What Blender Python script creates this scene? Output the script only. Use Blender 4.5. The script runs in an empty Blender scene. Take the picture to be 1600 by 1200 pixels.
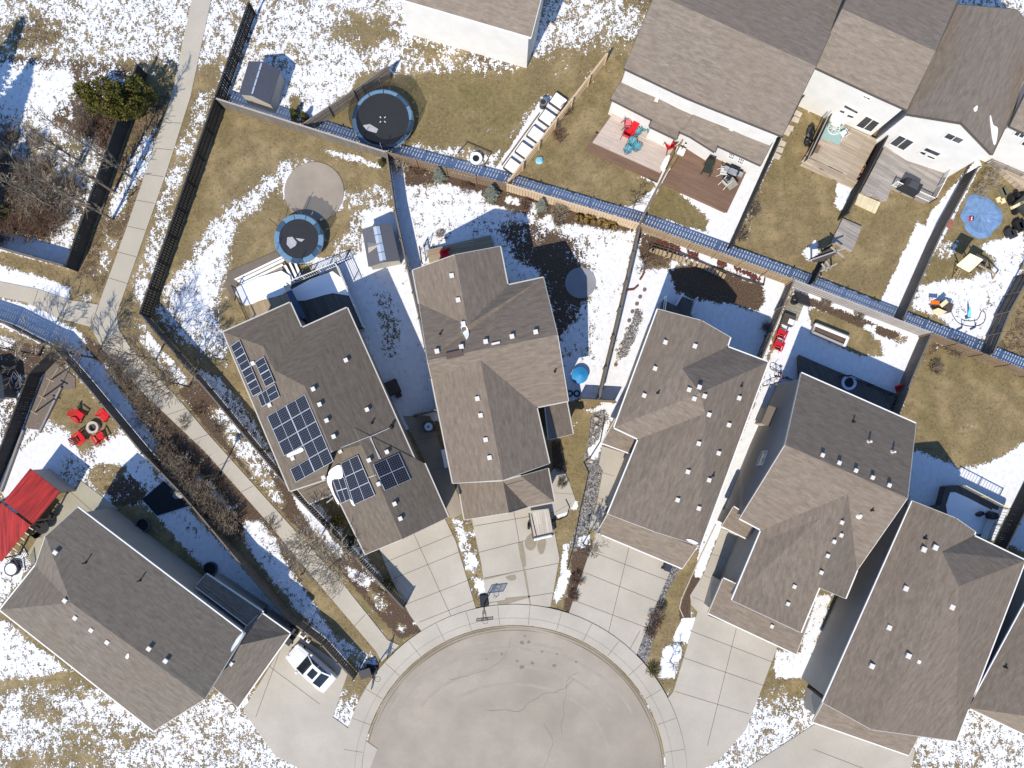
import bpy, math, random
import numpy as np
from mathutils import Vector, Matrix, Euler
from mathutils.bvhtree import BVHTree
from math import sin, cos, pi, radians, hypot, atan2
rnd = random.Random(7)
SC = bpy.context.scene
COL = SC.collection
S, H, NX, NY = .057, 63.0, 785.0, 690.0       # metres per pixel on the ground, camera height, point straight below it

def W(px, py, z=0.0):
    k = S*(1-z/H)
    return Vector(((px-NX)*k, (NY-py)*k, z))
def W2(px, py, z=0.0):
    v = W(px, py, z); return (v.x, v.y)
CAM = Vector((0, 0, H))
def ray(px, py):
    return (W(px, py, 0)-CAM).normalized()
def on_plane(px, py, P, n):
    d = ray(px, py); t = (P-CAM).dot(n)/d.dot(n); return CAM+d*t

# ---------------------------------------------------------------- materials
def lin(c): return tuple(((x/255)/12.92 if x/255 <= .04045 else ((x/255+.055)/1.055)**2.4) for x in c)
class NT:
    def __init__(s, name):
        s.m = bpy.data.materials.new(name); s.m.use_nodes = True
        s.t = s.m.node_tree; s.t.nodes.clear()
        s.out = s.n('ShaderNodeOutputMaterial'); s.b = s.n('ShaderNodeBsdfPrincipled')
        s.l(s.b.outputs[0], s.out.inputs[0])
        s.tc = None
    def n(s, t, **k):
        x = s.t.nodes.new(t)
        for a, v in k.items(): setattr(x, a, v)
        return x
    def l(s, a, b): s.t.links.new(a, b)
    def co(s, kind='Object'):
        if not s.tc: s.tc = s.n('ShaderNodeTexCoord')
        return s.tc.outputs[kind]
    def noise(s, scale, detail=3, rough=.55, vec=None, stretch=None):
        x = s.n('ShaderNodeTexNoise'); x.inputs['Scale'].default_value = scale
        x.inputs['Detail'].default_value = detail; x.inputs['Roughness'].default_value = rough
        v = vec or s.co()
        if stretch:
            mp = s.n('ShaderNodeMapping'); mp.inputs['Scale'].default_value = stretch; s.l(v, mp.inputs[0]); v = mp.outputs[0]
        s.l(v, x.inputs['Vector']); return x.outputs[0]
    def mathn(s, op, a, b=None, clamp=False):
        x = s.n('ShaderNodeMath', operation=op); x.use_clamp = clamp
        for i, v in enumerate((a, b)):
            if v is None: continue
            if isinstance(v, (int, float)): x.inputs[i].default_value = v
            else: s.l(v, x.inputs[i])
        return x.outputs[0]
    def ramp(s, f, a, b, lo=0.0, hi=1.0):
        x = s.n('ShaderNodeMapRange'); x.clamp = True
        s.l(f, x.inputs[0]); x.inputs[1].default_value = a; x.inputs[2].default_value = b
        x.inputs[3].default_value = lo; x.inputs[4].default_value = hi; return x.outputs[0]
    def mix(s, f, a, b):
        x = s.n('ShaderNodeMix', data_type='RGBA')
        for i, v in ((0, f), (6, a), (7, b)):
            if isinstance(v, (int, float)): x.inputs[i].default_value = v
            elif isinstance(v, tuple): x.inputs[i].default_value = (*v[:3], 1)
            else: s.l(v, x.inputs[i])
        return x.outputs[2]
    def bump(s, h, strength=.3, dist=.05):
        x = s.n('ShaderNodeBump'); x.inputs['Strength'].default_value = strength; x.inputs['Distance'].default_value = dist
        s.l(h, x.inputs['Height']); s.l(x.outputs[0], s.b.inputs['Normal'])
    def col(s, c):
        if isinstance(c, tuple): s.b.inputs['Base Color'].default_value = (*c, 1)
        else: s.l(c, s.b.inputs['Base Color'])
    def rough(s, r, metal=0, spec=None):
        s.b.inputs['Roughness'].default_value = r; s.b.inputs['Metallic'].default_value = metal
        if spec is not None: s.b.inputs['Specular IOR Level'].default_value = spec
def sc(c, k): return tuple(min(1, x*k) for x in c)
def island(t):
    g = t.n('ShaderNodeNewGeometry'); return g.outputs['Random Per Island']
MATS = {}
def plain(name, c, rough=.7, var=.15, scale=3.0, metal=0, isl=0.0, bump=0.0, spec=.3):
    """generic weathered surface: two noises, optional per-piece variation"""
    if name in MATS: return MATS[name]
    t = NT(name); n1 = t.noise(scale, 4, .6); n2 = t.noise(scale*7, 3, .6)
    f = t.mathn('ADD', t.mathn('MULTIPLY', n1, .6), t.mathn('MULTIPLY', n2, .4))
    cc = t.mix(t.ramp(f, .3, .7), sc(c, 1-var), sc(c, 1+var))
    if isl:
        cc = t.mix(t.ramp(island(t), 0, 1, 0, isl), cc, sc(c, .45))
    t.col(cc); t.rough(rough, metal, spec)
    if bump: t.bump(f, bump, .03)
    MATS[name] = t.m; return t.m
def wood(name, c, var=.22, isl=.35):
    """boards: grain stretched along world Z and every board its own tone"""
    if name in MATS: return MATS[name]
    t = NT(name); n1 = t.noise(1.2, 4, .6); n2 = t.noise(9, 3, .6, stretch=(1, 1, .12))
    f = t.mathn('ADD', t.mathn('MULTIPLY', n1, .5), t.mathn('MULTIPLY', n2, .5))
    cc = t.mix(t.ramp(f, .3, .7), sc(c, 1-var), sc(c, 1+var))
    cc = t.mix(t.ramp(island(t), 0, 1, 0, isl), cc, sc(c, .55))
    t.col(cc); t.rough(.85, 0, .2); MATS[name] = t.m; return t.m
def planks(name, c, ang, width=.14, length=3.0, var=.2, c2=None, streak=None):
    if name in MATS: return MATS[name]
    t = NT(name); mp = t.n('ShaderNodeMapping'); mp.inputs['Rotation'].default_value = (0, 0, -ang); t.l(t.co(), mp.inputs[0])
    br = t.n('ShaderNodeTexBrick'); t.l(mp.outputs[0], br.inputs['Vector'])
    br.inputs['Scale'].default_value = 1; br.inputs['Brick Width'].default_value = length; br.inputs['Row Height'].default_value = width
    br.inputs['Mortar Size'].default_value = .008; br.inputs['Bias'].default_value = 0
    br.inputs['Color1'].default_value = (*sc(c, 1-var), 1); br.inputs['Color2'].default_value = (*sc(c, 1+var), 1); br.inputs['Mortar'].default_value = (*sc(c, .25), 1)
    n = t.noise(1.0, 4, .6, vec=mp.outputs[0], stretch=(.5, 5, 1))
    cc = t.mix(t.ramp(n, .35, .7, 0, .6), br.outputs[0], c2 or sc(c, .6))
    t.col(cc); t.rough(.8, 0, .2); MATS[name] = t.m; return t.m
def shingle(name, c, var=.16):
    if name in MATS: return MATS[name]
    t = NT(name); uv = t.co('UV')
    br = t.n('ShaderNodeTexBrick'); t.l(uv, br.inputs['Vector']); br.offset = .37
    br.inputs['Scale'].default_value = 1; br.inputs['Brick Width'].default_value = .42; br.inputs['Row Height'].default_value = .145
    br.inputs['Mortar Size'].default_value = .012; br.inputs['Mortar Smooth'].default_value = .6
    br.inputs['Color1'].default_value = (*sc(c, 1-var*1.5), 1); br.inputs['Color2'].default_value = (*sc(c, 1+var*1.5), 1); br.inputs['Mortar'].default_value = (*sc(c, .6), 1)
    n1 = t.noise(1.0, 4, .68, vec=uv, stretch=(.95, 3.4, 1)); n2 = t.noise(.16, 3, .5, vec=uv); n3 = t.noise(14, 2, .6, vec=uv)
    cc = t.mix(.6, br.outputs[0], t.mix(t.ramp(n1, .32, .68), sc(c, .64), sc(c, 1.34)))
    cc = t.mix(t.ramp(n2, .3, .7, 0, .3), cc, sc((c[0]*1.08, c[1]*.98, c[2]*.92), .85))
    cc = t.mix(t.ramp(n3, .45, .75, 0, .35), cc, sc(c, .55))
    t.col(cc); t.rough(.95, 0, .15)
    t.bump(t.mathn('ADD', br.outputs[1], t.mathn('MULTIPLY', n3, -.6)), .35, .02)
    MATS[name] = t.m; return t.m
def siding(name, c):
    if name in MATS: return MATS[name]
    t = NT(name); sp = t.n('ShaderNodeSeparateXYZ'); t.l(t.co(), sp.inputs[0])
    fr = t.mathn('FRACT', t.mathn('MULTIPLY', sp.outputs[2], 1/.2)); n = t.noise(.8, 4, .6)
    cc = t.mix(t.ramp(n, .3, .7), sc(c, .93), sc(c, 1.05)); cc = t.mix(t.ramp(fr, 0, .12, .35, 0), cc, sc(c, .5))
    t.col(cc); t.rough(.7, 0, .25); t.bump(fr, .4, .02); MATS[name] = t.m; return t.m
def glass(name, c=(.02, .025, .03)):
    if name in MATS: return MATS[name]
    t = NT(name); t.col(t.mix(t.ramp(t.noise(.7, 2), .35, .65), c, sc(c, 2.2))); t.rough(.06, 0, .6); MATS[name] = t.m; return t.m
def concrete(name, c, stain=.25):
    if name in MATS: return MATS[name]
    t = NT(name); n1 = t.noise(.35, 5, .6); n2 = t.noise(6, 4, .6); n3 = t.noise(.09, 2, .5)
    cc = t.mix(t.ramp(n1, .35, .7), sc(c, 1.06), sc(c, 1-stain*.55)); cc = t.mix(t.ramp(n2, .35, .7, 0, .35), cc, sc(c, .82))
    cc = t.mix(t.ramp(n3, .4, .65, 0, .4), cc, sc((c[0]*1.0, c[1]*.97, c[2]*.93), 1-stain))
    n4 = t.noise(24, 3, .7); cc = t.mix(t.ramp(n4, .5, .72, 0, .45), cc, sc(c, .7)); t.col(cc); t.rough(.85, 0, .25); t.bump(n2, .15, .01); MATS[name] = t.m; return t.m
def foliage(name, c, c2, rough=.7):
    if name in MATS: return MATS[name]
    t = NT(name); n = t.noise(1.6, 2)
    cc = t.mix(island(t), c, c2); cc = t.mix(t.ramp(n, .35, .65, 0, .5), cc, sc(c, .6))
    t.col(cc); t.rough(rough, 0, .2); MATS[name] = t.m; return t.m
def netting(name, c=(.015, .017, .02), a=.55):
    if name in MATS: return MATS[name]
    t = NT(name); t.col(c); t.rough(.8)
    t.b.inputs['Alpha'].default_value = a; MATS[name] = t.m; return t.m

# ---------------------------------------------------------------- mesh builder
class MB:
    def __init__(s): s.v = []; s.f = []; s.m = []; s.uv = []
    def face(s, pts, mi=0, uv=None):
        i = len(s.v); s.v += [tuple(p) for p in pts]; s.f.append(tuple(range(i, i+len(pts)))); s.m.append(mi); s.uv.append(uv)
    def add(s, vs, fs, mi=0):
        i = len(s.v); s.v += [tuple(p) for p in vs]
        for f in fs: s.f.append(tuple(i+k for k in f)); s.m.append(mi); s.uv.append(None)
    def box(s, c, d, rz=0, mi=0, R=None, taper=1.0):
        M = R if R is not None else Matrix.Rotation(rz, 3, 'Z'); c = Vector(c); hx, hy, hz = d[0]/2, d[1]/2, d[2]/2
        vs = [c+M@Vector((x*(taper if z > 0 else 1), y*(taper if z > 0 else 1), z)) for z in (-hz, hz) for x, y in ((-hx, -hy), (hx, -hy), (hx, hy), (-hx, hy))]
        s.add(vs, [(3, 2, 1, 0), (4, 5, 6, 7), (0, 1, 5, 4), (1, 2, 6, 5), (2, 3, 7, 6), (3, 0, 4, 7)], mi)
    def bar(s, p, q, w, h=None, mi=0, up=None):
        p, q = Vector(p), Vector(q); h = h or w; d = (q-p)
        if d.length < 1e-5: return
        d.normalize(); u = Vector(up) if up else (Vector((0, 0, 1)) if abs(d.z) < .95 else Vector((1, 0, 0)))
        a = d.cross(u).normalized(); b = a.cross(d).normalized(); vs = []
        for e in (p, q):
            for x, y in ((-1, -1), (1, -1), (1, 1), (-1, 1)): vs.append(e+a*(x*w/2)+b*(y*h/2))
        s.add(vs, [(3, 2, 1, 0), (4, 5, 6, 7), (0, 1, 5, 4), (1, 2, 6, 5), (2, 3, 7, 6), (3, 0, 4, 7)], mi)
    def tube(s, pts, r, n=6, mi=0, closed=False):
        pts = [Vector(p) for p in pts]; N = len(pts); vs = []; fs = []
        rs = r if isinstance(r, (list, tuple)) else [r]*N
        for i, p in enumerate(pts):
            d = (pts[(i+1) % N]-pts[i-1]) if closed else (pts[min(i+1, N-1)]-pts[max(i-1, 0)])
            if d.length < 1e-9: d = Vector((0, 0, 1))
            d.normalize(); u = Vector((0, 0, 1)) if abs(d.z) < .9 else Vector((1, 0, 0))
            a = d.cross(u).normalized(); b = a.cross(d)
            for k in range(n):
                t = 2*pi*k/n; vs.append(p+(a*cos(t)+b*sin(t))*rs[i])
        for i in range(N if closed else N-1):
            j = (i+1) % N
            for k in range(n):
                l = (k+1) % n; fs.append((i*n+k, i*n+l, j*n+l, j*n+k))
        if not closed:
            fs.append(tuple(range(n))[::-1]); fs.append(tuple((N-1)*n+k for k in range(n)))
        s.add(vs, fs, mi)
    def cyl(s, c, r, h, n=20, mi=0, r2=None):
        c = Vector(c); r2 = r if r2 is None else r2
        vs = [c+Vector((cos(2*pi*k/n)*q, sin(2*pi*k/n)*q, z)) for z, q in ((0, r), (h, r2)) for k in range(n)]
        fs = [tuple(range(n))[::-1], tuple(n+k for k in range(n))]+[(k, (k+1) % n, n+(k+1) % n, n+k) for k in range(n)]
        s.add(vs, fs, mi)
    def ring(s, c, r0, r1, z0, z1, n=40, mi=0, a0=0, a1=2*pi):
        c = Vector(c); full = abs(a1-a0-2*pi) < 1e-6; m = n if full else n+1; vs = []; fs = []
        for k in range(m):
            t = a0+(a1-a0)*k/n
            for r, z in ((r0, z0), (r1, z0), (r1, z1), (r0, z1)): vs.append(c+Vector((cos(t)*r, sin(t)*r, z)))
        for k in range(n):
            a, b = 4*k, 4*((k+1) % m)
            for i in range(4):
                j = (i+1) % 4; fs.append((a+i, b+i, b+j, a+j))
        if not full: fs += [(0, 1, 2, 3), tuple(4*(m-1)+i for i in (3, 2, 1, 0))]
        s.add(vs, fs, mi)
    def prism(s, poly, z0, z1, mi=0, side=None):
        poly = [(p[0], p[1]) for p in poly]
        if sum(poly[i-1][0]*poly[i][1]-poly[i][0]*poly[i-1][1] for i in range(len(poly))) < 0: poly = poly[::-1]
        n = len(poly); vs = [(x, y, z0) for x, y in poly]+[(x, y, z1) for x, y in poly]
        s.add(vs, [tuple(n+k for k in range(n)), tuple(range(n))[::-1]], mi)
        s.add(vs, [(k, (k+1) % n, n+(k+1) % n, n+k) for k in range(n)], mi if side is None else side)
    def blob(s, c, r, mi=0, seed=0, n=9, m=6, jit=.12, flat=1.0):
        q = random.Random(seed); c = Vector(c); r = Vector(r) if not isinstance(r, (int, float)) else Vector((r, r, r)); vs = []; fs = []
        for i in range(1, m):
            ph = pi*i/m
            for k in range(n):
                t = 2*pi*k/n; j = 1+q.uniform(-jit, jit)
                vs.append(c+Vector((r.x*sin(ph)*cos(t)*j, r.y*sin(ph)*sin(t)*j, r.z*cos(ph)*j)))
        vs += [c+Vector((0, 0, r.z)), c-Vector((0, 0, r.z))]; a = len(vs)-2
        for i in range(m-2):
            for k in range(n):
                l = (k+1) % n; fs.append((i*n+k, (i+1)*n+k, (i+1)*n+l, i*n+l))
        for k in range(n):
            l = (k+1) % n; fs.append((a, k, l)); fs.append((a+1, (m-2)*n+l, (m-2)*n+k))
        s.add(vs, fs, mi)
    def build(s, name, mats, parent=None, smooth=False, org=None):
        o0 = Vector(org) if org is not None else (ORG.get(parent.name, Vector()) if parent else Vector())
        me = bpy.data.meshes.new(name); me.from_pydata([(v[0]-o0.x, v[1]-o0.y, v[2]-o0.z) for v in s.v], [], s.f)
        if not isinstance(mats, (list, tuple)): mats = [mats]
        for m in mats: me.materials.append(m)
        me.polygons.foreach_set('material_index', [min(i, len(mats)-1) for i in s.m])
        if any(u for u in s.uv):
            L = me.uv_layers.new(name='UVMap'); k = 0; buf = []
            for f, u in zip(s.f, s.uv): buf += [c for q in (u or [(0, 0)]*len(f)) for c in q]
            L.data.foreach_set('uv', buf)
        if smooth: me.polygons.foreach_set('use_smooth', [True]*len(s.f))
        me.validate(); me.update()
        o = bpy.data.objects.new(name, me); COL.objects.link(o)
        if parent: o.parent = parent; ORG[o.name] = o0
        else:
            o.location = o0; ORG[o.name] = o0
        return o
ORG = {}
def tag(o, label, cat, group=None):
    o['label'] = label; o['category'] = cat
    if group: o['group'] = group
    return o
def thing(name, label, cat, loc=(0, 0, 0), group=None):
    o = bpy.data.objects.new(name, None); o.empty_display_size = .3; COL.objects.link(o); o.location = loc
    ORG[o.name] = Vector(loc); return tag(o, label, cat, group)
def struct(name, mb, mats, kind='structure'):
    o = mb.build(name, mats); o['kind'] = kind; return o
def dup(o, loc=None, rz=None, parent=None, label=None, scale=None):
    c = o.copy(); COL.objects.link(c)
    if parent: c.parent = parent
    if loc is not None: c.location = loc
    if rz is not None: c.rotation_euler = (0, 0, rz)
    if scale is not None: c.scale = (scale,)*3
    if label: c['label'] = label
    for ch in list(o.children): dup(ch, parent=c)
    return c
def PP(*pts): return [W2(*p) for p in pts]       # ground polygon from picture points
# ================================================================ ground sheet: dry lawn, mulch, gravel and melting snow
def axis(lo, hi, step, far):
    fine = np.arange(lo, hi+1e-6, step); c = []; x = hi; d = step
    while x < far: d *= 1.6; x += d; c.append(x)
    b = []; x = lo; d = step
    while x > -far: d *= 1.6; x -= d; b.append(x)
    return np.concatenate([np.array(b[::-1]), fine, np.array(c)])
gx = axis(-47, 49, .19, 600); gy = axis(-31, 42, .19, 600)
GX, GY = np.meshgrid(gx, gy); FX, FY = GX.ravel(), GY.ravel(); NP = len(FX)
CH = {k: np.zeros(NP, np.float32) for k in ('snow', 'mulch', 'green', 'gravel')}
def paint(ch, val, feather, *pts):
    P = np.array(PP(*pts)); x0, y0 = P.min(0)-feather; x1, y1 = P.max(0)+feather
    idx = np.nonzero((FX > x0) & (FX < x1) & (FY > y0) & (FY < y1))[0]
    if not len(idx): return
    X, Y = FX[idx], FY[idx]; ins = np.zeros(len(idx), bool); D = np.full(len(idx), 1e9)
    for i in range(len(P)):
        ax, ay = P[i-1]; bx, by = P[i]
        if ay != by:
            c = ((ay > Y) != (by > Y)) & (X < (bx-ax)*(Y-ay)/(by-ay)+ax); ins ^= c
        dx, dy = bx-ax, by-ay; t = np.clip(((X-ax)*dx+(Y-ay)*dy)/(dx*dx+dy*dy+1e-12), 0, 1)
        D = np.minimum(D, (X-ax-t*dx)**2+(Y-ay-t*dy)**2)
    sd = np.where(ins, -np.sqrt(D), np.sqrt(D))
    w = np.clip(.5-sd/max(feather, .01), 0, 1); w = w*w*(3-2*w)
    CH[ch][idx] = CH[ch][idx]*(1-w)+val*w
def zone(snow, f, *pts, mulch=0., green=0., gravel=0.):
    green *= .8
    paint('snow', snow, f, *pts); paint('mulch', mulch, f, *pts); paint('green', green, f, *pts); paint('gravel', gravel, f, *pts)
CH['snow'][:] = .12
# far bands above and below
zone(.60, 3, (-900, -900), (2500, -900), (2500, 60), (1640, 150), (1220, 100), (950, 60), (800, 110), (560, 120), (330, 100), (-900, 130))
zone(.58, 3, (-900, 1075), (560, 1075), (640, 1330), (-900, 2400))
zone(.6, 3, (1000, 1090), (2500, 1075), (2500, 2400), (900, 2400))
# --- far left corner behind the dark fence
zone(.42, 1, (-300, 60), (215, 100), (192, 168), (120, 400), (-300, 300), mulch=.55)
zone(.8, 1.2, (-200, 90), (110, 110), (112, 150), (80, 178), (60, 230), (40, 250), (-200, 190))
zone(.5, 1.4, (-30, 180), (70, 190), (95, 195), (150, 220), (165, 250), (150, 300), (120, 320), (80, 280), (40, 250), (-20, 230), mulch=.2)
zone(.25, 1.2, (128, 150), (198, 160), (178, 215), (150, 205), (105, 205), mulch=.75)
zone(.22, 1.2, (-60, 232), (60, 268), (80, 320), (75, 372), (-60, 345), mulch=.75)
zone(.6, .8, (75, 320), (120, 330), (122, 385), (85, 385))
zone(1., .4, (-80, 340), (0, 360), (110, 390), (108, 420), (0, 392), (-80, 370))
zone(.12, .5, (215, 165), (268, 140), (255, 200), (195, 365), (150, 480), (110, 430), (125, 420), mulch=.45)
zone(.66, .9, (222, 215), (243, 200), (236, 262), (205, 300), (188, 340), (166, 342), (172, 305), (196, 270), mulch=.3)
zone(.5, .7, (165, 365), (182, 380), (170, 420), (152, 432))
zone(.0, .8, (-80, 385), (0, 392), (105, 422), (150, 440), (140, 470), (100, 445), (0, 415), (-80, 400), mulch=.25)
zone(.86, .8, (-80, 400), (0, 413), (60, 430), (112, 452), (106, 470), (70, 463), (0, 441), (-80, 425))
zone(.5, .6, (125, 460), (150, 458), (152, 474), (120, 472))
# --- south-west of the side path
zone(.93, .6, (-80, 440), (0, 466), (60, 480), (110, 510), (146, 535), (128, 545), (100, 545), (80, 545), (0, 510), (-80, 480))
zone(.18, .8, (130, 520), (170, 550), (320, 705), (420, 815), (505, 920), (590, 1020), (560, 1048), (400, 850), (300, 760), (150, 600), mulch=.8)
zone(.82, .7, (85, 528), (125, 535), (165, 575), (200, 625), (245, 690), (238, 712), (190, 660), (120, 590))
zone(.7, .8, (318, 745), (340, 765), (368, 800), (350, 800), (320, 770))
zone(.74, .6, (384, 812), (408, 815), (432, 840), (442, 872), (470, 915), (498, 952), (546, 1022), (545, 1050), (500, 995), (440, 925), (380, 850))
zone(.02, .8, (455, 880), (490, 905), (588, 1016), (575, 1048), (545, 1020), (500, 955), mulch=.1)
zone(.55, .7, (520, 995), (545, 998), (560, 1015), (588, 1022), (590, 1045), (560, 1050), (535, 1015))
# --- strip right of the path
zone(.04, .4, (298, 130), (345, 140), (222, 495), (300, 600), (290, 625), (180, 520), (180, 490), (262, 265), mulch=.15)
zone(.52, .8, (310, 140), (338, 140), (275, 320), (226, 485), (208, 470), (206, 440), (255, 290))
zone(.45, .7, (198, 488), (220, 498), (260, 550), (285, 590), (295, 610), (270, 602), (225, 545), mulch=.2)
zone(.9, .5, (232, 520), (252, 545), (245, 555), (228, 535)); zone(.9, .5, (262, 555), (285, 580), (300, 612), (282, 600), (265, 575))
zone(.15, .5, (278, 612), (310, 590), (460, 765), (640, 955), (664, 985), (625, 1000), (520, 880), (440, 800), (330, 680), mulch=.75)
zone(.52, .8, (328, 635), (350, 640), (385, 690), (420, 740), (445, 785), (440, 795), (400, 750), (355, 690))
zone(.95, .4, (454, 768), (472, 776), (506, 815), (513, 832), (502, 842), (486, 822), (465, 790))
zone(.95, .4, (512, 832), (537, 860), (530, 872), (516, 862), (508, 845))
zone(.93, .5, (542, 884), (560, 892), (582, 908), (572, 918), (556, 910), (546, 900))
zone(.42, .8, (578, 918), (606, 945), (598, 955), (575, 930)); zone(.7, .4, (622, 972), (635, 978), (630, 988), (620, 984))
# --- solar house back garden
zone(.02, 1, (340, 160), (604, 240), (622, 330), (600, 345), (540, 330), (520, 380), (440, 400), (360, 430), (250, 480), (226, 480))
zone(.57, 1.6, (240, 490), (262, 440), (290, 400), (345, 325), (400, 285), (440, 250), (482, 243), (486, 258), (455, 280), (430, 300), (405, 330), (376, 350), (366, 395), (352, 440), (345, 500), (365, 540), (330, 560), (290, 540))
zone(.8, 1.6, (268, 470), (300, 420), (338, 360), (362, 350), (340, 410), (330, 470), (300, 520))
zone(.34, .9, (452, 245), (500, 255), (520, 262), (455, 275)); zone(.75, .5, (500, 232), (560, 242), (600, 262), (586, 264), (530, 248))
zone(.93, .4, (445, 275), (458, 268), (444, 300), (446, 320), (440, 300)); zone(.8, .4, (535, 290), (542, 300), (536, 325), (528, 335))
zone(.48, 1.2, (545, 300), (600, 280), (618, 330), (640, 425), (540, 440), (505, 420), (520, 380), (540, 360))
zone(.95, .6, (568, 330), (612, 322), (628, 360), (632, 420), (600, 440), (570, 400))
zone(.92, .8, (470, 400), (530, 405), (560, 395), (650, 425), (690, 655), (610, 680), (540, 470))
zone(.55, .8, (580, 450), (612, 455), (630, 560), (600, 560), mulch=.35)
zone(.6, .8, (340, 500), (368, 520), (350, 530), (352, 575), (335, 550)); zone(.05, .6, (352, 560), (385, 570), (440, 690), (425, 700))
zone(.62, .7, (305, 570), (345, 590), (400, 660), (440, 735), (430, 745), (350, 650), mulch=.5)
zone(.7, .6, (460, 770), (500, 790), (575, 870), (612, 920), (600, 925), (540, 850))
# --- middle house back garden
zone(.74, .6, (606, 245), (800, 292), (998, 355), (936, 625), (880, 620), (640, 430), (622, 330))
zone(.10, .7, (604, 235), (800, 285), (1000, 350), (992, 365), (905, 350), (870, 350), (845, 340), (800, 328), (770, 318), (735, 296), (690, 285), (650, 290), (625, 290), mulch=.95)
zone(.9, .5, (730, 296), (752, 300), (748, 312), (728, 306)); zone(.9, .5, (790, 305), (815, 312), (810, 322), (788, 315)); zone(.9, .5, (830, 318), (842, 318), (840, 335), (828, 330)); zone(.9, .4, (852, 332), (868, 338), (864, 350), (850, 342))
zone(.35, 1.2, (775, 352), (830, 345), (900, 375), (915, 400), (925, 450), (900, 500), (872, 540), (858, 470), (850, 430), (800, 400), mulch=.85)
zone(.15, 1, (810, 380), (880, 380), (900, 410), (905, 470), (870, 500), (858, 440), mulch=.9)
zone(.97, .6, (888, 565), (920, 560), (950, 575), (938, 625), (885, 625))
zone(.9, .8, (940, 380), (992, 360), (962, 500), (938, 620), (925, 600), (935, 500))
# strip between the two middle houses
zone(.0, .4, (885, 632), (965, 628), (950, 700), (938, 740), (905, 850), (880, 950), (856, 955), (874, 870), (865, 780), (875, 700))
zone(.85, .4, (908, 640), (935, 634), (962, 628), (950, 640), (925, 646)); zone(.4, .5, (893, 660), (905, 652), (900, 670))
zone(.1, .4, (862, 690), (874, 690), (886, 760), (884, 790), (868, 790), mulch=1)
zone(.85, .4, (866, 802), (880, 790), (888, 800), (886, 806), (870, 810)); zone(.9, .3, (890, 785), (904, 782), (902, 796), (890, 796))
zone(.88, .4, (880, 850), (890, 846), (886, 880), (894, 900), (880, 930), (868, 945), (864, 930), (874, 900))
zone(.12, .5, (896, 840), (925, 840), (918, 880), (890, 960), (880, 950), (892, 900), mulch=.9)
zone(.1, .2, (922, 648), (960, 632), (948, 690), (938, 738), (918, 735), (912, 715), (920, 680), gravel=.85)
zone(.9, .4, (948, 655), (955, 655), (934, 715), (922, 722), (918, 700), (932, 690))
zone(0., .15, (920, 733), (942, 733), (924, 820), (900, 862), (890, 858), (906, 800), gravel=1)
zone(.95, .3, (906, 838), (922, 835), (922, 850), (910, 856), (903, 852))
zone(.3, .5, (722, 812), (742, 810), (760, 948), (745, 955), mulch=.3)
zone(.62, .5, (704, 808), (722, 812), (736, 850), (742, 895), (734, 900), (720, 860)); zone(.97, .3, (744, 902), (756, 904), (760, 925), (750, 930), (742, 918)); zone(.9, .3, (733, 862), (742, 866), (744, 890), (736, 884))
# --- third house
zone(.99, .5, (1002, 355), (1240, 440), (1195, 565), (1095, 860), (1060, 890), (1090, 830), (1190, 570), (1030, 490), (960, 665), (938, 626))
zone(.15, .7, (1000, 362), (1040, 372), (1110, 408), (1195, 448), (1190, 462), (1120, 430), (1040, 402), (1010, 420), (998, 400), mulch=.85)
zone(.9, .4, (1045, 385), (1090, 396), (1120, 412), (1110, 418), (1070, 405)); zone(.9, .4, (1130, 420), (1180, 440), (1170, 444), (1128, 428))
zone(.03, .8, (1045, 425), (1060, 415), (1100, 415), (1150, 430), (1190, 452), (1196, 470), (1184, 488), (1140, 475), (1085, 470), (1055, 455), mulch=.7)
zone(.05, .7, (1008, 405), (1050, 400), (1046, 420), (1010, 418), mulch=.5)
zone(.25, .4, (995, 480), (1006, 488), (996, 525), (978, 558), (962, 566), (966, 545), (980, 515), gravel=.9)
zone(.99, .3, (1208, 565), (1218, 612), (1165, 790), (1132, 832), (1098, 862), (1110, 800))
# --- front strip between third and fourth houses
zone(0., .12, (1050, 872), (1066, 882), (1040, 930), (1004, 1060), (984, 1048), (1020, 950), gravel=1)
zone(0., .4, (1064, 882), (1096, 850), (1085, 905), (1060, 955), (1035, 1020), (1010, 1055), (1030, 980))
zone(.0, .2, (1082, 900), (1096, 895), (1078, 945), (1078, 968), (1062, 968), (1062, 950), mulch=1)
zone(1, .2, (1096, 848), (1116, 848), (1096, 905), (1084, 900)); zone(1, .2, (1066, 966), (1090, 964), (1074, 1004), (1050, 1000)); zone(.93, .4, (1036, 1012), (1062, 1004), (1066, 1020), (1055, 1060), (1030, 1060))
# --- fourth house
zone(.99, .4, (1244, 448), (1452, 525), (1405, 645), (1260, 590), (1180, 800), (1130, 830), (1190, 600))
zone(.0, .6, (1262, 480), (1300, 492), (1350, 510), (1376, 536), (1380, 556), (1345, 556), (1300, 535), (1270, 515), green=.1)
zone(.12, .4, (1246, 456), (1300, 478), (1405, 520), (1412, 530), (1395, 532), (1300, 492), (1250, 470), mulch=1); zone(.85, .4, (1352, 506), (1370, 510), (1366, 520), (1350, 514))
zone(.3, .4, (1400, 525), (1420, 525), (1412, 545), (1398, 540)); zone(.99, .3, (1405, 540), (1440, 530), (1400, 650), (1380, 640))
zone(.85, .5, (1275, 930), (1300, 930), (1260, 1060), (1210, 1060), (1210, 1015), (1250, 1020)); zone(0, .4, (1196, 1018), (1212, 1012), (1200, 1050), (1190, 1060))
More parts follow.
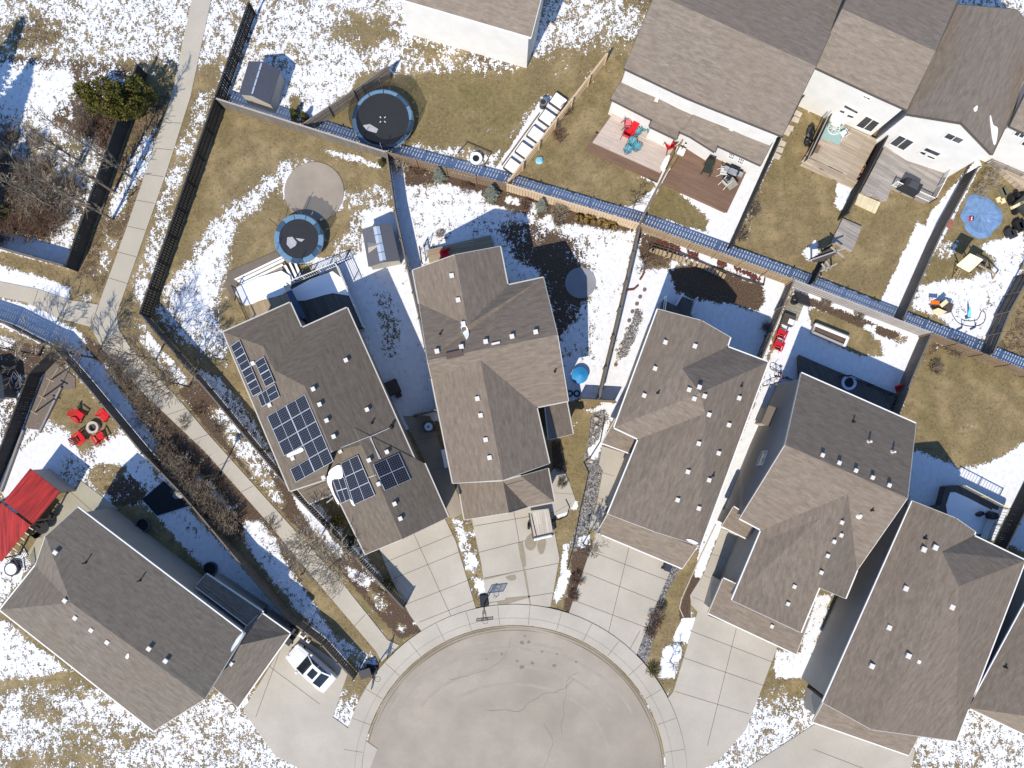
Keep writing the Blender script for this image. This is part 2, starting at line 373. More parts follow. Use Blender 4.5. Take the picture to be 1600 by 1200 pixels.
# --- fifth house
zone(.02, .8, (1458, 530), (1620, 598), (1640, 690), (1590, 700), (1540, 722), (1490, 732), (1440, 706), (1424, 690), (1420, 620), green=.12)
zone(.2, .8, (1456, 525), (1620, 585), (1620, 600), (1560, 575), (1470, 545), (1448, 560), mulch=.5)
zone(.97, .9, (1420, 700), (1450, 712), (1500, 730), (1545, 724), (1600, 692), (1660, 680), (1600, 860), (1420, 800)); zone(.3, .6, (1502, 655), (1530, 655), (1528, 672), (1508, 670))
# --- gardens along the top
zone(.7, 1, (345, 100), (560, 100), (555, 151), (478, 195), (460, 185), (345, 152)); zone(.1, .6, (452, 150), (468, 150), (470, 175), (458, 180))
zone(.04, .8, (495, 205), (560, 130), (900, 100), (892, 155), (796, 283), (604, 236), green=.62)
zone(.5, .9, (642, 220), (680, 230), (720, 228), (770, 240), (782, 230), (850, 165), (860, 150), (842, 150), (800, 205), (775, 255), (790, 280), (700, 256), (640, 236)); zone(.03, .5, (535, 180), (555, 175), (560, 215), (530, 200), green=.2)
zone(.97, .3, (848, 152), (895, 152), (796, 280), (770, 268), (800, 225))
zone(.03, .8, (798, 285), (898, 140), (960, 150), (1066, 235), (1002, 345), green=.1)
zone(.97, .6, (975, 330), (1000, 312), (1026, 290), (1000, 276), (1050, 262), (1030, 300), (1003, 345), (985, 340)); zone(.6, .5, (940, 318), (985, 322), (985, 335), (940, 325))
zone(1., .4, (1004, 346), (1066, 240), (1225, 215), (1145, 384)); zone(.05, .7, (1006, 335), (1035, 286), (1060, 300), (1090, 325), (1108, 345), (1104, 362), green=.5)
zone(.02, .8, (1148, 385), (1224, 214), (1300, 240), (1330, 310), (1288, 428), green=.05); zone(.93, .6, (1308, 285), (1340, 260), (1320, 330), (1303, 325)); zone(.9, .5, (1250, 395), (1275, 375), (1282, 395), (1262, 408))
zone(.25, .8, (1146, 380), (1185, 290), (1195, 300), (1168, 380), mulch=.3)
zone(.02, .5, (1288, 432), (1335, 325), (1450, 320), (1500, 250), (1405, 490), green=.15)
zone(1., .5, (1455, 330), (1530, 245), (1532, 262), (1408, 492), (1372, 478), (1400, 455), (1430, 400)); zone(.85, .5, (1310, 262), (1345, 240), (1325, 318), (1308, 320))
zone(.05, .7, (1418, 498), (1532, 265), (1640, 240), (1640, 430), (1555, 548), green=.25)
zone(.8, .9, (1432, 445), (1500, 432), (1520, 430), (1545, 420), (1575, 385), (1605, 380), (1590, 440), (1550, 535), (1500, 525), (1470, 500), (1425, 480)); zone(.05, .5, (1460, 405), (1500, 405), (1530, 420), (1515, 435), (1465, 430), green=.2); zone(.6, .5, (1466, 378), (1500, 375), (1488, 402), (1464, 410))
zone(.85, .6, (1530, 385), (1600, 360), (1600, 395), (1560, 410))
zone(.05, .6, (1556, 548), (1605, 450), (1700, 460), (1640, 590), mulch=.4)
# --- lower left garden
zone(.6, 1, (84, 548), (240, 705), (300, 795), (150, 790), (60, 735), (0, 860), (-80, 860), (-20, 700))
zone(.06, .9, (88, 565), (130, 600), (185, 665), (160, 690), (125, 705), (110, 670), (85, 660), (70, 640)); zone(.97, .6, (0, 760), (22, 715), (60, 684), (90, 670), (112, 700), (90, 740), (55, 735), (10, 780)); zone(.9, .7, (150, 712), (190, 680), (225, 715), (240, 740), (190, 760), (160, 760))
zone(.25, .5, (138, 738), (160, 722), (200, 730), (190, 755), (160, 775), (140, 752), mulch=.3)
zone(.9, .7, (205, 760), (290, 790), (460, 975), (440, 985), (300, 870)); zone(.2, .6, (165, 762), (205, 740), (230, 770), (212, 790), (178, 790), mulch=.9); zone(.7, .5, (280, 805), (300, 815), (330, 850), (320, 855), (290, 830), mulch=.4)
zone(.5, .8, (-80, 560), (60, 550), (42, 590), (0, 700), (-80, 760), mulch=.5); zone(.2, .7, (-80, 515), (66, 538), (76, 550), (44, 585), (-20, 590), mulch=.7); zone(.85, .6, (-60, 515), (30, 530), (10, 545), (-60, 545))
zone(.7, .8, (-80, 870), (60, 860), (50, 885), (0, 950), (-80, 980)); zone(.7, .8, (-80, 960), (0, 965), (110, 1048), (60, 1060), (-80, 1060))
def shade_strip(f, val, w, *pts, a=.1):
    # unmelted snow along the north foot of a fence whose top edge runs through pts
    P = [W(x, y, 1.8) for x, y in pts]; up = []
    for p, q_ in zip(P, P[1:]):
        d_ = Vector((q_.x-p.x, q_.y-p.y)).normalized(); n_ = Vector((-d_.y, d_.x))
        if n_.y < 0: n_ = -n_
        Q = [Vector((p.x, p.y))+n_*a, Vector((q_.x, q_.y))+n_*a, Vector((q_.x, q_.y))+n_*w, Vector((p.x, p.y))+n_*w]
        zone(val, f, *[(v.x/S+NX, NY-v.y/S) for v in Q])
shade_strip(.3, 1., 1.55, (470, 192), (604, 238)); shade_strip(.3, 1., 1.6, (345, 155), (440, 184)); shade_strip(.3, 1., 1.6, (604, 238), (790, 287)); shade_strip(.3, 1., 1.6, (790, 287), (1003, 351)); shade_strip(.3, 1., 1.6, (1003, 351), (1240, 437)); shade_strip(.3, 1., 1.6, (1240, 437), (1455, 520)); shade_strip(.3, 1., 1.6, (1455, 520), (1700, 618))
shade_strip(.4, .97, 1.7, (1480, 350), (1412, 498), a=-.6); shade_strip(.5, .95, 1.1, (604, 239), (617, 330), (636, 417), a=-.1)
q = random.Random(12)
for k in range(46):
    x = q.uniform(-60, 1650); y = q.choice((q.uniform(-140, 118), q.uniform(1085, 1330)))
    r = q.uniform(18, 60); rr = [(x+r*cos(t*.785)*q.uniform(.6, 1.5), y+r*sin(t*.785)*q.uniform(.35, .8)) for t in range(8)]
    zone(q.uniform(.05, .4), 2.2, *rr, mulch=q.choice((0, 0, .4)))
me = bpy.data.meshes.new('ground')
nx, ny = len(gx), len(gy)
me.vertices.add(NP); co = np.stack([FX, FY, np.zeros(NP)], 1).astype(np.float32).ravel(); me.vertices.foreach_set('co', co)
ii, jj = np.meshgrid(np.arange(nx-1), np.arange(ny-1)); a = (jj*nx+ii).ravel()
fl = np.stack([a, a+1, a+1+nx, a+nx], 1).astype(np.int32); nf = len(fl)
me.loops.add(nf*4); me.polygons.add(nf); me.loops.foreach_set('vertex_index', fl.ravel())
me.polygons.foreach_set('loop_start', np.arange(0, nf*4, 4, dtype=np.int32)); me.update(calc_edges=True)
for k, v in CH.items():
    at = me.attributes.new(k, 'FLOAT', 'POINT'); at.data.foreach_set('value', v)
def ground_mat():
    t = NT('dry_lawn_with_melting_snow')
    def at(n):
        x = t.n('ShaderNodeAttribute'); x.attribute_name = n; return x.outputs['Fac']
    co = t.co()
    big = t.noise(.45, 4, .6); mid = t.noise(2.3, 4, .65); fine = t.noise(9, 4, .7); hair = t.noise(22, 2, .7, stretch=(1, 2.2, 1))
    tan, brown, green = (.27, .20, .105), (.16, .12, .058), (.125, .115, .035)
    g = t.mix(t.ramp(fine, .36, .66), brown, (.285, .222, .122)); g = t.mix(t.ramp(mid, .42, .66, 0, .6), g, (.175, .14, .06)); g = t.mix(t.ramp(big, .45, .6, 0, .7), g, (.36, .275, .145)); g = t.mix(t.ramp(t.noise(.22, 4, .65), .5, .64, 0, .55), g, (.15, .125, .05)); g = t.mix(t.ramp(t.noise(1.1, 4, .7), .58, .72, 0, .7), g, (.10, .07, .035))
    clump = t.noise(3.6, 3, .7); g = t.mix(t.ramp(clump, .5, .72, 0, .75), g, (.085, .06, .03)); g = t.mix(t.ramp(t.noise(5.2, 3, .7), .54, .74, 0, .7), g, (.36, .275, .155)); g = t.mix(t.ramp(hair, .55, .75, 0, .6), g, (.07, .048, .024))
    gm = t.mathn('MULTIPLY', at('green'), t.ramp(t.mathn('ADD', t.mathn('MULTIPLY', big, .6), t.mathn('MULTIPLY', mid, .4)), .38, .6), True)
    g = t.mix(gm, g, t.mix(t.ramp(fine, .35, .65), (.06, .065, .016), green))
    m = t.mix(t.ramp(fine, .35, .68), (.045, .03, .021), (.17, .115, .075)); m = t.mix(t.ramp(hair, .5, .72, 0, .7), m, (.03, .022, .017))
    mm = t.ramp(t.mathn('SUBTRACT', t.mathn('MULTIPLY', at('mulch'), 1.3), t.ramp(t.mathn('ADD', t.mathn('MULTIPLY', mid, .5), t.mathn('MULTIPLY', fine, .5)), .35, .65)), -.15, .2)
    c = t.mix(mm, g, m)
    vo = t.n('ShaderNodeTexVoronoi'); vo.inputs['Scale'].default_value = 9; t.l(co, vo.inputs['Vector'])
    sp = t.n('ShaderNodeSeparateColor'); t.l(vo.outputs['Color'], sp.inputs[0])
    gr = t.mix(sp.outputs[0], (.12, .115, .11), (.42, .40, .38)); gr = t.mix(t.ramp(vo.outputs['Distance'], .35, .7, 0, .8), gr, (.05, .045, .045))
    c = t.mix(t.ramp(at('gravel'), .35, .65), c, gr)
    # snow: density against a clumpy noise; coarse crust, fine melt holes
    s1 = t.noise(2.5, 4, .62, stretch=(1.15, .8, 1)); s2 = t.noise(7.5, 2, .55); s3 = t.noise(.7, 3, .5)
    sn = t.mathn('ADD', t.mathn('ADD', t.mathn('MULTIPLY', s1, .42), t.mathn('MULTIPLY', s2, .34)), t.mathn('MULTIPLY', s3, .24))
    sn = t.ramp(sn, .365, .63)
    mask = t.ramp(t.mathn('SUBTRACT', at('snow'), sn), -.035, .035)
    mask = t.mathn('MULTIPLY', mask, t.ramp(at('snow'), .0, .16), True); mask = t.mathn('MAXIMUM', mask, t.ramp(at('snow'), .93, .98))
    cc = t.mix(mask, c, t.mix(t.ramp(s1, .3, .7), (.78, .79, .805), (.66, .67, .69)))
    t.col(cc); t.rough(.9, 0, .15)
    hgt = t.mathn('ADD', t.mathn('MULTIPLY', mask, 1.0), t.mathn('MULTIPLY', t.mathn('ADD', fine, mid), .55))
    t.bump(hgt, .7, .08)
    return t.m
me.materials.append(ground_mat())
o = bpy.data.objects.new('ground', me); COL.objects.link(o); o['kind'] = 'structure'

# ================================================================ paving
CONC = concrete('pale_concrete', (.47, .43, .362)); PATH = concrete('path_concrete', (.47, .43, .355), .2)
ROADM = concrete('tan_asphalt', (.37, .322, .262), .35); JOINT = plain('joint_dirt', (.14, .115, .085), .9); WET = plain('wet_concrete', (.27, .23, .165), .45)
DARKCON = concrete('old_concrete', (.36, .31, .25), .5)
def strip(mb, a, b, w, z, mi=0):
    a, b = W(*a), W(*b); d = (b-a).normalized(); n = Vector((-d.y, d.x, 0))*w/2
    mb.face([(p.x, p.y, z) for p in (a-n, b-n, b+n, a+n)], mi)
def slab(name, pts, mat, top=.05, joints=(), jw=.045, wets=()):
    mb = MB(); mb.prism(PP(*pts), -.12, top, 0)
    for a, b in joints: strip(mb, a, b, jw, top+.004, 1)
    for w in wets: mb.face([(x, y, top+.007) for x, y in PP(*w)], 2)
    return struct(name, mb, [mat, JOINT, WET])
def smooth_loop(pts, k=3):
    P = [Vector(p) for p in pts]; out = []; n = len(P)
    for i in range(n):
        p0, p1, p2, p3 = P[i-1], P[i], P[(i+1) % n], P[(i+2) % n]
        for j in range(k):
            t = j/k; out.append(.5*((2*p1)+(p2-p0)*t+(2*p0-5*p1+4*p2-p3)*t*t+(3*p1-p0-3*p2+p3)*t**3))
    return [tuple(q) for q in out]
pj = []
for i in range(1, 8):                                   # expansion joints across the walk
    t = i/8; pj.append(((268-113*t+2, 151+324*t), (298-113*t, 151+334*t)))
for i in range(1, 12):
    t = i/12; pj.append(((150+440*t, 525+495*t), (186+420*t, 518+482*t)))
slab('path', [(330, 0), (298, 151), (262, 265), (183, 490), (186, 515), (205, 545), (278, 622), (320, 672), (442, 808), (528, 902), (606, 1000), (624, 1008), (596, 1034), (588, 1018), (505, 920), (415, 812), (320, 705), (226, 616), (160, 545), (143, 512), (155, 475), (195, 365), (268, 151), (300, 0)], PATH, .05, pj)
slab('path', [(-60, 425), (0, 440), (60, 452), (110, 469), (154, 476), (142, 511), (95, 498), (40, 472), (0, 464), (-60, 450)], PATH, .05, [((60, 453), (52, 478)), ((110, 470), (98, 498))])
CX, CY = 803, 1214
def arc(r, a0, a1, n): return [(CX+r*cos(a0+(a1-a0)*i/n), CY-r*sin(a0+(a1-a0)*i/n)) for i in range(n+1)]
A0, A1 = radians(-55), radians(235)
mb = MB(); mb.prism(PP(*(arc(236, radians(-60), radians(240), 80)+[(690, 1900), (916, 1900)])), -.12, .02, 0)
for (x, y, r) in [(816, 1004, 3.5), (826, 1003, 3), (815, 1042, 4), (866, 1040, 3.2), (832, 1036, 3), (820, 994, 1.8), (784, 1022, 2.5), (808, 1033, 2.5), (847, 1018, 2), (870, 1022, 1.8), (760, 1030, 1.6), (900, 1034, 2)]:
    q = random.Random(int(x)); mb.face([(*W2(x+r*cos(k*.785)*q.uniform(.7, 1.2), y+r*sin(k*.785)*q.uniform(.6, 1.1)), .027) for k in range(8)][::-1], 1)
for r, w, m in ((233.5, .16, 2), (229.5, .10, 1)):
    pts = arc(r, A0, A1, 260); z_ = .026 if r > 232 else .0265
    for k, (a, b) in enumerate(zip(pts, pts[1:])): strip(mb, a, b, w*(.75+.45*sin(k*.09)+.35*sin(k*.23+r)), z_, 2)
for r0, a0, a1, w_ in ((205, .5, 2.7, .30), (178, .6, 2.5, .28), (150, .3, 2.2, .30), (214, 1.2, 2.9, .22)):
    pts = [(CX+(r0+5*sin(a*3))*cos(a), CY-(r0+5*sin(a*3))*sin(a)) for a in [a0+(a1-a0)*i/60 for i in range(61)]]
    for a, b in zip(pts, pts[1:]): strip(mb, a, b, w_, .0235+r0*2e-6, 3)
q = random.Random(9)
for x, y, a, n in ((700, 1060, .3, 22), (905, 1050, 2.6, 18), (760, 1110, -.2, 26), (850, 1130, 1.2, 20)):
    for i in range(n):
        a += q.uniform(-.45, .45); x2, y2 = x+6*cos(a), y+6*sin(a); strip(mb, (x, y), (x2, y2), q.uniform(.02, .045), .0285, 1); x, y = x2, y2
struct('road', mb, [ROADM, plain('oil_stain', (.19, .165, .14)), plain('kerb_dirt', (.20, .165, .11), .9), plain('tyre_track', (.33, .288, .235), .9, .12, 1.2)])
mb = MB(); mb.prism(PP(*(arc(270, A0, A1, 80)+arc(238, A1, A0, 80))), -.12, .12, 0)
for i in range(1, 27):
    a = A0+(A1-A0)*i/27; strip(mb, (CX+239*cos(a), CY-239*sin(a)), (CX+269*cos(a), CY-269*sin(a)), .035, .124, 1)
pts = arc(249, A0, A1, 80)
for a, b in zip(pts, pts[1:]): strip(mb, a, b, .02, .1245, 1)
struct('pavement', mb, [CONC, JOINT])
slab('driveway', [(585, 838), (690, 800), (712, 845), (744, 952), (715, 962), (672, 990), (660, 988), (640, 960), (612, 905)], CONC, .06,
     [((612, 905), (718, 862)), ((632, 945), (735, 905)), ((645, 830), (706, 965)), ((655, 972), (740, 938)), ((598, 880), (708, 835))])
slab('driveway', [(735, 800), (862, 772), (866, 830), (874, 872), (860, 948), (820, 946), (785, 946), (762, 949), (752, 880)], CONC, .06,
     [((748, 863), (870, 832)), ((756, 903), (872, 880)), ((803, 800), (829, 948)), ((762, 942), (864, 926)), ((741, 822), (866, 800))], .05,
     [[(809, 848), (817, 846), (821, 868), (822, 884), (817, 888), (813, 872)], smooth_loop([(826, 836), (838, 832), (838, 852), (830, 860), (822, 856), (820, 846)]), smooth_loop([(840, 846), (852, 842), (852, 856), (847, 866), (841, 862)]), smooth_loop([(790, 901), (804, 898), (806, 905), (797, 907)]), [(776, 940), (788, 938), (790, 934), (829, 930), (828, 933), (792, 944), (778, 945)], [(817, 888), (821, 889), (830, 947), (828, 947)], [(756, 904), (806, 893), (806, 894), (757, 906)]])
slab('driveway', [(934, 824), (1056, 872), (1046, 895), (1020, 955), (984, 1050), (955, 1020), (920, 988), (886, 966), (905, 910)], CONC, .06,
     [((915, 895), (1040, 945)), ((897, 938), (1022, 985)), ((985, 845), (945, 1012)), ((925, 862), (1046, 908)), ((975, 1030), (1000, 985))])
slab('driveway', [(1090, 955), (1216, 1006), (1190, 1075), (1165, 1140), (1120, 1190), (1073, 1214), (1062, 1145), (1040, 1095), (1052, 1080)], CONC, .06,
     [((1078, 985), (1206, 1034)), ((1150, 982), (1105, 1165)), ((1064, 1026), (1196, 1072)), ((1055, 1080), (1170, 1115))])
slab('driveway', [(456, 985), (545, 1048), (520, 1120), (590, 1170), (560, 1250), (430, 1180), (380, 1110)], CONC, .06, [((420, 1040), (500, 1100)), ((440, 1010), (400, 1120))])
slab('driveway', [(1290, 1120), (1430, 1170), (1400, 1290), (1230, 1300), (1090, 1250)], CONC, .06, [((1270, 1170), (1400, 1220))])
slab('walkway', smooth_loop([(880, 735), (897, 775), (898, 784), (890, 797), (876, 803), (864, 800), (860, 740)]), CONC, .055, [((866, 770), (896, 772)), ((868, 800), (892, 786))], .03)
slab('walkway', [(941, 697), (990, 712), (962, 800), (940, 832), (920, 826), (932, 790), (942, 735), (936, 725)], CONC, .055, [((940, 738), (960, 744)), ((930, 776), (955, 785)), ((921, 824), (945, 834))], .03)
slab('walkway', [(1126, 826), (1158, 836), (1132, 905), (1110, 945), (1106, 962), (1090, 956), (1080, 945), (1078, 930), (1100, 895), (1116, 855)], CONC, .055, [((1098, 898), (1122, 908)), ((1082, 932), (1108, 944)), ((1110, 865), (1135, 872))], .03)
slab('walkway', [(630, 650), (672, 650), (725, 800), (706, 812), (690, 775)], DARKCON, .05, [((640, 690), (690, 680)), ((660, 740), (708, 726))], .03)
slab('patio', [(98, 778), (128, 752), (185, 795), (160, 812), (100, 830), (60, 870), (52, 884), (40, 870)], concrete('yellowed_concrete', (.40, .375, .285), .4), .05, [((110, 768), (160, 812))])
mb = MB(); c = W(491, 300); mb.cyl((c.x, c.y, -.1), 46.5*S, .16, 48, 0); struct('patio', mb, [DARKCON])
mb = MB(); c = W(907, 442); mb.cyl((c.x, c.y, -.1), 24*S, .15, 40, 0); struct('patio', mb, [concrete('grey_round_pad', (.30, .31, .33), .5)])
slab('gravel_bed', [(82, 560), (118, 590), (118, 606), (96, 610), (62, 672), (38, 668), (58, 610)], plain('brown_gravel', (.17, .14, .115), .95, .4, 9, bump=.5), .06)
# ================================================================ houses
SH_B = shingle('brown_grey_shingle', (.205, .168, .133)); SH_D = shingle('dark_grey_shingle', (.185, .160, .132)); SH_S = shingle('dusky_shingle', (.165, .138, .108)); SH_T = shingle('taupe_shingle', (.225, .188, .152))
WH = plain('white_trim', (.78, .77, .74), .5, .06); TRIMT = plain('taupe_trim', (.5, .47, .42), .5, .08); TRIMD = plain('dark_trim', (.10, .085, .075), .5, .1)
SID_G = siding('warm_grey_siding', (.33, .31, .285)); SID_W = siding('white_siding', (.70, .685, .65)); SID_T = siding('taupe_siding', (.40, .37, .32))
GL = glass('window_glass'); DARK = plain('dark_metal', (.035, .035, .038), .5); BLACK = plain('black_plastic', (.018, .018, .02), .5)
VENTW = plain('vent_cap_white', (.68, .645, .59), .5, .08)

def roof_uv(pts):
    n = Vector()
    for i in range(len(pts)):
        a, b = pts[i-1], pts[i]; n += Vector(((a.y-b.y)*(a.z+b.z), (a.z-b.z)*(a.x+b.x), (a.x-b.x)*(a.y+b.y)))
    n.normalize()
    if n.z < 0: pts = pts[::-1]; n = -n
    u = Vector((0, 0, 1)).cross(n)
    u = Vector((1, 0, 0)) if u.length < .02 else u.normalized(); v = n.cross(u)
    return pts, [(p.dot(u)+n.x*7, p.dot(v)) for p in pts], n
def inset(loop, d):
    out = []; n = len(loop)
    for i in range(n):
        a, b, c = loop[i-1], loop[i], loop[(i+1) % n]
        e1 = Vector((b.x-a.x, b.y-a.y)).normalized(); e2 = Vector((c.x-b.x, c.y-b.y)).normalized()
        n1 = Vector((-e1.y, e1.x)); n2 = Vector((-e2.y, e2.x)); m = n1+n2
        if m.length < .2: m = n1
        m = m.normalized(); k = d/max(.45, m.dot(n1)); out.append(Vector((b.x+m.x*k, b.y+m.y*k, b.z)))
    return out
class House:
    def __init__(s, name, label, pieces, roofm, wallm, trim=None, over=.42, group=None, cat='house', thick=.2, bare=(), skip=()):
        allp = [p for pc in pieces for f in pc for p in f]
        c = W(sum(p[0] for p in allp)/len(allp), sum(p[1] for p in allp)/len(allp), 3)
        s.root = thing(name, label, cat, (c.x, c.y, 0), group); s.trim = trim or WH
        rm, wm, gm, fm = MB(), MB(), MB(), MB(); V = []; F = []
        rk = MB()
        for ip, pc in enumerate(pieces):
            key = {}; faces = []
            for f in pc:
                pts = [W(*p) for p in f]; pts2, uv, n = roof_uv(pts)
                ks = [tuple(round(q, 3) for q in p) for p in pts2]
                for k, p in zip(ks, pts2): key[k] = p
                faces.append(ks); rm.face(pts2, 0, uv); rm.face([p-Vector((0, 0, thick)) for p in pts2][::-1], 0, uv[::-1])
                F.append([len(V)+i for i in range(len(pts2))]); V += pts2
            ed = {}
            for ks in faces:
                for i in range(len(ks)):
                    e = (ks[i], ks[(i+1) % len(ks)])
                    if (e[1], e[0]) in ed: del ed[(e[1], e[0])]
                    else: ed[e] = 1
            nxt = {a: b for a, b in ed}; loops = []; left = set(nxt)
            while left:
                a = next(iter(left)); L = []
                while a in left: left.discard(a); L.append(a); a = nxt[a]
                if len(L) > 2: loops.append([key[k] for k in L])
            for L in loops:
                n = len(L)
                for i in range(n):
                    a, b = L[i], L[(i+1) % n]; d = (b-a); d2 = Vector((d.x, d.y, 0))
                    if d2.length < .05: continue
                    o = Vector((d2.y, -d2.x, 0)).normalized()
                    if any((a-W(*u)).length+(b-W(*v)).length < .01 or (b-W(*u)).length+(a-W(*v)).length < .01 for u, v in skip): continue
                    fm.face([a-Vector((0, 0, thick)), b-Vector((0, 0, thick)), b, a])
                    if ip in bare: continue
                    if abs(d.z) < .12*d2.length: gm.bar(a+o*.055-Vector((0, 0, .07)), b+o*.055-Vector((0, 0, .07)), .10, .12)
                    else: rk.bar(a+o*.02-Vector((0, 0, .10)), b+o*.02-Vector((0, 0, .10)), .05, .2)
                w = inset(L, over)
                for i in range(n):
                    a, b = w[i], w[(i+1) % n]; wm.face([(a.x, a.y, 0), (b.x, b.y, 0), (b.x, b.y, b.z-.16), (a.x, a.y, a.z-.16)])
        s.bvh = BVHTree.FromPolygons(V, F)
        s.wbvh = BVHTree.FromPolygons([Vector(v) for v in wm.v], wm.f)
        wm.build('wall', wallm, s.root); s.roof = rm.build('roof', roofm, s.root); fm.build('fascia', TRIMD, s.root)
        for nm, bm, mt in (('gutter', gm, s.trim), ('rake_board', rk, TRIMT if s.trim is WH else s.trim)):
            for i in range(0, len(bm.f), 6):
                one = MB(); one.add(bm.v[i//6*8:i//6*8+8], [tuple(k-i//6*8 for k in f) for f in bm.f[i:i+6]]); one.build(nm, mt, s.root)
        s.yaw = 0
    def hit(s, px, py):
        h = s.bvh.ray_cast(CAM, ray(px, py))
        return (h[0], h[1]) if h[0] is not None else (W(px, py, 5.5), Vector((0, 0, 1)))
    def vents(s, pts, yaw, size=.44):
        m0 = None
        for px, py in pts:
            p, n = s.hit(px, py); p = p-Vector((0, 0, .02))
            if m0 is None:
                mb = MB(); mb.box((0, 0, .07), (size*.8, size*.8, .18), 0, 1); mb.box((0, 0, .19), (size, size, .08), 0, 0, taper=.9)
                m0 = mb.build('roof_vent', [VENTW, TRIMT], s.root, org=(0, 0, 0)); o = m0
            else:
                o = m0.copy(); COL.objects.link(o)
            o.location = p-ORG[s.root.name]; o.rotation_euler = (0, 0, yaw)
    def pipes(s, pts, mat=None, r=.07, h=.42):
        for px, py in pts:
            p, n = s.hit(px, py); mb = MB(); mb.cyl(p-Vector((0, 0, .1)), r, h, 8); mb.cyl(p-Vector((0, 0, .05)), r*2.0, .16, 8, r2=r*1.1)
            mb.build('vent_pipe', mat or BLACK, s.root)
    def patch(s, name, pts, mat, off=.05, k=1, flat=None):
        mb = MB(); P = []; fl_ = s.hit(*flat) if flat else None
        for px, py in (smooth_loop(pts, 3) if k else pts):
            p, n = s.hit(px, py)
            if fl_: n = fl_[1]; p = on_plane(px, py, fl_[0], n)
            P.append(p+n*off)
        B = [p-Vector((0, 0, off+.05)) for p in P]; mb.face(P); m = len(P)
        for i in range(m): mb.face([P[i], B[i], B[(i+1) % m], P[(i+1) % m]])
        return mb.build(name, mat, s.root)
    def window(s, P, n, c, name='window', frame=None, split=1, rows=1):
        """window from the picture corners (tl, tr, br, bl) on the wall plane through P with normal n"""
        n0 = n.copy(); q = [on_plane(x, y, P, n) for x, y in c]; o = n*.05
        fr = MB(); ctr = (q[0]+q[1]+q[2]+q[3])/4
        for i in range(4):
            h = s.wbvh.ray_cast(CAM, ray(*c[i]))
            if h[0] is not None and abs((h[0]-P).dot(n0)) < 2.2: q[i] = h[0]; n = h[1] if h[1].dot(CAM-h[0]) > 0 else -h[1]
        o = n*.05
        for i in range(4): fr.bar(q[i]+o*.6, q[(i+1) % 4]+o*.6, .10, .09, up=n)
        for k in range(1, split):
            t = k/split; fr.bar(q[0].lerp(q[1], t)+o*.6, q[3].lerp(q[2], t)+o*.6, .07, .09, up=n)
        for k in range(1, rows):
            t = k/rows; fr.bar(q[0].lerp(q[3], t)+o*.6, q[1].lerp(q[2], t)+o*.6, .07, .09, up=n)
        f = fr.build('frame', frame or WH, None, org=ORG[s.root.name])
        f.name = name; ORG[f.name] = ORG[s.root.name]; f.parent = s.root; f.location = (0, 0, 0)
        g = MB(); g.face([p+o*.5 for p in q]); g.build('pane', GL, f)
        return q
def yaw_of(a, b):
    d = W(*b)-W(*a); return atan2(d.y, d.x)

# ---- house with the solar panels
def onslope(px, py, a, b, k):
    A, B = W(*a), W(*b); z = a[2]
    for _ in range(20):
        p = W(px, py, z); e = (B-A).normalized(); d = abs((p.x-A.x)*-e.y+(p.y-A.y)*e.x); z = a[2]+k*d
    return (px, py, z)
E = 5.5
NW_, A_, B_, C_, D_, S0 = (349, 519, E), (453, 473, E), (471, 513, E), (542, 481, E), (660, 746, E), (453, 767, E)
R1, R2, R3, R4 = (411, 541, 6.7), (429, 579, 6.7), (476, 603, 7.9), (522, 712, 7.9)
R4 = (519, 705, 7.9); _A, _B, _p = W(*C_), W(*D_), W(*R3); _e = (_B-_A).normalized(); X4 = onslope(580, 692, C_, D_, 2.4/abs((_p.x-_A.x)*-_e.y+(_p.y-_A.y)*_e.x))
FL, FA, FR, BR, RB, BL = (571, 866, 5.3), (629, 842, 7.0), (700, 808, 5.3), (663, 724, 5.3), (553, 668, 7.0), (500, 720, 5.3)
H1 = House('house', 'dark roofed house covered with solar panels beside the side path', [
    [[NW_, S0, R4, R3, R2, R1], [NW_, R1, A_], [A_, R1, R2, B_], [B_, R2, R3, C_], [C_, R3, R4, X4, D_], [(508, 749, E), R4, S0]],
    [[FL, FA, RB, BL], [FA, FR, BR, RB]],
    [[(464, 764, 3.9), (512, 742, 3.9), (522, 770, 3.0), (483, 787, 3.0)]]], SH_S, SID_T, trim=TRIMT, skip=((R4, X4), (X4, D_), (R4, (508, 749, E)), (RB, BR), (RB, BL)))
y1 = yaw_of((349, 519), (453, 473))
H1.vents([(541, 563), (490, 608), (500, 632), (511, 657), (522, 682), (532, 705), (574, 640), (577, 719), (605, 706), (617, 787), (626, 810), (422, 633), (458, 716), (592, 756), (506, 746), (396, 568)], y1, .34)
H1.pipes([(581, 661)]); H1.pipes([(611, 667)], r=.12, h=.5)
FRM = plain('aluminium', (.62, .63, .65), .35, .05, metal=.4)
def solar_mat():
    t = NT('solar_cells'); uv = t.co('UV')
    mp = t.n('ShaderNodeMapping'); mp.inputs['Scale'].default_value = (12, 6, 1); t.l(uv, mp.inputs[0])
    br = t.n('ShaderNodeTexBrick'); br.offset = 0; t.l(mp.outputs[0], br.inputs['Vector']); br.inputs['Scale'].default_value = 1
    br.inputs['Brick Width'].default_value = 1; br.inputs['Row Height'].default_value = 1; br.inputs['Mortar Size'].default_value = .05
    br.inputs['Color1'].default_value = (.008, .009, .014, 1); br.inputs['Color2'].default_value = (.012, .013, .02, 1); br.inputs['Mortar'].default_value = (.12, .125, .14, 1)
    t.col(br.outputs[0]); t.rough(.22, 0, .4); return t.m
SOL = solar_mat()
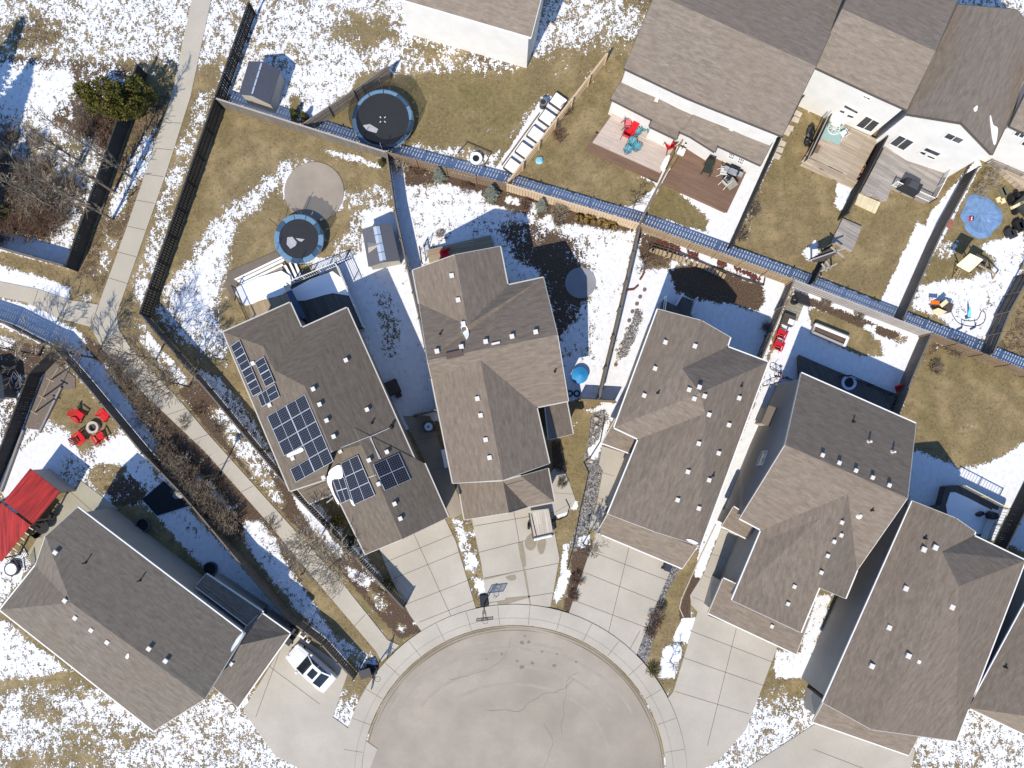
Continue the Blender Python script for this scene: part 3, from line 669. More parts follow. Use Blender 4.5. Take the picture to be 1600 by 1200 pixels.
def solar(hs, quad, nr, nc, skip=()):
    tl, tr, br, bl = [Vector((*q, 0)) for q in quad]
    def at(u, v): return (tl*(1-u)+tr*u)*(1-v)+(bl*(1-u)+br*u)*v
    for r in range(nr):
        for c in range(nc):
            if (r, c) in skip: continue
            e = .002
            P = []
            for u, v in ((c/nc+e, r/nr+e), ((c+1)/nc-e, r/nr+e), ((c+1)/nc-e, (r+1)/nr-e), (c/nc+e, (r+1)/nr-e)):
                q = at(u, v); p, n = hs.hit(q.x, q.y); P.append((p, n))
            q = at((c+.5)/nc, (r+.5)/nr); pl0, n = hs.hit(q.x, q.y); cs = [at(u, v) for u, v in ((c/nc+e, r/nr+e), ((c+1)/nc-e, r/nr+e), ((c+1)/nc-e, (r+1)/nr-e), (c/nc+e, (r+1)/nr-e))]
            T = [on_plane(k_.x, k_.y, pl0+n*.13, n) for k_ in cs]; Bm = [p-n*.05 for p in T]
            mb = MB(); mb.face(T[::-1] if (T[1]-T[0]).cross(T[2]-T[0]).z < 0 else T, 1)
            for i in range(4): mb.face([T[i], Bm[i], Bm[(i+1) % 4], T[(i+1) % 4]], 1)
            ctr = sum(T, Vector())/4; I = [p.lerp(ctr, 0)+((ctr-p).normalized()*.05)+n*.006 for p in T]; uv = [(0, 0), (1, 0), (1, 1), (0, 1)]
            if (I[1]-I[0]).cross(I[2]-I[0]).z < 0: I, uv = I[::-1], uv[::-1]
            mb.face(I, 0, uv)
            mid0, mid1 = I[0].lerp(I[1], .5), I[3].lerp(I[2], .5)
            if (T[1]-T[0]).length > (T[3]-T[0]).length: mb.bar(mid0+n*.004, mid1+n*.004, .035, .008, 1, up=n)
            else: mb.bar(I[0].lerp(I[3], .5)+n*.004, I[1].lerp(I[2], .5)+n*.004, .035, .008, 1, up=n)
            mb.build('solar_panel', [SOL, FRM], hs.root)
solar(H1, [(417, 651), (476, 616), (521, 721), (462, 754)], 5, 2, {(3, 0)})
solar(H1, [(532, 724), (559, 711), (586, 774), (553, 789)], 3, 1); solar(H1, [(519, 748), (537, 745), (548, 780), (533, 787)], 2, 1)
solar(H1, [(583, 726), (623, 708), (642, 749), (601, 767)], 2, 1)
solar(H1, [(360, 541), (374, 531), (409, 612), (395, 620)], 4, 1); solar(H1, [(398, 566), (412, 557), (429, 597), (415, 605)], 2, 1); solar(H1, [(402, 618), (429, 600), (437, 620), (409, 636)], 1, 2)
SNOWM = plain('snow', (.86, .87, .89), .9, .05, 2, bump=.3)
H1.patch('roof_snow', [(515, 738), (522, 730), (533, 726), (537, 738), (535, 747), (520, 750), (524, 770), (532, 785), (529, 786), (520, 768), (513, 752)], SNOWM, .16, flat=(531, 745))
H1.patch('roof_snow', [(450, 710), (462, 704), (472, 699), (475, 704), (464, 709), (452, 714)], SNOWM, .1); H1.patch('roof_snow', [(548, 780), (552, 783), (556, 790), (551, 788)], SNOWM, .08)
mb = MB()
for line in ([(517, 706), (577, 682), (595, 717)], [(579, 682), (593, 717)], [(579, 682), (610, 668)], [(576, 746), (588, 742)]):
    P = [H1.hit(*q)[0]+Vector((0, 0, .05)) for q in line]; mb.tube(P, .028, 5)
mb.build('conduit', VENTW, H1.root)
mb = MB(); mb.bar(W(506, 778, .05), W(515, 776, 2.6), .09); mb.bar(W(510, 786, .05), W(520, 778, 2.8), .09); mb.build('porch_post', WH, H1.root)

# ---- middle house
P1, Pa, P2, P3, P4, Pe = (645, 422, 5.4), (711, 398, 7.2), (781, 385, 5.4), (793, 446, 5.4), (849, 434, 5.4), (871, 523, 7.6)
P5, P6, P7, Pf, P8 = (888, 626, 5.4), (838, 636, 5.4), (858, 724, 5.4), (786, 750, 7.1), (708, 755, 5.4)
Pw, V1, V2, r1, r2 = (668, 563, 7.6), (655, 474, 5.4), (675, 592, 5.4), (731, 508, 7.2), (751, 562, 7.25)
a_, b_, c_, d_, e_, g_, h_, i_ = (716, 755, 3.0), (786, 752, 4.7), (795, 801, 4.7), (726, 812, 3.0), (824, 792, 3.0), (814, 744, 4.7), (866, 784, 3.0), (856, 732, 3.0)
H2 = House('house', 'brown roofed house in the middle with a bare round pad behind it', [
    [[P1, Pa, r1, V1], [Pa, P2, P3, r1], [V1, r1, P3, P4, Pe, Pw], [Pw, Pe, P5, P6, r2, V2], [V2, r2, Pf, P8], [r2, P6, P7, Pf]],
    [[a_, b_, c_, d_], [b_, c_, e_], [b_, e_, h_, g_], [g_, h_, i_]],
    [[(852, 634, 3.7), (885, 627, 2.9), (895, 678, 2.9), (858, 687, 3.7)]]], SH_B, SID_T, trim=TRIMT, over=.4)
y2 = yaw_of((668, 563), (871, 523))
H2.vents([(706, 431), (716, 469), (724, 506), (683, 549), (721, 542), (759, 534), (800, 526), (837, 519), (746, 623), (751, 649), (759, 687), (765, 715)], y2, .37)
H2.pipes([(688, 522), (867, 580)])
H2.patch('roof_snow', [(720, 512), (728, 510), (733, 522), (730, 531), (727, 528)], SNOWM, .12)
mb = MB()
for a, b in (((697, 557), (723, 551)),): mb.bar(H2.hit(*a)[0]+Vector((0, 0, .03)), H2.hit(*b)[0]+Vector((0, 0, .03)), .5, .04)
mb.build('shingle_bundle', plain('red_brown_shingle', (.11, .075, .065), .9), H2.root)
mb = MB(); mb.bar(H2.hit(768, 538)[0]+Vector((0, 0, .05)), H2.hit(781, 535)[0]+Vector((0, 0, .05)), .16, .1); mb.build('ridge_board', VENTW, H2.root)
mb = MB(); mb.box(W(697, 716, 1.0), (.55, 1.6, .3), y2); mb.build('gas_meter', WH, H2.root)

# ---- third house
HT = [(1028, 483, 5.5), (1096, 501, 7.4), (1141, 527, 5.5), (1136, 542, 5.5), (1200, 566, 5.5), (1066, 576, 7.4), (1094, 614, 8.1), (1024, 831, 7.0), (1094, 853, 5.5), (950, 803, 5.5), (998, 686, 5.5), (1102, 646, 7.7), (960, 668, 5.5)]
NW, Ga, N2, nt, NE, K1, K2, F3, SE, SW, w2, K4, W1 = HT
H3 = House('house', 'brown roofed house with a snow filled back garden and a curved stone bed', [
    [[NW, Ga, K1, K2, W1], [Ga, N2, nt, K1], [nt, NE, K2, K1], [W1, K2, K4, w2], [w2, K4, F3, SW], [NE, SE, F3, K4, K2]],
    [[(953, 797, 4.4), (1094, 848, 4.4), (1066, 888, 3.0), (933, 832, 3.0)]],
    [[(962, 654, 3.9), (1000, 676, 3.9), (987, 709, 3.0), (941, 692, 3.0)]]], SH_B, SID_G, over=.42)
y3 = yaw_of((950, 803), (1094, 853))
H3.vents([(1006, 618), (1076, 609), (1092, 605), (1100, 619), (1084, 623), (1154, 622), (1107, 648), (1138, 664), (1091, 693), (1122, 708), (1074, 737), (1107, 750), (1058, 781), (1091, 794), (1039, 535), (1085, 541), (1023, 576)], y3, .35)
H3.pipes([(1028, 614), (1158, 603), (1114, 743)])
H3.patch('roof_snow', [(1072, 842), (1080, 843), (1090, 848), (1086, 850), (1076, 846)], SNOWM, .06)

# ---- fourth house
nw, ne, Ea, sem, Wa, swm, w3, fl, fr, s1, T_, Rf = (1252, 583, 5.6), (1431, 662, 5.6), (1418, 778, 8.8), (1339, 891, 5.6), (1227, 695, 8.8), (1156, 810, 5.6), (1190, 828, 5.6), (1144, 938, 5.6), (1251, 988, 7.2), (1321, 935, 5.6), (1325, 772, 8.3), (1280, 918, 7.6)
H4 = House('house', 'house with a steep brown gable roof and a tall grey side wall', [
    [[nw, ne, Ea, Wa], [Wa, Ea, sem, T_, w3, swm], [T_, sem, s1, Rf], [w3, T_, Rf, fr, fl]],
    [[(1130, 904, 4.0), (1266, 966, 4.0), (1244, 1022, 2.9), (1107, 958, 2.9)]],
    [[(1146, 792, 3.6), (1182, 815, 3.6), (1166, 841, 2.9), (1128, 822, 2.9)]]], SH_B, SID_G, over=.35)
y4 = yaw_of((1252, 583), (1431, 662))
H4.vents([(1284, 711), (1310, 723), (1336, 735), (1362, 746), (1388, 758), (1314, 816), (1313, 836), (1302, 846), (1292, 868), (1282, 894), (1240, 916), (1230, 943), (1205, 978)], y4, .31)
H4.pipes([(1333, 659)]); H4.pipes([(1357, 690), (1394, 706)], mat=VENTW, r=.09, h=.55); H4.pipes([(1343, 806)], mat=VENTW, r=.14, h=.3); H4.pipes([(1362, 797)])
wp = W(1211, 608, 0)
wd = (W(1156, 810, 5.6)-W(1252, 583, 5.6)); wd.z = 0; wd.normalize(); wn = Vector((wd.y, -wd.x, 0)); wn = wn if wn.x < 0 else -wn
P0 = W(1252, 583, 5.6); P0.z = 0; P0 = P0-wn*.35
H4.window(P0, wn, [(1191, 706), (1200, 705), (1192, 726), (1183, 727)], split=1)
mb = MB(); c = W(1191, 650, 1.2); mb.prism([(c.x+wd.x*a-wn.x*b, c.y+wd.y*a-wn.y*b) for a, b in ((-.75, -.1), (.75, -.1), (.75, 1.4), (-.75, 1.4))], .4, 2.5)
ch = mb.build('fireplace_chase', SID_T, H4.root)
mb = MB(); mb.face([(c.x+wd.x*a-wn.x*b, c.y+wd.y*a-wn.y*b, z) for a, b, z in ((-.85, -.25, 2.45), (.85, -.25, 2.45), (.85, 1.2, 3.0), (-.85, 1.2, 3.0))]); mb.build('chase_roof', SH_T, ch)

# ---- fifth and sixth houses along the right edge
q5 = [(1426, 783, 5.5), (1494, 810, 7.3), (1524, 831, 5.5), (1521, 837, 5.5), (1602, 876, 5.5), (1472, 862, 7.3), (1498, 916, 8.0), (1362, 1140, 7.0), (1494, 1158, 5.5), (1286, 1098, 5.5)]
NW, Ga, N2, nt, NE, K1, K2, F3, SE, SW = q5
H5 = House('house', 'brown roofed house at the lower right with a railed snowy deck behind it', [
    [[NW, Ga, K1, K2, F3, SW], [Ga, N2, nt, K1], [nt, NE, K2, K1], [NE, SE, F3, K2]],
    [[(1290, 1092, 4.4), (1440, 1142, 4.4), (1420, 1180, 3.0), (1270, 1128, 3.0)]]], SH_B, SID_G, over=.42)
H5.vents([(1442, 858), (1460, 855), (1414, 919), (1486, 948), (1388, 980), (1462, 1002), (1418, 1024), (1361, 1040)], y4, .42)
H5.vents([(1503, 958), (1564, 919), (1543, 968), (1521, 1018), (1480, 1010), (1434, 1033)], y4, .31); H5.pipes([(1445, 841), (1522, 988)])
H5.patch('roof_snow', [(1450, 1035), (1456, 1036), (1468, 1046), (1462, 1046)], SNOWM, .05)
H6 = House('house', 'house at the lower right corner beyond a narrow dark side gap', [
    [[(1641, 870, 5.5), (1770, 925, 5.5), (1700, 940, 7.6)], [(1641, 870, 5.5), (1700, 940, 7.6), (1610, 1120, 7.6), (1514, 1106, 5.5)], [(1770, 925, 5.5), (1660, 1175, 5.5), (1610, 1120, 7.6), (1700, 940, 7.6)], [(1514, 1106, 5.5), (1610, 1120, 7.6), (1660, 1175, 5.5)]]], SH_B, SID_G)
H6.pipes([(1570, 1042)])

# ---- lower left house
N0, E0 = (121, 793, 5.2), (382, 991, 5.2); hp, k0, M1, RE = [onslope(*q_, N0, E0, .36) for q_ in ((71, 838), (115, 874), (111, 942), (320, 1092))]
H0 = House('house', 'dark roofed house beside the red metal roofs in the lower left', [
    [[N0, E0, RE, M1, k0, hp], [hp, k0, M1, (0, 953, 5.2), (55, 884, 5.2)], [(0, 953, 5.2), M1, RE, (240, 1142, 5.2)]],
    [[(407, 957, 3.0), (453, 990, 3.0), (375, 1008, 4.8), (384, 980, 3.9)], [(453, 990, 3.0), (372, 1105, 3.0), (325, 1066, 4.8), (375, 1008, 4.8)]],
    [[(306, 916, 3.7), (322, 897, 3.0), (411, 957, 3.0), (390, 980, 3.7)]]], SH_D, SID_T, over=.35)
y0 = yaw_of((121, 793), (382, 991))
H0.vents([(88, 863), (103, 938), (119, 965), (144, 984), (169, 1003), (234, 1013), (260, 1032), (362, 1036)], y0, .36); H0.pipes([(134, 879), (219, 907)], r=.06, h=.6)
H0.patch('roof_snow', [(372, 995), (379, 988), (381, 992), (370, 1008), (362, 1018), (362, 1012)], SNOWM, .06); H0.patch('roof_snow', [(196, 1028), (201, 1020), (202, 1026), (197, 1034)], SNOWM, .08)

# ---- houses along the top edge
T1 = House('house', 'white walled duplex with taupe roofs and two rear decks', [
    [[(954, 154, 3.0), (1019, 187, 3.0), (1015, 197, 3.0), (1057, 217, 3.0), (1061, 205, 3.0), (1079, 213, 3.0), (1072, 200, 3.35), (1092, 165, 3.75), (1050, 147, 3.75), (1030, 150, 3.7), (985, 100, 3.9)],
     [(1079, 213, 3.0), (1117, 237, 3.0), (1121, 227, 3.0), (1189, 258, 3.0), (1210, 216, 3.7), (1192, 200, 3.85), (1092, 165, 3.75), (1072, 200, 3.35)]],
    [[(975, 106, 5.9), (1070, 151, 5.9), (1106, 166, 5.9), (1222, 212, 5.9), (1275, 103, 8.0), (1024, -10, 8.0)], [(1275, 103, 8.0), (1325, -10, 5.9), (1075, -120, 5.9), (1024, -10, 8.0)]]], SH_T, SID_W, over=.16, trim=TRIMD)
yt = yaw_of((1072, 151), (1222, 212))
def roofbox(hs, px, py): 
    p, n = hs.hit(px, py); mb = MB(); mb.box(p+Vector((0, 0, .12)), (.34, .7, .24), yt, 0, taper=.8); mb.build('roof_vent', VENTW, hs.root)
roofbox(T1, 1144, 198); roofbox(T1, 1027, 153)
nT = (W(1222, 212, 0)-W(1072, 151, 0)); nT.z = 0; nT.normalize(); nT = Vector((nT.y, -nT.x, 0))
def wallpt(px, py, z, off): p = W(px, py, z); p.z = 0; return p-nT*off
Pu = wallpt(1160, 186, 5.9, .16); Pl1 = wallpt(986, 170, 3.0, .16); Pl2 = wallpt(1155, 242, 3.0, .16)
T1.window(Pu, nT, [(1123, 168), (1134, 172), (1132, 176), (1121, 172)], split=2); T1.window(Pu, nT, [(1136, 173), (1147, 178), (1145, 181), (1134, 177)], split=2)
T1.window(Pl1, nT, [(981, 165), (999, 174), (992, 187), (975, 177)], 'patio_door', split=3); 
T1.window(Pl2, nT, [(1140, 237), (1149, 241), (1146, 249), (1138, 246)], split=3, rows=2); T1.window(Pl2, nT, [(1155, 245), (1164, 249), (1160, 257), (1152, 253)], split=3, rows=2)
for c in ((1031, 214), (1090, 235)):
    q = on_plane(*c, wallpt(c[0], c[1]-8, 3.0, .9), nT); mb = MB(); mb.box(q+nT*.1, (.22, .22, .2)); mb.build('wall_lamp', DARK, T1.root)
T2 = House('house', 'white two storey house with a weathered deck and a teal rug', [
    [[(1272, 104, 5.9), (1368, 149, 5.9), (1417, 171, 5.9), (1462, 80, 7.9), (1316, 14, 7.9)], [(1462, 80, 7.9), (1505, -20, 5.9), (1360, -86, 5.9), (1316, 14, 7.9)]]], SH_T, SID_W, over=.16, trim=TRIMD)
P2w = wallpt(1340, 137, 5.9, .16)
T2.window(P2w, nT, [(1321, 162), (1343, 174), (1339, 178), (1317, 167)]); T2.window(P2w, nT, [(1314, 170), (1322, 173), (1319, 178), (1310, 174)]); T2.window(P2w, nT, [(1325, 177), (1336, 181), (1333, 185), (1322, 182)])
T2.window(P2w, nT, [(1354, 180), (1376, 191), (1361, 206), (1336, 196)], split=2); T2.window(P2w, nT, [(1350, 148), (1362, 153), (1358, 156), (1348, 151)], split=2)
T3 = House('house', 'white gable ended two storey house with a grey deck and a barbecue', [
    [[(1416, 178, 5.7), (1503, 192, 8.3), (1588, 15, 8.3), (1497, 7, 5.7)], [(1503, 192, 8.3), (1550, 241, 5.7), (1634, 64, 5.7), (1588, 15, 8.3)]]], SH_T, SID_W, over=.18, trim=TRIMD)
d3 = W(1550, 241, 5.7)-W(1416, 178, 5.7); d3.normalize(); n3 = Vector((d3.y, -d3.x, 0)); P3w = W(1416, 178, 5.7); P3w.z = 0; P3w -= n3*.18
T3.window(P3w, n3, [(1406, 210), (1430, 221), (1412, 235), (1389, 224)], split=2); T3.window(P3w, n3, [(1482, 206), (1508, 217), (1498, 224), (1473, 214)], split=2)
T3.window(P3w, n3, [(1448, 229), (1472, 239), (1464, 244), (1441, 234)]); T3.window(P3w, n3, [(1440, 235), (1449, 238), (1444, 243), (1435, 238)]); T3.window(P3w, n3, [(1451, 241), (1463, 246), (1459, 249), (1446, 244)])
T3.patch('roof_snow', [(1546, 180), (1550, 195), (1557, 200), (1556, 215), (1553, 226), (1549, 210)], SNOWM, .1); T3.patch('roof_snow', [(1521, 168), (1526, 165), (1525, 173), (1522, 173)], SNOWM, .08)
T4 = House('house', 'white house at the upper right edge beside the blue pond sheet', [
    [[(1578, 197, 5.7), (1725, 265, 5.7), (1770, 175, 7.8), (1622, 107, 7.8)], [(1622, 107, 7.8), (1770, 175, 7.8), (1812, 85, 5.7), (1664, 17, 5.7)]]], SH_T, SID_W, over=.18, trim=TRIMD)
P4w = W(1578, 197, 5.7); P4w.z = 0; P4w -= n3*.18
T4.window(P4w, n3, [(1592, 200), (1606, 206), (1598, 216), (1583, 210)], split=2); T4.window(P4w, n3, [(1604, 215), (1616, 221), (1606, 231), (1594, 225)], split=2)
House('house', 'house with a taupe roof at the very top edge behind the trampoline lawn', [
    [[(615, -5, 5.5), (830, 58, 5.5), (850, -20, 7.7), (640, -85, 7.7)], [(850, -20, 7.7), (868, -98, 5.5), (660, -162, 5.5), (640, -85, 7.7)]]], SH_T, SID_W, over=.3)
# ================================================================ fences
F_DARK = wood('dark_stained_boards', (.052, .050, .048)); F_GREY = wood('weathered_grey_boards', (.20, .175, .145)); F_TAN = wood('tan_boards', (.36, .27, .165)); F_NEW = wood('fresh_pine_boards', (.58, .44, .29), .12, .15)
F_BROWN = wood('old_brown_boards', (.23, .165, .105)); F_LIGHT = wood('silvered_boards', (.40, .37, .345), .14, .2); F_MID = wood('mid_grey_boards', (.155, .14, .125)); F_OLIVE = wood('grey_brown_boards', (.17, .145, .115))
def fence(label, pts, m, h=1.8, bw=.2, gap=.022, post=2.44, cap=True, side=1, rail_side=-1, pm=None, jit=.012, name='fence', group=None):
    """pts: picture points along the top edge; boards, rails, cap and posts are real pieces"""
    P = [W(x, y, h) for x, y in pts]; root = thing(name, label, 'fence', (P[0].x, P[0].y, 0), group); q = random.Random(len(label)+int(pts[0][0]))
    bd, rl, cp = MB(), MB(), MB(); posts = []
    for a, b in zip(P, P[1:]):
        a = Vector((a.x, a.y, 0)); b = Vector((b.x, b.y, 0)); L = (b-a).length; d = (b-a)/L; nn = Vector((-d.y, d.x, 0)); rz = atan2(d.y, d.x)
        n = max(1, round(L/(bw+gap))); st = L/n
        for i in range(n):
            c = a+d*(st*(i+.5))+nn*q.uniform(-.004, .004); hh = h-.03+q.uniform(-jit, jit)
            bd.box((c.x, c.y, .04+hh/2), (st-gap, .022, hh), rz)
        for z in (.3, h-.3, h*.55):
            o = nn*(.038*rail_side); rl.bar(a+o+Vector((0, 0, z)), b+o+Vector((0, 0, z)), .04, .09)
        if cap: cp.bar(a+Vector((0, 0, h+.012)), b+Vector((0, 0, h+.012)), .13, .035)
        k = max(1, round(L/post))
        for i in range(k+(1 if b is P[-1] or True and (b-Vector((P[-1].x, P[-1].y, 0))).length < 1e-6 else 0)): posts.append((a+d*(L*i/k)+nn*(.075*rail_side), rz))
    bd.build('board_panel', m, root); rl.build('rail', pm or m, root)
    if cap: cp.build('cap_rail', pm or m, root)
    p0 = None
    for c, rz in posts:
        if p0 is None:
            mb = MB(); mb.box((0, 0, (h+.1)/2), (.1, .1, h+.1)); mb.box((0, 0, h+.13), (.13, .13, .05), 0, 0, taper=.4); p0 = o = mb.build('post', pm or m, root, org=(0, 0, 0))
        else: o = p0.copy(); COL.objects.link(o)
        o.location = c-ORG[root.name]; o.rotation_euler = (0, 0, rz)
    return root
fence('dark stained board fence with two rails between the side path and the solar house garden', [(388, 4), (335, 154), (218, 490)], F_DARK, rail_side=1, gap=.024)
fence('dark board fence running diagonally from the bend of the side path to the first driveway', [(218, 490), (320, 607), (455, 768), (500, 815), (556, 872), (600, 918), (630, 950)], F_MID, h=1.75, rail_side=1)
fence('grey tan back fence behind the round patio and the smaller trampoline', [(335, 153), (604, 238)], F_GREY, rail_side=1, bw=.24, pm=F_LIGHT, gap=.03)
fence('old brown board fence behind the blue spruces of the middle house', [(604, 238), (790, 287)], F_BROWN, rail_side=-1, gap=.045, bw=.22)
fence('fresh pale pine fence behind the ornamental grass of the middle house', [(790, 287), (1003, 351)], F_NEW, rail_side=1, gap=.04, bw=.22)
fence('tan slatted back fence behind the curved stone bed garden', [(1003, 351), (1240, 437)], F_TAN, rail_side=-1, bw=.22, gap=.05)
fence('silvery grey back fence behind the raised bed with two red chairs', [(1240, 437), (1455, 520)], F_LIGHT, rail_side=1, gap=.04)
fence('brown back fence behind the wide tan lawn at the right', [(1455, 520), (1700, 618)], F_BROWN, rail_side=-1, gap=.045)
fence('thin grey side fence between the small shed and the middle house', [(604, 239), (617, 330), (636, 417), (655, 497), (683, 640)], F_GREY)
fence('short dark gate fence between the solar house and the middle house', [(645, 649), (683, 640)], F_MID, h=1.7)
fence('thin grey brown side fence right of the bare round pad', [(1001, 351), (960, 525), (936, 623)], F_OLIVE)
fence('short fence across the grass strip below the blue round tarp', [(906, 624), (962, 627)], F_BROWN, h=1.6)
fence('grey side fence beside the two red chairs on snow', [(1241, 438), (1190, 562)], F_GREY, h=1.8)
fence('grey side fence with pale lattice at its end beside the red bench', [(1456, 521), (1426, 590), (1404, 648)], F_MID, rail_side=1, gap=.008)
fence('dark fence beyond the railed deck at the lower right edge', [(1632, 738), (1572, 859)], F_DARK, rail_side=1, gap=.008)
fence('tan grey fence slanting up beside the large trampoline', [(473, 194), (551, 142), (605, 104)], F_GREY, rail_side=-1)
fence('pale pine fence beside the row of snow filled garden beds', [(791, 287), (894, 154), (948, 84)], F_NEW, rail_side=-1, gap=.012, h=1.7)
fence('thin brown fence between the two rear decks of the duplex', [(1000, 348), (1069, 214)], F_BROWN, h=1.7)
fence('dark fence right of the brown deck with patio furniture', [(1146, 380), (1221, 213), (1254, 150)], F_DARK, h=1.8)
fence('low dark fence by the garden arbour', [(1300, 384), (1272, 441)], F_DARK, h=1.5)
fence('tall dark privacy fence between the teal rug deck and the grey deck', [(1325, 332), (1389, 209)], F_DARK, h=2.0)
fence('dark grey fence with a snow strip along it left of the blue pond sheet', [(1412, 498), (1470, 367), (1529, 260)], F_MID, h=1.9, gap=.012)
fence('dark grey fence at the right edge below the play tower', [(1552, 553), (1578, 487), (1612, 425)], F_MID, h=1.9, gap=.012, rail_side=1)
fence('very dark tall fence left of the side path below the evergreen crown', [(214, 100), (189, 170), (102, 416)], F_DARK, h=1.9, gap=.008)
fence('tan capped fence with a shaded snow strip at the far left', [(102, 416), (0, 387), (-80, 363)], F_OLIVE, h=1.8, gap=.01)
fence('grey brown fence running under the bare shrubs from the far left to the white car', [(-60, 482), (0, 502), (66, 536), (81, 541), (124, 590), (222, 708), (280, 768), (300, 791), (446, 965), (503, 1008), (552, 1062)], F_OLIVE, h=1.8, gap=.016)
fence('dark fence left of the timber trellis and brown gravel', [(82, 546), (44, 585), (0, 702), (-40, 800)], F_DARK, h=1.8, gap=.008)
# ================================================================ things in the gardens
def M_(n, c, **k): return plain(n, lin(c), **k)
RED = M_('red_plastic', (205, 30, 40), rough=.4, var=.1); TEAL = M_('teal_weave', (72, 150, 165), rough=.6); BLUE = M_('blue_vinyl', (58, 84, 108), rough=.45, var=.12); BLUE_LIT = M_('lit_blue_vinyl', (100, 134, 162), rough=.5, var=.12)
MAT_T = M_('trampoline_mat', (44, 46, 50), rough=.75, var=.12); STEEL = M_('galvanised_steel', (190, 192, 196), rough=.35, metal=.6, var=.08); NET = netting('dark_netting'); NET2 = netting('thin_netting', a=.3)
CEDAR = wood('cedar', (.40, .30, .19), .15, .2); GREYW = wood('grey_timber', (.30, .28, .26)); YELW = wood('yellow_plywood', (.80, .72, .46), .06, .1); DKW = wood('dark_timber', (.085, .07, .06))
STONE = plain('pale_stone', (.50, .44, .36), .9, .25, 5, bump=.4); TAR = M_('brown_tile', (120, 98, 82), rough=.8); BLK = BLACK; RUB = M_('tyre_rubber', (32, 32, 34), rough=.8); CREAM = M_('cream_panel', (222, 208, 165), rough=.7)
SNOW = SNOWM
def P3(px, py, z=0.0): return W(px, py, z)
def ang(a, b): d = W(*b)-W(*a); return atan2(d.y, d.x)

# ---- trampolines
def trampoline(loc, R, zt, name_label, rot=0, net_arc=None, npole=6, poleh=2.6, pole_out=.25, patches=(), marks=False, rin=.80):
    t = thing('trampoline', name_label, 'trampoline', loc, 'trampolines in the back gardens'); x, y = loc[0], loc[1]; c = Vector((x, y, 0))
    mb = MB(); mb.cyl((x, y, zt-.02), R*(rin+.03), .03, 48); mb.build('jumping_mat', MAT_T, t)
    mb = MB()
    for k in range(12):
        a = rot+2*pi*k/12; mb.ring((x, y, 0), R*rin, R, zt+.01, zt+.05, 6, k % 2 if k not in (2, 6) else 1, a+.015, a+2*pi/12-.015)
    mb.build('spring_pad', [BLUE, BLUE_LIT], t)  # one blue vinyl; lighter segments have the lit look put into their colour
    mb = MB(); mb.tube([(x+R*cos(k*pi/24), y+R*sin(k*pi/24), zt-.03) for k in range(48)], .035, 6, closed=True); mb.build('frame', STEEL, t)
    for k in range(4):
        a = rot+k*pi/2; mb = MB(); a1, a2 = a-.22, a+.22; p = lambda aa, z, r=R: (x+r*cos(aa), y+r*sin(aa), z)
        mb.tube([p(a1, zt-.04), p(a1, .06), p(a2, .06), p(a2, zt-.04)], .028, 6); mb.build('leg', STEEL, t)
    for k in range(npole):
        a = rot+.3+2*pi*k/npole; p = lambda z, r: (x+r*cos(a), y+r*sin(a), z)
        mb = MB(); mb.tube([p(.2, R+.04), p(zt+.3, R+.06), p(poleh*.9, R+pole_out), p(poleh, R+pole_out-.08)], .024, 6); mb.build('net_pole', STEEL if k % 2 else BLK, t)
    if net_arc:
        mb = MB(); a0, a1 = net_arc; n = 24
        for k in range(n):
            b0, b1 = a0+(a1-a0)*k/n, a0+(a1-a0)*(k+1)/n; z0 = poleh-.15-.25*abs(sin(k*.8)); z1 = poleh-.15-.25*abs(sin((k+1)*.8))
            mb.face([(x+(R-.06)*cos(b0), y+(R-.06)*sin(b0), zt+.05), (x+(R-.06)*cos(b1), y+(R-.06)*sin(b1), zt+.05), (x+(R+.08)*cos(b1), y+(R+.08)*sin(b1), z1), (x+(R+.08)*cos(b0), y+(R+.08)*sin(b0), z0)])
        mb.build('safety_net', NET, t)
    for pts in patches:
        mb = MB(); mb.face([(*W2(px, py, zt), zt+.03) for px, py in pts]); o = mb.build('ice_patch', M_('wet_ice', (170, 168, 172), rough=.25, var=.2), t)
    if marks:
        mb = MB()
        for k in range(4):
            a = pi/4+k*pi/2; mb.bar((x+.2*cos(a), y+.2*sin(a), zt+.02), (x+.36*cos(a), y+.36*sin(a), zt+.02), .06, .012)
        mb.build('centre_mark', WH, t)
    return t
c = W(467, 373, .85); trampoline((c.x, c.y, 0), 38.5*S*.985, .85, 'smaller blue rimmed trampoline beside the round concrete patio', .2, (.1, 1.7), 6, 2.5, .3, [[(449, 371), (457, 370), (464, 379), (462, 384), (454, 389), (448, 382)], [(462, 372), (476, 374), (471, 378), (466, 376)]])
c = W(598, 187, .9); trampoline((c.x, c.y, 0), 47.5*S*.985, .9, 'large trampoline with a white cross on its mat by the back fence', .5, (0, 2*pi), 8, 2.5, .12, [[(567, 196), (578, 194), (591, 202), (588, 208), (573, 204)]], True, .87)

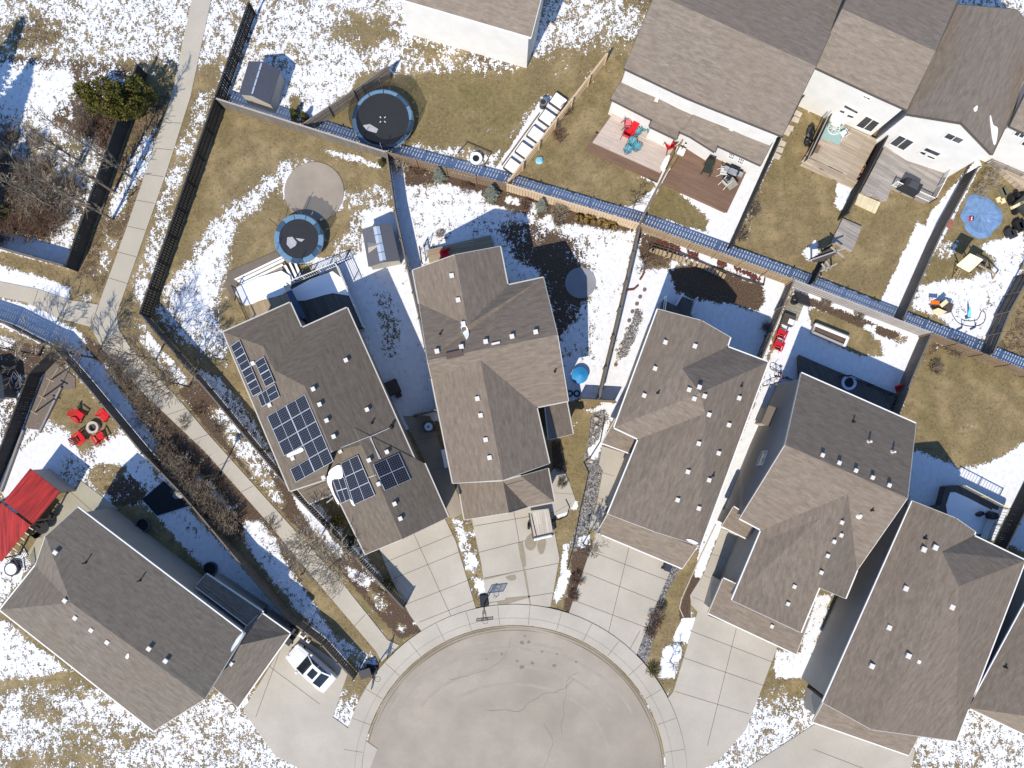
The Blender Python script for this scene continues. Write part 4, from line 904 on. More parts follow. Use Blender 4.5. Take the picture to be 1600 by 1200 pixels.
# ---- sheds
def shed(name, label, base, wall_h, ridge_h, mats, ridge_w=None, door=None):
    """base: four picture points on the ground (a,b,c,d); ridge runs from middle of ab to middle of cd"""
    q = [W(*p) for p in base]; ctr = sum(q, Vector())/4; t = thing(name, label, 'shed', (ctr.x, ctr.y, 0)); a, b, c_, d_ = q
    up = lambda p, z: Vector((p.x, p.y, z)); mb = MB(); r0, r1 = (a+b)/2, (c_+d_)/2
    for p, q2 in ((b, c_), (d_, a)): mb.face([up(p, 0), up(q2, 0), up(q2, wall_h), up(p, wall_h)])
    mb.face([up(a, 0), up(b, 0), up(b, wall_h), up(r0, ridge_h), up(a, wall_h)]); mb.face([up(c_, 0), up(d_, 0), up(d_, wall_h), up(r1, ridge_h), up(c_, wall_h)])
    mb.build('wall', mats[0], t)
    ax = (r1-r0).normalized(); sd = (b-a).normalized(); R_ = []
    for s_, e0, e1 in ((-1, a, d_), (1, b, c_)):
        m = MB(); o = sd*s_*.12; f = [up(r0-ax*.12, ridge_h+.03), up(r1+ax*.12, ridge_h+.03), up(e1+ax*.12+o, wall_h-.02), up(e0-ax*.12+o, wall_h-.02)]
        if s_ < 0: f = f[::-1]
        pts, uv, n = roof_uv(f); m.face(pts, 0, uv); B = [p-Vector((0, 0, .06)) for p in pts]; m.face(B[::-1], 0, uv[::-1])
        for i in range(4): m.face([pts[i], B[i], B[(i+1) % 4], pts[(i+1) % 4]])
        m.build('roof', mats[1], t)
    if ridge_w:
        m = MB(); n_ = 4
        for k in range(n_):
            p0 = r0.lerp(r1, k/n_+.01); p1 = r0.lerp(r1, (k+1)/n_-.01); z0 = ridge_h+.05; dz = (ridge_h-wall_h)/((b-a).length/2)*ridge_w
            m.face([up(p0-sd*ridge_w, z0-dz+.03), up(p1-sd*ridge_w, z0-dz+.03), up(p1, z0+.02), up(p0, z0+.02)][::-1]); m.face([up(p0, z0+.02), up(p1, z0+.02), up(p1+sd*ridge_w, z0-dz+.03), up(p0+sd*ridge_w, z0-dz+.03)][::-1])
        m.build('skylight', M_('frosted_skylight', (165, 178, 195), rough=.25, var=.06), t)
    return t
SHW = M_('putty_plastic', (168, 163, 152), rough=.6, var=.06); SHR = M_('dark_grey_panel', (92, 92, 98), rough=.65, var=.1)
sh = shed('garden_shed', 'putty grey garden shed with a pale ridge skylight against the side fence', [(574, 369), (615, 361), (627, 413), (583, 422)], 1.75, 2.2, (SHW, SHR), .28)
q = [(571.5, 370, 1.9), (592, 379, 2.2), (574.5, 384, 1.9)]
mb = MB(); A = W(574, 378, 1.78); B = W(576, 396, 1.78); D = W(594, 381.5, 2.26); mb.face([A, D, W(575, 387, 2.25)]); mb.face([W(575, 387, 2.25), D, B]); mb.build('roof_gable', SHW, sh)
shed('garden_shed', 'dark roofed shed with a white ridge cap at the top edge', [(388, 162), (431, 176), (446, 128), (402, 116)], 1.9, 2.5, (SHW, M_('charcoal_panel', (74, 76, 86), rough=.6)), .07)
t = shed('storage_hut', 'dark hut with a pale ridge at the left edge beside the dark fence', [(-25, 585), (22, 590), (26, 622), (-22, 628)], 1.7, 2.3, (SHR, M_('slate_panel', (60, 66, 72), rough=.5)), .3)

# ---- decks
def deck(label, poly, z, mat, cat='deck', group='rear decks', steps=(), skirt=None, name='deck'):
    P = [W2(x, y, z) for x, y in poly]; cx = sum(p[0] for p in P)/len(P); cy = sum(p[1] for p in P)/len(P); t = thing(name, label, cat, (cx, cy, 0), group)
    mb = MB(); mb.prism(P, z-.14, z); mb.build('deck_boards', mat, t)
    m = MB()
    P2 = [(cx+(p[0]-cx)*.97, cy+(p[1]-cy)*.97) for p in P]; m.prism(P2, 0, z-.145); m.build('skirt', skirt or mat, t)
    for pts, zz in steps:
        mb = MB(); mb.prism([W2(x, y, zz) for x, y in pts], 0, zz); mb.build('step', mat, t)
    return t
def railing(t, pts, z, mat, h=1.0, sp=.13, r=.022, postsp=1.8):
    P = [W(x, y, z) for x, y in pts]; rl = MB(); bl = MB()
    for a, b in zip(P, P[1:]):
        L = (b-a).length; n = max(2, int(L/sp))
        for zz in (.1, h): rl.bar(a+Vector((0, 0, zz)), b+Vector((0, 0, zz)), .06 if zz == h else .04, .05)
        for i in range(n): p = a.lerp(b, (i+.5)/n); bl.bar(p+Vector((0, 0, .1)), p+Vector((0, 0, h)), r)
        k = max(1, round(L/postsp))
        for i in range(k+1):
            p = a.lerp(b, i/k); mb = MB(); mb.box(p+Vector((0, 0, (h+.06)/2)), (.09, .09, h+.06)); mb.build('rail_post', mat, t)
    rl.build('handrail', mat, t); o = bl.build('balusters', mat, t)
def snow_on(name, poly, z, h=.05, k=2):
    mb = MB(); P = [W2(x, y, z) for x, y in smooth_loop(poly, k)]; mb.prism(P, z+.003, z+h); o = mb.build(name, SNOW); o['kind'] = 'stuff'; return o
yd = yaw_of((0, 0), (52, -24))
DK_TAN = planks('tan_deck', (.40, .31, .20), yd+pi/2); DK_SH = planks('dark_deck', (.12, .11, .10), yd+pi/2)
dk = deck('tan deck with snow and three wide snowy steps behind the solar house', [(385, 452), (441, 424), (500, 525), (400, 560)], .62, DK_TAN,
     steps=[([(380, 446), (440, 417), (452, 436), (387, 452)], .47), ([(374, 441), (443, 408), (459, 432), (380, 446)], .32), ([(367, 437), (446, 400), (467, 428), (374, 441)], .17)])
snow_on('deck_snow', [(370, 449), (440, 423), (456, 445), (442, 460), (420, 466), (405, 470), (385, 478), (376, 468)], .62, .06)
for a, zz in (([(376, 443), (441, 412), (443, 415), (379, 446)], .47), ([(370, 439), (443, 404), (445, 407), (374, 442)], .32), ([(366, 436), (445, 398), (446, 401), (368, 438)], .17), ([(444, 415), (447, 414), (461, 440), (457, 442)], .47), ([(451, 411), (454, 410), (467, 436), (463, 438)], .32), ([(457, 405), (460, 404), (472, 432), (468, 434)], .17)): snow_on('step_snow', a, zz, .03, 1)
railing(dk, [(368, 450), (392, 504)], .62, DARK, .9)
tb = deck('brown paved border around the tan snowy deck', [(356, 425), (432, 392), (440, 404), (372, 440), (366, 470), (352, 448)], .14, concrete('brown_paver', (.19, .155, .125), .5), group=None, name='paved_border', cat='paving')
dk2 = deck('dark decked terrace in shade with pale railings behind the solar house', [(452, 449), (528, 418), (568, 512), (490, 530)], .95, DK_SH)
snow_on('deck_snow', [(455, 453), (520, 424), (540, 450), (545, 462), (520, 458), (490, 466), (466, 470)], .95, .04)
railing(dk2, [(452, 446), (528, 415), (570, 512)], .95, WH, 1.05, .2, .03)
bw = thing('privacy_wall', 'dark privacy wall between the snowy tan deck and the shaded terrace', 'wall', (*W2(450, 470), 0)); mb = MB(); mb.bar(W(449, 450, 1.5), W(475, 500, 1.5), .1, 1.9); mb.build('panel', DARK, bw); mb = MB(); mb.bar(W(447, 446, 2.5), W(474, 498, 2.5), .5, .05); mb.build('cap', M_('slate_blue_cap', (70, 85, 105)), bw)
fp = thing('lattice_rail', 'low metal rail across the snow beside the shaded terrace', 'rail', (*W2(500, 420), 0)); mb = MB()
for k in range(12): p = W(472+k*7, 437-k*3.0); mb.bar(p, p+Vector((0, 0, .8)), .03)
mb.bar(W(472, 437, .8), W(549, 404, .8), .05); mb.bar(W(472, 437, .2), W(549, 404, .2), .04); mb.build('bars', DARK, fp)
mh = deck('tan deck with a red seat at the back of the middle house', [(667, 391), (690, 385), (745, 372), (767, 367), (775, 395), (700, 420), (672, 418)], .55, planks('tan_deck_b', (.36, .285, .19), y2), group='rear decks')
railing(mh, [(660, 412), (657, 390)], .5, DKW, .95); 
mb = MB(); 
TK = planks('grey_deck', (.36, .33, .30), ang((1390, 220), (1476, 270)), .14, 3, .2, (.17, .15, .135)); TK2 = planks('weathered_deck', (.44, .37, .285), ang((1310, 190), (1370, 220)), .14, 3, .18, (.26, .2, .14)); BRD = planks('brown_composite_deck', (.205, .128, .088), ang((1040, 230), (1110, 262)), .15, 4, .1)
PINKD = planks('faded_pink_deck', (.56, .47, .40), ang((940, 170), (1050, 220)), .15, 4, .06)
d1 = deck('pale rear deck with red and teal chairs and a brown lower edge', [(964, 168), (1062, 213), (1032, 270), (926, 222)], .5, PINKD, steps=[([(930, 207), (1040, 256), (1028, 284), (914, 234)], .3)])
for o in d1.children:
    if o.name.startswith('step'): o.data.materials[0] = BRD
d2 = deck('wide brown rear deck with patio furniture on the duplex', [(1073, 224), (1168, 265), (1136, 332), (1035, 286)], .5, BRD)
sn = snow_on('deck_snow', [(1032, 262), (1040, 246), (1047, 243), (1042, 258), (1036, 268)], .5, .08)
d3k = deck('weathered tan deck with a teal rug behind the white two storey house', [(1293, 182), (1372, 218), (1338, 280), (1260, 242)], .55, TK2, steps=[([(1258, 244), (1342, 282), (1338, 288), (1254, 250)], .38), ([(1255, 250), (1341, 290), (1337, 296), (1251, 257)], .2)])
ps = thing('privacy_screen', 'dark privacy screen at the left side of the teal rug deck', 'screen', (*W2(1275, 215), 0)); mb = MB(); a, b = W(1263, 247, 1.3), W(1293, 184, 1.3); mb.bar(a, b, .05, 1.8); mb.build('panel', DARK, ps); mb = MB(); mb.bar(W(1263, 247, 2.22), W(1294, 182, 2.22), .1, .04); mb.build('cap', GREYW, ps)
rg = thing('rug', 'teal outdoor rug on the weathered deck', 'rug', (*W2(1300, 200), .56)); mb = MB(); mb.prism([W2(x, y, .56) for x, y in ((1295, 188), (1324, 201), (1311, 227), (1280, 214))], .555, .575); mb.build('rug_cloth', M_('teal_rug', (146, 172, 168), rough=.95, var=.2, scale=8), rg)
d4k = deck('grey weathered deck with a barbecue below the white gable wall', [(1384, 226), (1476, 271), (1452, 316), (1393, 290), (1386, 313), (1345, 300)], .6, TK)
railing(d4k, [(1393, 290), (1452, 316), (1476, 270)], .6, WH, .95, .14, .03)
st = deck('pale plywood sheets laid at the foot of the grey deck', [(1342, 302), (1376, 316), (1368, 333), (1336, 318)], .2, planks('ply_sheet', (.72, .63, .42), ang((1342, 302), (1376, 316))+pi/2, .65, 2, .05), group=None, name='plywood_sheet', cat='boards')
rp = deck('silvered plank platform beside the garden arbour', [(1317, 341), (1347, 354), (1331, 394), (1299, 378)], .25, TK, group=None, name='plank_platform', cat='platform')
mb = MB()
arb = thing('garden_arbour', 'grey timber arbour leaning over the path by the fence corner', 'arbour', (*W2(1285, 412), 0))
for px, py in ((1268, 408), (1290, 398), (1299, 416), (1283, 432)):
    mb = MB(); mb.bar(W(px, py, 0), W(px, py, 2.2), .12); mb.build('post', GREYW, arb)
mb = MB()
for a, b in (((1262, 408), (1320, 388)), ((1282, 424), (1308, 412)), ((1298, 386), (1318, 402)), ((1290, 408), (1298, 420)), ((1284, 412), (1292, 424))): mb.bar(W(*a, 2.25), W(*b, 2.25), .1, .12)
mb.build('beams', F_LIGHT, arb)
mb = MB(); mb.prism([W2(x, y, 2.0) for x, y in ((1263, 406), (1296, 388), (1310, 394), (1290, 408), (1270, 410))], 2.0, 2.06); mb.build('slat_roof', DKW, arb)
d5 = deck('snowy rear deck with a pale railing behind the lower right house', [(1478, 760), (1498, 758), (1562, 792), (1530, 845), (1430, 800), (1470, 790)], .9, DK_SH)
snow_on('deck_snow', [(1482, 776), (1492, 769), (1535, 790), (1550, 800), (1540, 825), (1520, 836), (1480, 806)], .9, .05)
railing(d5, [(1497, 758), (1564, 793), (1540, 844)], .9, CREAM, 1.05, .25, .03)
mb = MB(); bn = thing('slat_bench', 'white slatted bench along the deck railing', 'bench', (*W2(1546, 820), .9))
for k in range(22): a = W(1550-k*.85, 795+k*2.05, 1.35); b = W(1560-k*.85, 799+k*2.05, 1.35); mb.bar(a, b, .08, .03)
mb.build('seat_slats', WH, bn); mb = MB(); mb.bar(W(1552, 802, 1.1), W(1540, 838, 1.1), .35, .4); mb.build('base', GREYW, bn)
gl = thing('covered_grill', 'black covered grill standing on the snowy railed deck', 'grill', (*W2(1545, 804), .9)); mb = MB(); mb.cyl(W(1546, 805, .9), .42, .8, 14, r2=.3); mb.blob(W(1546, 805, 1.7), (.36, .36, .25), 0, 3); mb.build('cover', BLK, gl); mb = MB(); mb.box(W(1531, 803, 1.2), (.5, .25, .6), .5); mb.build('side_table', DARK, gl)
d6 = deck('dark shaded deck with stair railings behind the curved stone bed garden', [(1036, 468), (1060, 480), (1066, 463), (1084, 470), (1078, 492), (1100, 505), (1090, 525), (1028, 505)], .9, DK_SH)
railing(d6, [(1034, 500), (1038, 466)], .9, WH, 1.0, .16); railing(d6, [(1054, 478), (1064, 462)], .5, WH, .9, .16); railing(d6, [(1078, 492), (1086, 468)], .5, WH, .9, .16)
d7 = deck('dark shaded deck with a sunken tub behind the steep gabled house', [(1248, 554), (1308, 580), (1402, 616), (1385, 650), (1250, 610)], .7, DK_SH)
railing(d7, [(1312, 588), (1322, 588), (1389, 617)], .7, DARK, .9, .16)
tb = thing('hot_tub', 'pale rimmed oval tub sunk in the shaded deck', 'hot tub', (*W2(1325, 600), .7)); mb = MB(); c = W(1326, 598, .72); mb.ring(c, .42, .66, 0, .1, 24); mb.build('rim', M_('pale_rim', (190, 205, 220)), tb); mb = MB(); mb.cyl(c, .42, .06, 20); mb.build('cover', BLK, tb)

# ---- garden chairs
def slat_chair(mat, name, label, cat='chair', w=.62, group=None):
    t = thing(name, label, cat, (0, 0, 0), group)
    mb = MB(); 
    for k in range(5): mb.box((0, -.22+k*.115, .36-.03*(4-k)*.6), (w, .10, .025))
    mb.build('seat', mat, t, org=(0, 0, 0)); mb = MB()
    for k in range(5):
        x = (-2+k)*w/5; mb.bar((x, -.28, .34), (x*1.12, -.62, 1.0-.05*abs(k-2)), .105, .025)
    mb.build('backrest', mat, t, org=(0, 0, 0))
    for s_ in (-1, 1):
        mb = MB(); mb.box((s_*(w/2+.07), -.02, .58), (.13, .78, .028)); mb.build('armrest', mat, t, org=(0, 0, 0))
        mb = MB(); mb.box((s_*(w/2+.05), .3, .29), (.04, .1, .57)); mb.build('leg', mat, t, org=(0, 0, 0)); mb = MB(); mb.bar((s_*(w/2+.05), .3, .3), (s_*(w/2+.04), -.55, .04), .04, .11); mb.build('leg', mat, t, org=(0, 0, 0))
    return t
def put(o, px, py, face, z=0, label=None, first=False, sc_=None):
    """face: picture point the chair looks at"""
    p = W(px, py, z); f = W(*face); rz = atan2(f.y-p.y, f.x-p.x)-pi/2
    if first: o.location = p; o.rotation_euler = (0, 0, rz); return o
    return dup(o, p, rz, None, label, sc_)
ch = slat_chair(RED, 'garden_chair', 'red slatted chair upper left of the fire bowl, curled with snow beside it', w=.66, group='red chairs around the fire bowl')
put(ch, 127, 651, (150, 668), first=True); put(ch, 165, 650, (150, 668), label='red slatted chair against the grey fence beside the fire bowl'); put(ch, 129, 684, (150, 668), label='red slatted chair lower left of the fire bowl nearest the red roof'); put(ch, 158, 683, (150, 668), label='red slatted chair lower right of the fire bowl casting a square shadow')
for o in [x for x in COL.objects if x.name.startswith('garden_chair')]: o.scale = (1.08,)*3
fb = thing('fire_bowl', 'round stone fire bowl between the four red chairs', 'fire pit', (*W2(148, 669), 0)); mb = MB(); c = W(148, 668); mb.ring(c, .34, .55, 0, .38, 20); mb.build('stone_ring', STONE, fb); mb = MB(); mb.cyl(c, .34, .12, 16); mb.build('ash', M_('ash', (70, 66, 62)), fb)
ch2 = slat_chair(RED, 'garden_chair', 'red chair on snow nearer the grey fence top behind the gabled house', w=.6, group='two red chairs in the snow')
put(ch2, 1219, 522, (1226, 505), first=True); ch2['label'] = 'upper of the two red chairs standing in snow beside the grey fence'; put(ch2, 1214, 540, (1221, 522), label='lower of the two red chairs standing in snow beside the grey fence')
for o in [x for x in COL.objects if x.name.startswith('garden_chair') and x.get('group') == 'two red chairs in the snow']: o.scale = (1.0,)*3
def metal_chair(mat, name, label, cat='chair', group=None, fm=None):
    t = thing(name, label, cat, (0, 0, 0), group); fm = fm or DARK
    mb = MB(); mb.box((0, 0, .43), (.52, .52, .04)); mb.build('seat', mat, t, org=(0, 0, 0)); mb = MB(); mb.bar((0, -.26, .45), (0, -.36, .95), .5, .03, up=(0, 1, 0)); mb.build('backrest', mat, t, org=(0, 0, 0))
    for sx in (-1, 1):
        mb = MB(); mb.tube([(sx*.28, .28, .0), (sx*.28, .25, .62), (sx*.28, -.3, .62)], .02, 5); mb.build('armrest', fm, t, org=(0, 0, 0))
        mb = MB(); mb.bar((sx*.25, -.2, .42), (sx*.27, -.4, 0), .035); mb.build('leg', fm, t, org=(0, 0, 0)); mb = MB(); mb.bar((sx*.25, .22, .42), (sx*.26, .28, 0), .035); mb.build('leg', fm, t, org=(0, 0, 0))
    return t
PINK = M_('faded_red', (215, 110, 115), rough=.5)
z1 = .5
m1 = metal_chair(RED, 'patio_chair', 'red metal chair alone at the right end of the pale deck'); put(m1, 1044, 231, (1034, 214), z1, first=True); m1.scale = (1.4,)*3
m2 = put(m1, 978, 213, (986, 196), z1, 'red metal chair at the lower end of the red table'); m2.scale = (1.25,)*3
m3 = metal_chair(PINK, 'patio_chair', 'faded pink red chair with a black cushion left of the red table'); put(m3, 979, 197, (990, 200), z1, first=True); m3.scale = (1.2,)*3
tb = thing('patio_table', 'narrow red table on the pale deck', 'table', (*W2(988, 202), z1)); mb = MB(); mb.bar(W(995, 191, 1.15), W(983, 211, 1.15), .62, .05); mb.build('tabletop', RED, tb)
for px, py in ((991, 192), (996, 195), (980, 210), (985, 213)):
    mb = MB(); mb.bar(W(px, py, z1), W(px, py, 1.12), .05); mb.build('leg', DARK, tb)
def shell_chair(label, group):
    t = thing('shell_chair', label, 'chair', (0, 0, 0), group); mb = MB(); n = 12
    for k in range(n):                         # open woven bowl tipped back, built of ribs with gaps
        a0 = 2*pi*k/n; a1 = a0+2*pi/n*.72; prev = None
        for i in range(5):
            r = .08+.11*i; z = .32+.016*i*i*1.6; p = [(r*cos(a), r*sin(a)*1.05, z+.22*max(0, -sin(a))*(i/4)**1.5) for a in (a0, a1)]
            if prev: mb.face([prev[0], prev[1], p[1], p[0]])
            prev = p
    mb.build('woven_shell', TEAL, t, org=(0, 0, 0)); mb = MB(); mb.tube([(.53*cos(a*pi/8), .53*sin(a*pi/8)*1.05, .74+.2*max(0, -sin(a*pi/8))) for a in range(16)], .025, 5, closed=True); mb.build('rim', TEAL, t, org=(0, 0, 0))
    mb = MB(); mb.tube([(.3*cos(a*pi/6), .3*sin(a*pi/6), .03) for a in range(12)], .02, 5, closed=True)
    mb.build('base_ring', DARK, t, org=(0, 0, 0))
    for k in range(4):
        mb = MB(); a = pi/4+k*pi/2; mb.bar((.3*cos(a), .3*sin(a), .03), (.2*cos(a), .2*sin(a), .36), .03); mb.build('leg', DARK, t, org=(0, 0, 0))
    return t
s0 = shell_chair('teal shell chair topmost of the three clustered on the deck edge', 'teal shell chairs on the pale deck'); put(s0, 986, 226, (984, 236), z1, first=True); s0.scale = (.72,)*3
put(s0, 979, 238, (984, 232), z1, 'teal shell chair lower left of the three clustered on the deck edge'); put(s0, 993, 234, (985, 232), z1, 'teal shell chair right of the three clustered on the deck edge')
put(s0, 1007, 201, (1004, 212), z1, 'teal shell chair left of the pair against the white wall'); put(s0, 1016, 208, (1008, 214), z1, 'teal shell chair right of the pair against the white wall'); put(s0, 994, 210, (986, 202), z1, 'teal blue shell chair pulled up to the red table')
m4 = metal_chair(M_('dark_green_sling', (50, 55, 48)), 'patio_chair', 'dark sling chair alone in the middle of the brown deck'); put(m4, 1103, 268, (1098, 280), z1, first=True); m4.scale = (1.4,)*3
m5 = metal_chair(M_('white_sling', (205, 205, 200)), 'patio_chair', 'white chair left of the glass table on the brown deck', fm=WH); put(m5, 1128, 271, (1138, 276), z1, first=True); m5.scale = (1.15,)*3; m6 = put(m5, 1132, 287, (1140, 280), z1, 'white chair at the lower corner of the glass table'); m6.scale = (1.15,)*3
tb = thing('patio_table', 'pale glass topped table on the brown deck', 'table', (*W2(1141, 284), z1)); mb = MB(); mb.bar(W(1135, 276, 1.2), W(1147, 293, 1.2), .9, .03); mb.build('tabletop', M_('frosted_glass', (150, 145, 130), rough=.2), tb)
for px, py in ((1132, 280), (1140, 274), (1143, 297), (1151, 291)):
    mb = MB(); mb.bar(W(px, py, z1), W(px, py, 1.18), .045); mb.build('leg', DARK, tb)
gr = thing('gas_grill', 'black and chrome gas grill beside the glass table', 'grill', (*W2(1146, 268), z1)); mb = MB(); mb.box(W(1146, 268, .95), (.9, .5, .75), yt); mb.build('cabinet', BLK, gr); mb = MB(); mb.box(W(1146, 268, 1.42), (.8, .5, .25), yt, 0, taper=.7); mb.build('lid', STEEL, gr)
for s_ in (-1, 1):
    mb = MB(); c = W(1146, 268, 1.25); mb.box((c.x+s_*.65*cos(yt), c.y+s_*.65*sin(yt), 1.25), (.4, .45, .04), yt); mb.build('side_shelf', STEEL, gr)
gr = thing('smoker', 'black smoker between the chairs of the brown deck', 'grill', (*W2(1138, 279), z1)); mb = MB(); mb.cyl(W(1138, 279, .5), .2, .75, 12); mb.blob(W(1138, 279, 1.25), (.22, .22, .15)); mb.build('drum', BLK, gr); mb = MB(); mb.bar(W(1134, 281, 1.28), W(1138, 276, 1.32), .06); mb.build('handle', STEEL, gr)
wk = thing('bicycle', 'white and black bicycle parked at the corner of the brown deck', 'bicycle', (*W2(1070, 225), z1))
a = W(1066, 232, .82); b = W(1074, 222, .82); dv = (b-a).normalized()
for c in (a, b):
    mb = MB(); mb.tube([c+dv*(.32*cos(k*pi/8))+Vector((0, 0, .32*sin(k*pi/8))) for k in range(16)], .03, 5, closed=True); mb.build('wheel', RUB, wk)
mb = MB(); up = Vector((0, 0, 1)); mb.tube([a, a.lerp(b, .35)+up*.45, b+up*.4, b], .03, 5); mb.tube([a.lerp(b, .35)+up*.45, a.lerp(b, .45), b+up*.4], .03, 5); mb.build('frame', WH, wk); mb = MB(); mb.bar(a.lerp(b, .3)+up*.58, a.lerp(b, .45)+up*.6, .16, .06); mb.build('saddle', BLK, wk); mb = MB(); pv = Vector((-dv.y, dv.x, 0)); mb.bar(b+up*.55-pv*.28, b+up*.55+pv*.28, .04); mb.build('handlebar', WH, wk)
bx = thing('storage_box', 'white cushion box with dark straps on the brown deck corner', 'box', (*W2(1063, 236), z1)); mb = MB(); mb.box(W(1063, 236, .75), (.75, .5, .5), yt); mb.build('body', WH, bx); mb = MB(); mb.box(W(1063, 236, 1.03), (.8, .55, .06), yt); mb.build('lid', M_('pale_lid', (225, 225, 222)), bx)
# white wire bistro set on the rug
bs = thing('bistro_table', 'white wire bistro table on the teal rug', 'table', (*W2(1302, 203), .57)); mb = MB(); c = W(1303, 201, 1.28); mb.tube([c+Vector((.52*cos(k*pi/12), .52*sin(k*pi/12), 0)) for k in range(24)], .03, 5, closed=True)
for k in range(6): a = k*pi/6; mb.bar(c+Vector((.5*cos(a), .5*sin(a), 0)), c-Vector((.5*cos(a), .5*sin(a), 0)), .025)
mb.build('tabletop', WH, bs); mb = MB(); mb.tube([(c.x, c.y, .6), (c.x, c.y, 1.28)], .04, 6); mb.build('leg', WH, bs)
mw = metal_chair(WH, 'bistro_chair', 'white wire chair lower right of the bistro table', fm=WH); put(mw, 1315, 212, (1303, 203), .57, first=True)
put(mw, 1314, 192, (1303, 203), .57, 'white wire chair between the bistro table and the wall')
cg = thing('covered_lounger', 'white covered lounger against the white wall of the teal rug deck', 'lounger', (*W2(1306, 184), .57)); mb = MB(); mb.blob(W(1306, 185, 1.0), (.55, .85, .45), 0, 5, 12, 7, .08); mb.build('cover', WH, cg, True)
bq = thing('covered_barbecue', 'black covered barbecue with snow on one end of the grey deck', 'grill', (*W2(1422, 292), .6)); rzq = ang((1410, 285), (1440, 300)); c = W(1422, 292, 1.15); mb = MB(); mb.box(c, (1.75, .85, 1.1), rzq, 0, taper=.86); mb.build('cover', M_('black_cover', (46, 48, 54), rough=.6), bq); mb = MB(); mb.box(c+Vector((0, 0, .62)), (1.0, .6, .2), rzq, 0, taper=.75); mb.build('lid', M_('charcoal_cover', (70, 70, 74), rough=.6), bq)
snow_on('deck_snow', [(1402, 288), (1408, 282), (1416, 283), (1413, 292), (1408, 296)], .6, .12)
sp = thing('plywood_offcut', 'tan plywood offcut lying on the weathered deck', 'board', (*W2(1275, 232), .56)); mb = MB(); mb.prism([W2(x, y, .56) for x, y in ((1270, 222), (1283, 228), (1277, 240), (1263, 236))], .555, .585); mb.build('sheet', TAR, sp)
for i, (x, y) in enumerate(((1345, 262), (1348, 270), (1340, 274))):
    t = thing('flower_pot', ['reddish flower pot in snow beside the dark privacy fence', 'brown pot nearer the deck steps in snow', 'pale pot on the top step of the teal rug deck'][i], 'pot', (*W2(x, y), 0)); mb = MB(); c = W(x, y); mb.ring(c, .19, .26, .0, .42, 14); mb.build('rim', M_('terracotta', (165, 115, 90)), t); mb = MB(); mb.cyl(c, .2, .3, 12); mb.build('soil', M_('soil', (60, 48, 40)), t)

# ---- garden beds by the pine fence
for i, (x, y) in enumerate(((801, 262), (819, 237), (837, 212), (855, 186), (872, 160))):
    t = thing('garden_bed', ['snow filled garden bed nearest the back fence', 'second snow filled garden bed from the back fence', 'middle snow filled garden bed of the row of five', 'second snow filled garden bed from the top edge', 'snow filled garden bed at the top edge'][i], 'planter', (*W2(x, y), 0), 'snow filled garden beds'); rz = ang((770, 268), (840, 170)); c = W(x, y)
    mb = MB()
    for a, b in (((-.55, -.62), (.55, -.62)), ((.55, -.62), (.55, .62)), ((.55, .62), (-.55, .62)), ((-.55, .62), (-.55, -.62))):
        R2 = Matrix.Rotation(rz, 3, 'Z'); mb.bar(c+R2@Vector((*a, .15)), c+R2@Vector((*b, .15)), .07, .3)
    mb.build('timber_frame', DKW, t); mb = MB(); mb.box((c.x, c.y, .13), (1.05, 1.2, .26), rz); mb.build('snow_fill', SNOW, t)
t = thing('edging_board', 'long brown edging board beside the snow filled garden beds', 'edging', (*W2(815, 210), 0)); mb = MB(); mb.bar(W(784, 258, .12), W(842, 178, .12), .08, .24); mb.build('board', F_BROWN, t)
t = thing('rain_barrel', 'dark round barrel at the top of the garden bed row', 'barrel', (*W2(848, 165), 0)); mb = MB(); mb.cyl(W(848, 166), .3, .8, 16); mb.build('body', DARK, t); mb = MB(); mb.ring(W(848, 166), .24, .33, .78, .86, 16); mb.build('rim', M_('grey_rim', (120, 118, 112)), t)
t = thing('tyre_planter', 'round planter with a white snowy rim and black centre on the lawn', 'planter', (*W2(744, 250), 0)); mb = MB(); c = W(744, 250); mb.ring(c, .30, .55, 0, .42, 24); mb.build('rim', WH, t); mb = MB(); mb.cyl(c, .31, .35, 20); mb.build('core', BLK, t)
t = thing('planter_frame', 'thin timber frame around the snowy round planter', 'edging', (*W2(740, 245), 0)); mb = MB(); Q = [(715, 240), (730, 222), (768, 238), (756, 260)]
for a, b in zip(Q, Q[1:]): mb.bar(W(*a, .06), W(*b, .06), .06, .12)
mb.build('timber', DKW, t)
t = thing('ball_toy', 'light blue crumpled toy lying on the dry lawn', 'toy', (*W2(843, 250), 0)); mb = MB(); mb.blob(W(843, 250, .12), (.33, .36, .16), 0, 4, 9, 5, .3); mb.build('body', M_('pale_blue', (140, 195, 215)), t)
t = thing('round_pool_tarp', 'bright blue round tarp with a pale fold beside the middle house', 'tarp', (*W2(905, 587), 0)); c = W(905, 587); mb = MB(); mb.cyl(c, .72, .5, 32); mb.build('side', M_('deep_blue', (20, 95, 165)), t)
mb = MB(); n = 32; top = [(c.x+.74*cos(2*pi*k/n), c.y+.74*sin(2*pi*k/n), .5) for k in range(n)]
for k in range(n): mb.face([top[k], top[(k+1) % n], (c.x+.1, c.y, .74)], 0)
mb.build('cover', M_('sky_blue_tarp', (48, 132, 185), rough=.5, var=.15, scale=1.5), t)
for i, x in enumerate((890, 901)):
    t = thing('tyre', ['old tyre lying in shade nearer the middle house wall', 'old tyre lying in shade nearer the grey side fence'][i], 'tyre', (*W2(x, 615), 0), 'old tyres in the shade'); mb = MB(); c = W(x, 615); mb.ring(c, .17, .30, 0, .2, 20); mb.build('tread', RUB, t); mb = MB(); mb.cyl(c, .17, .1, 14); mb.build('rim', STEEL, t)
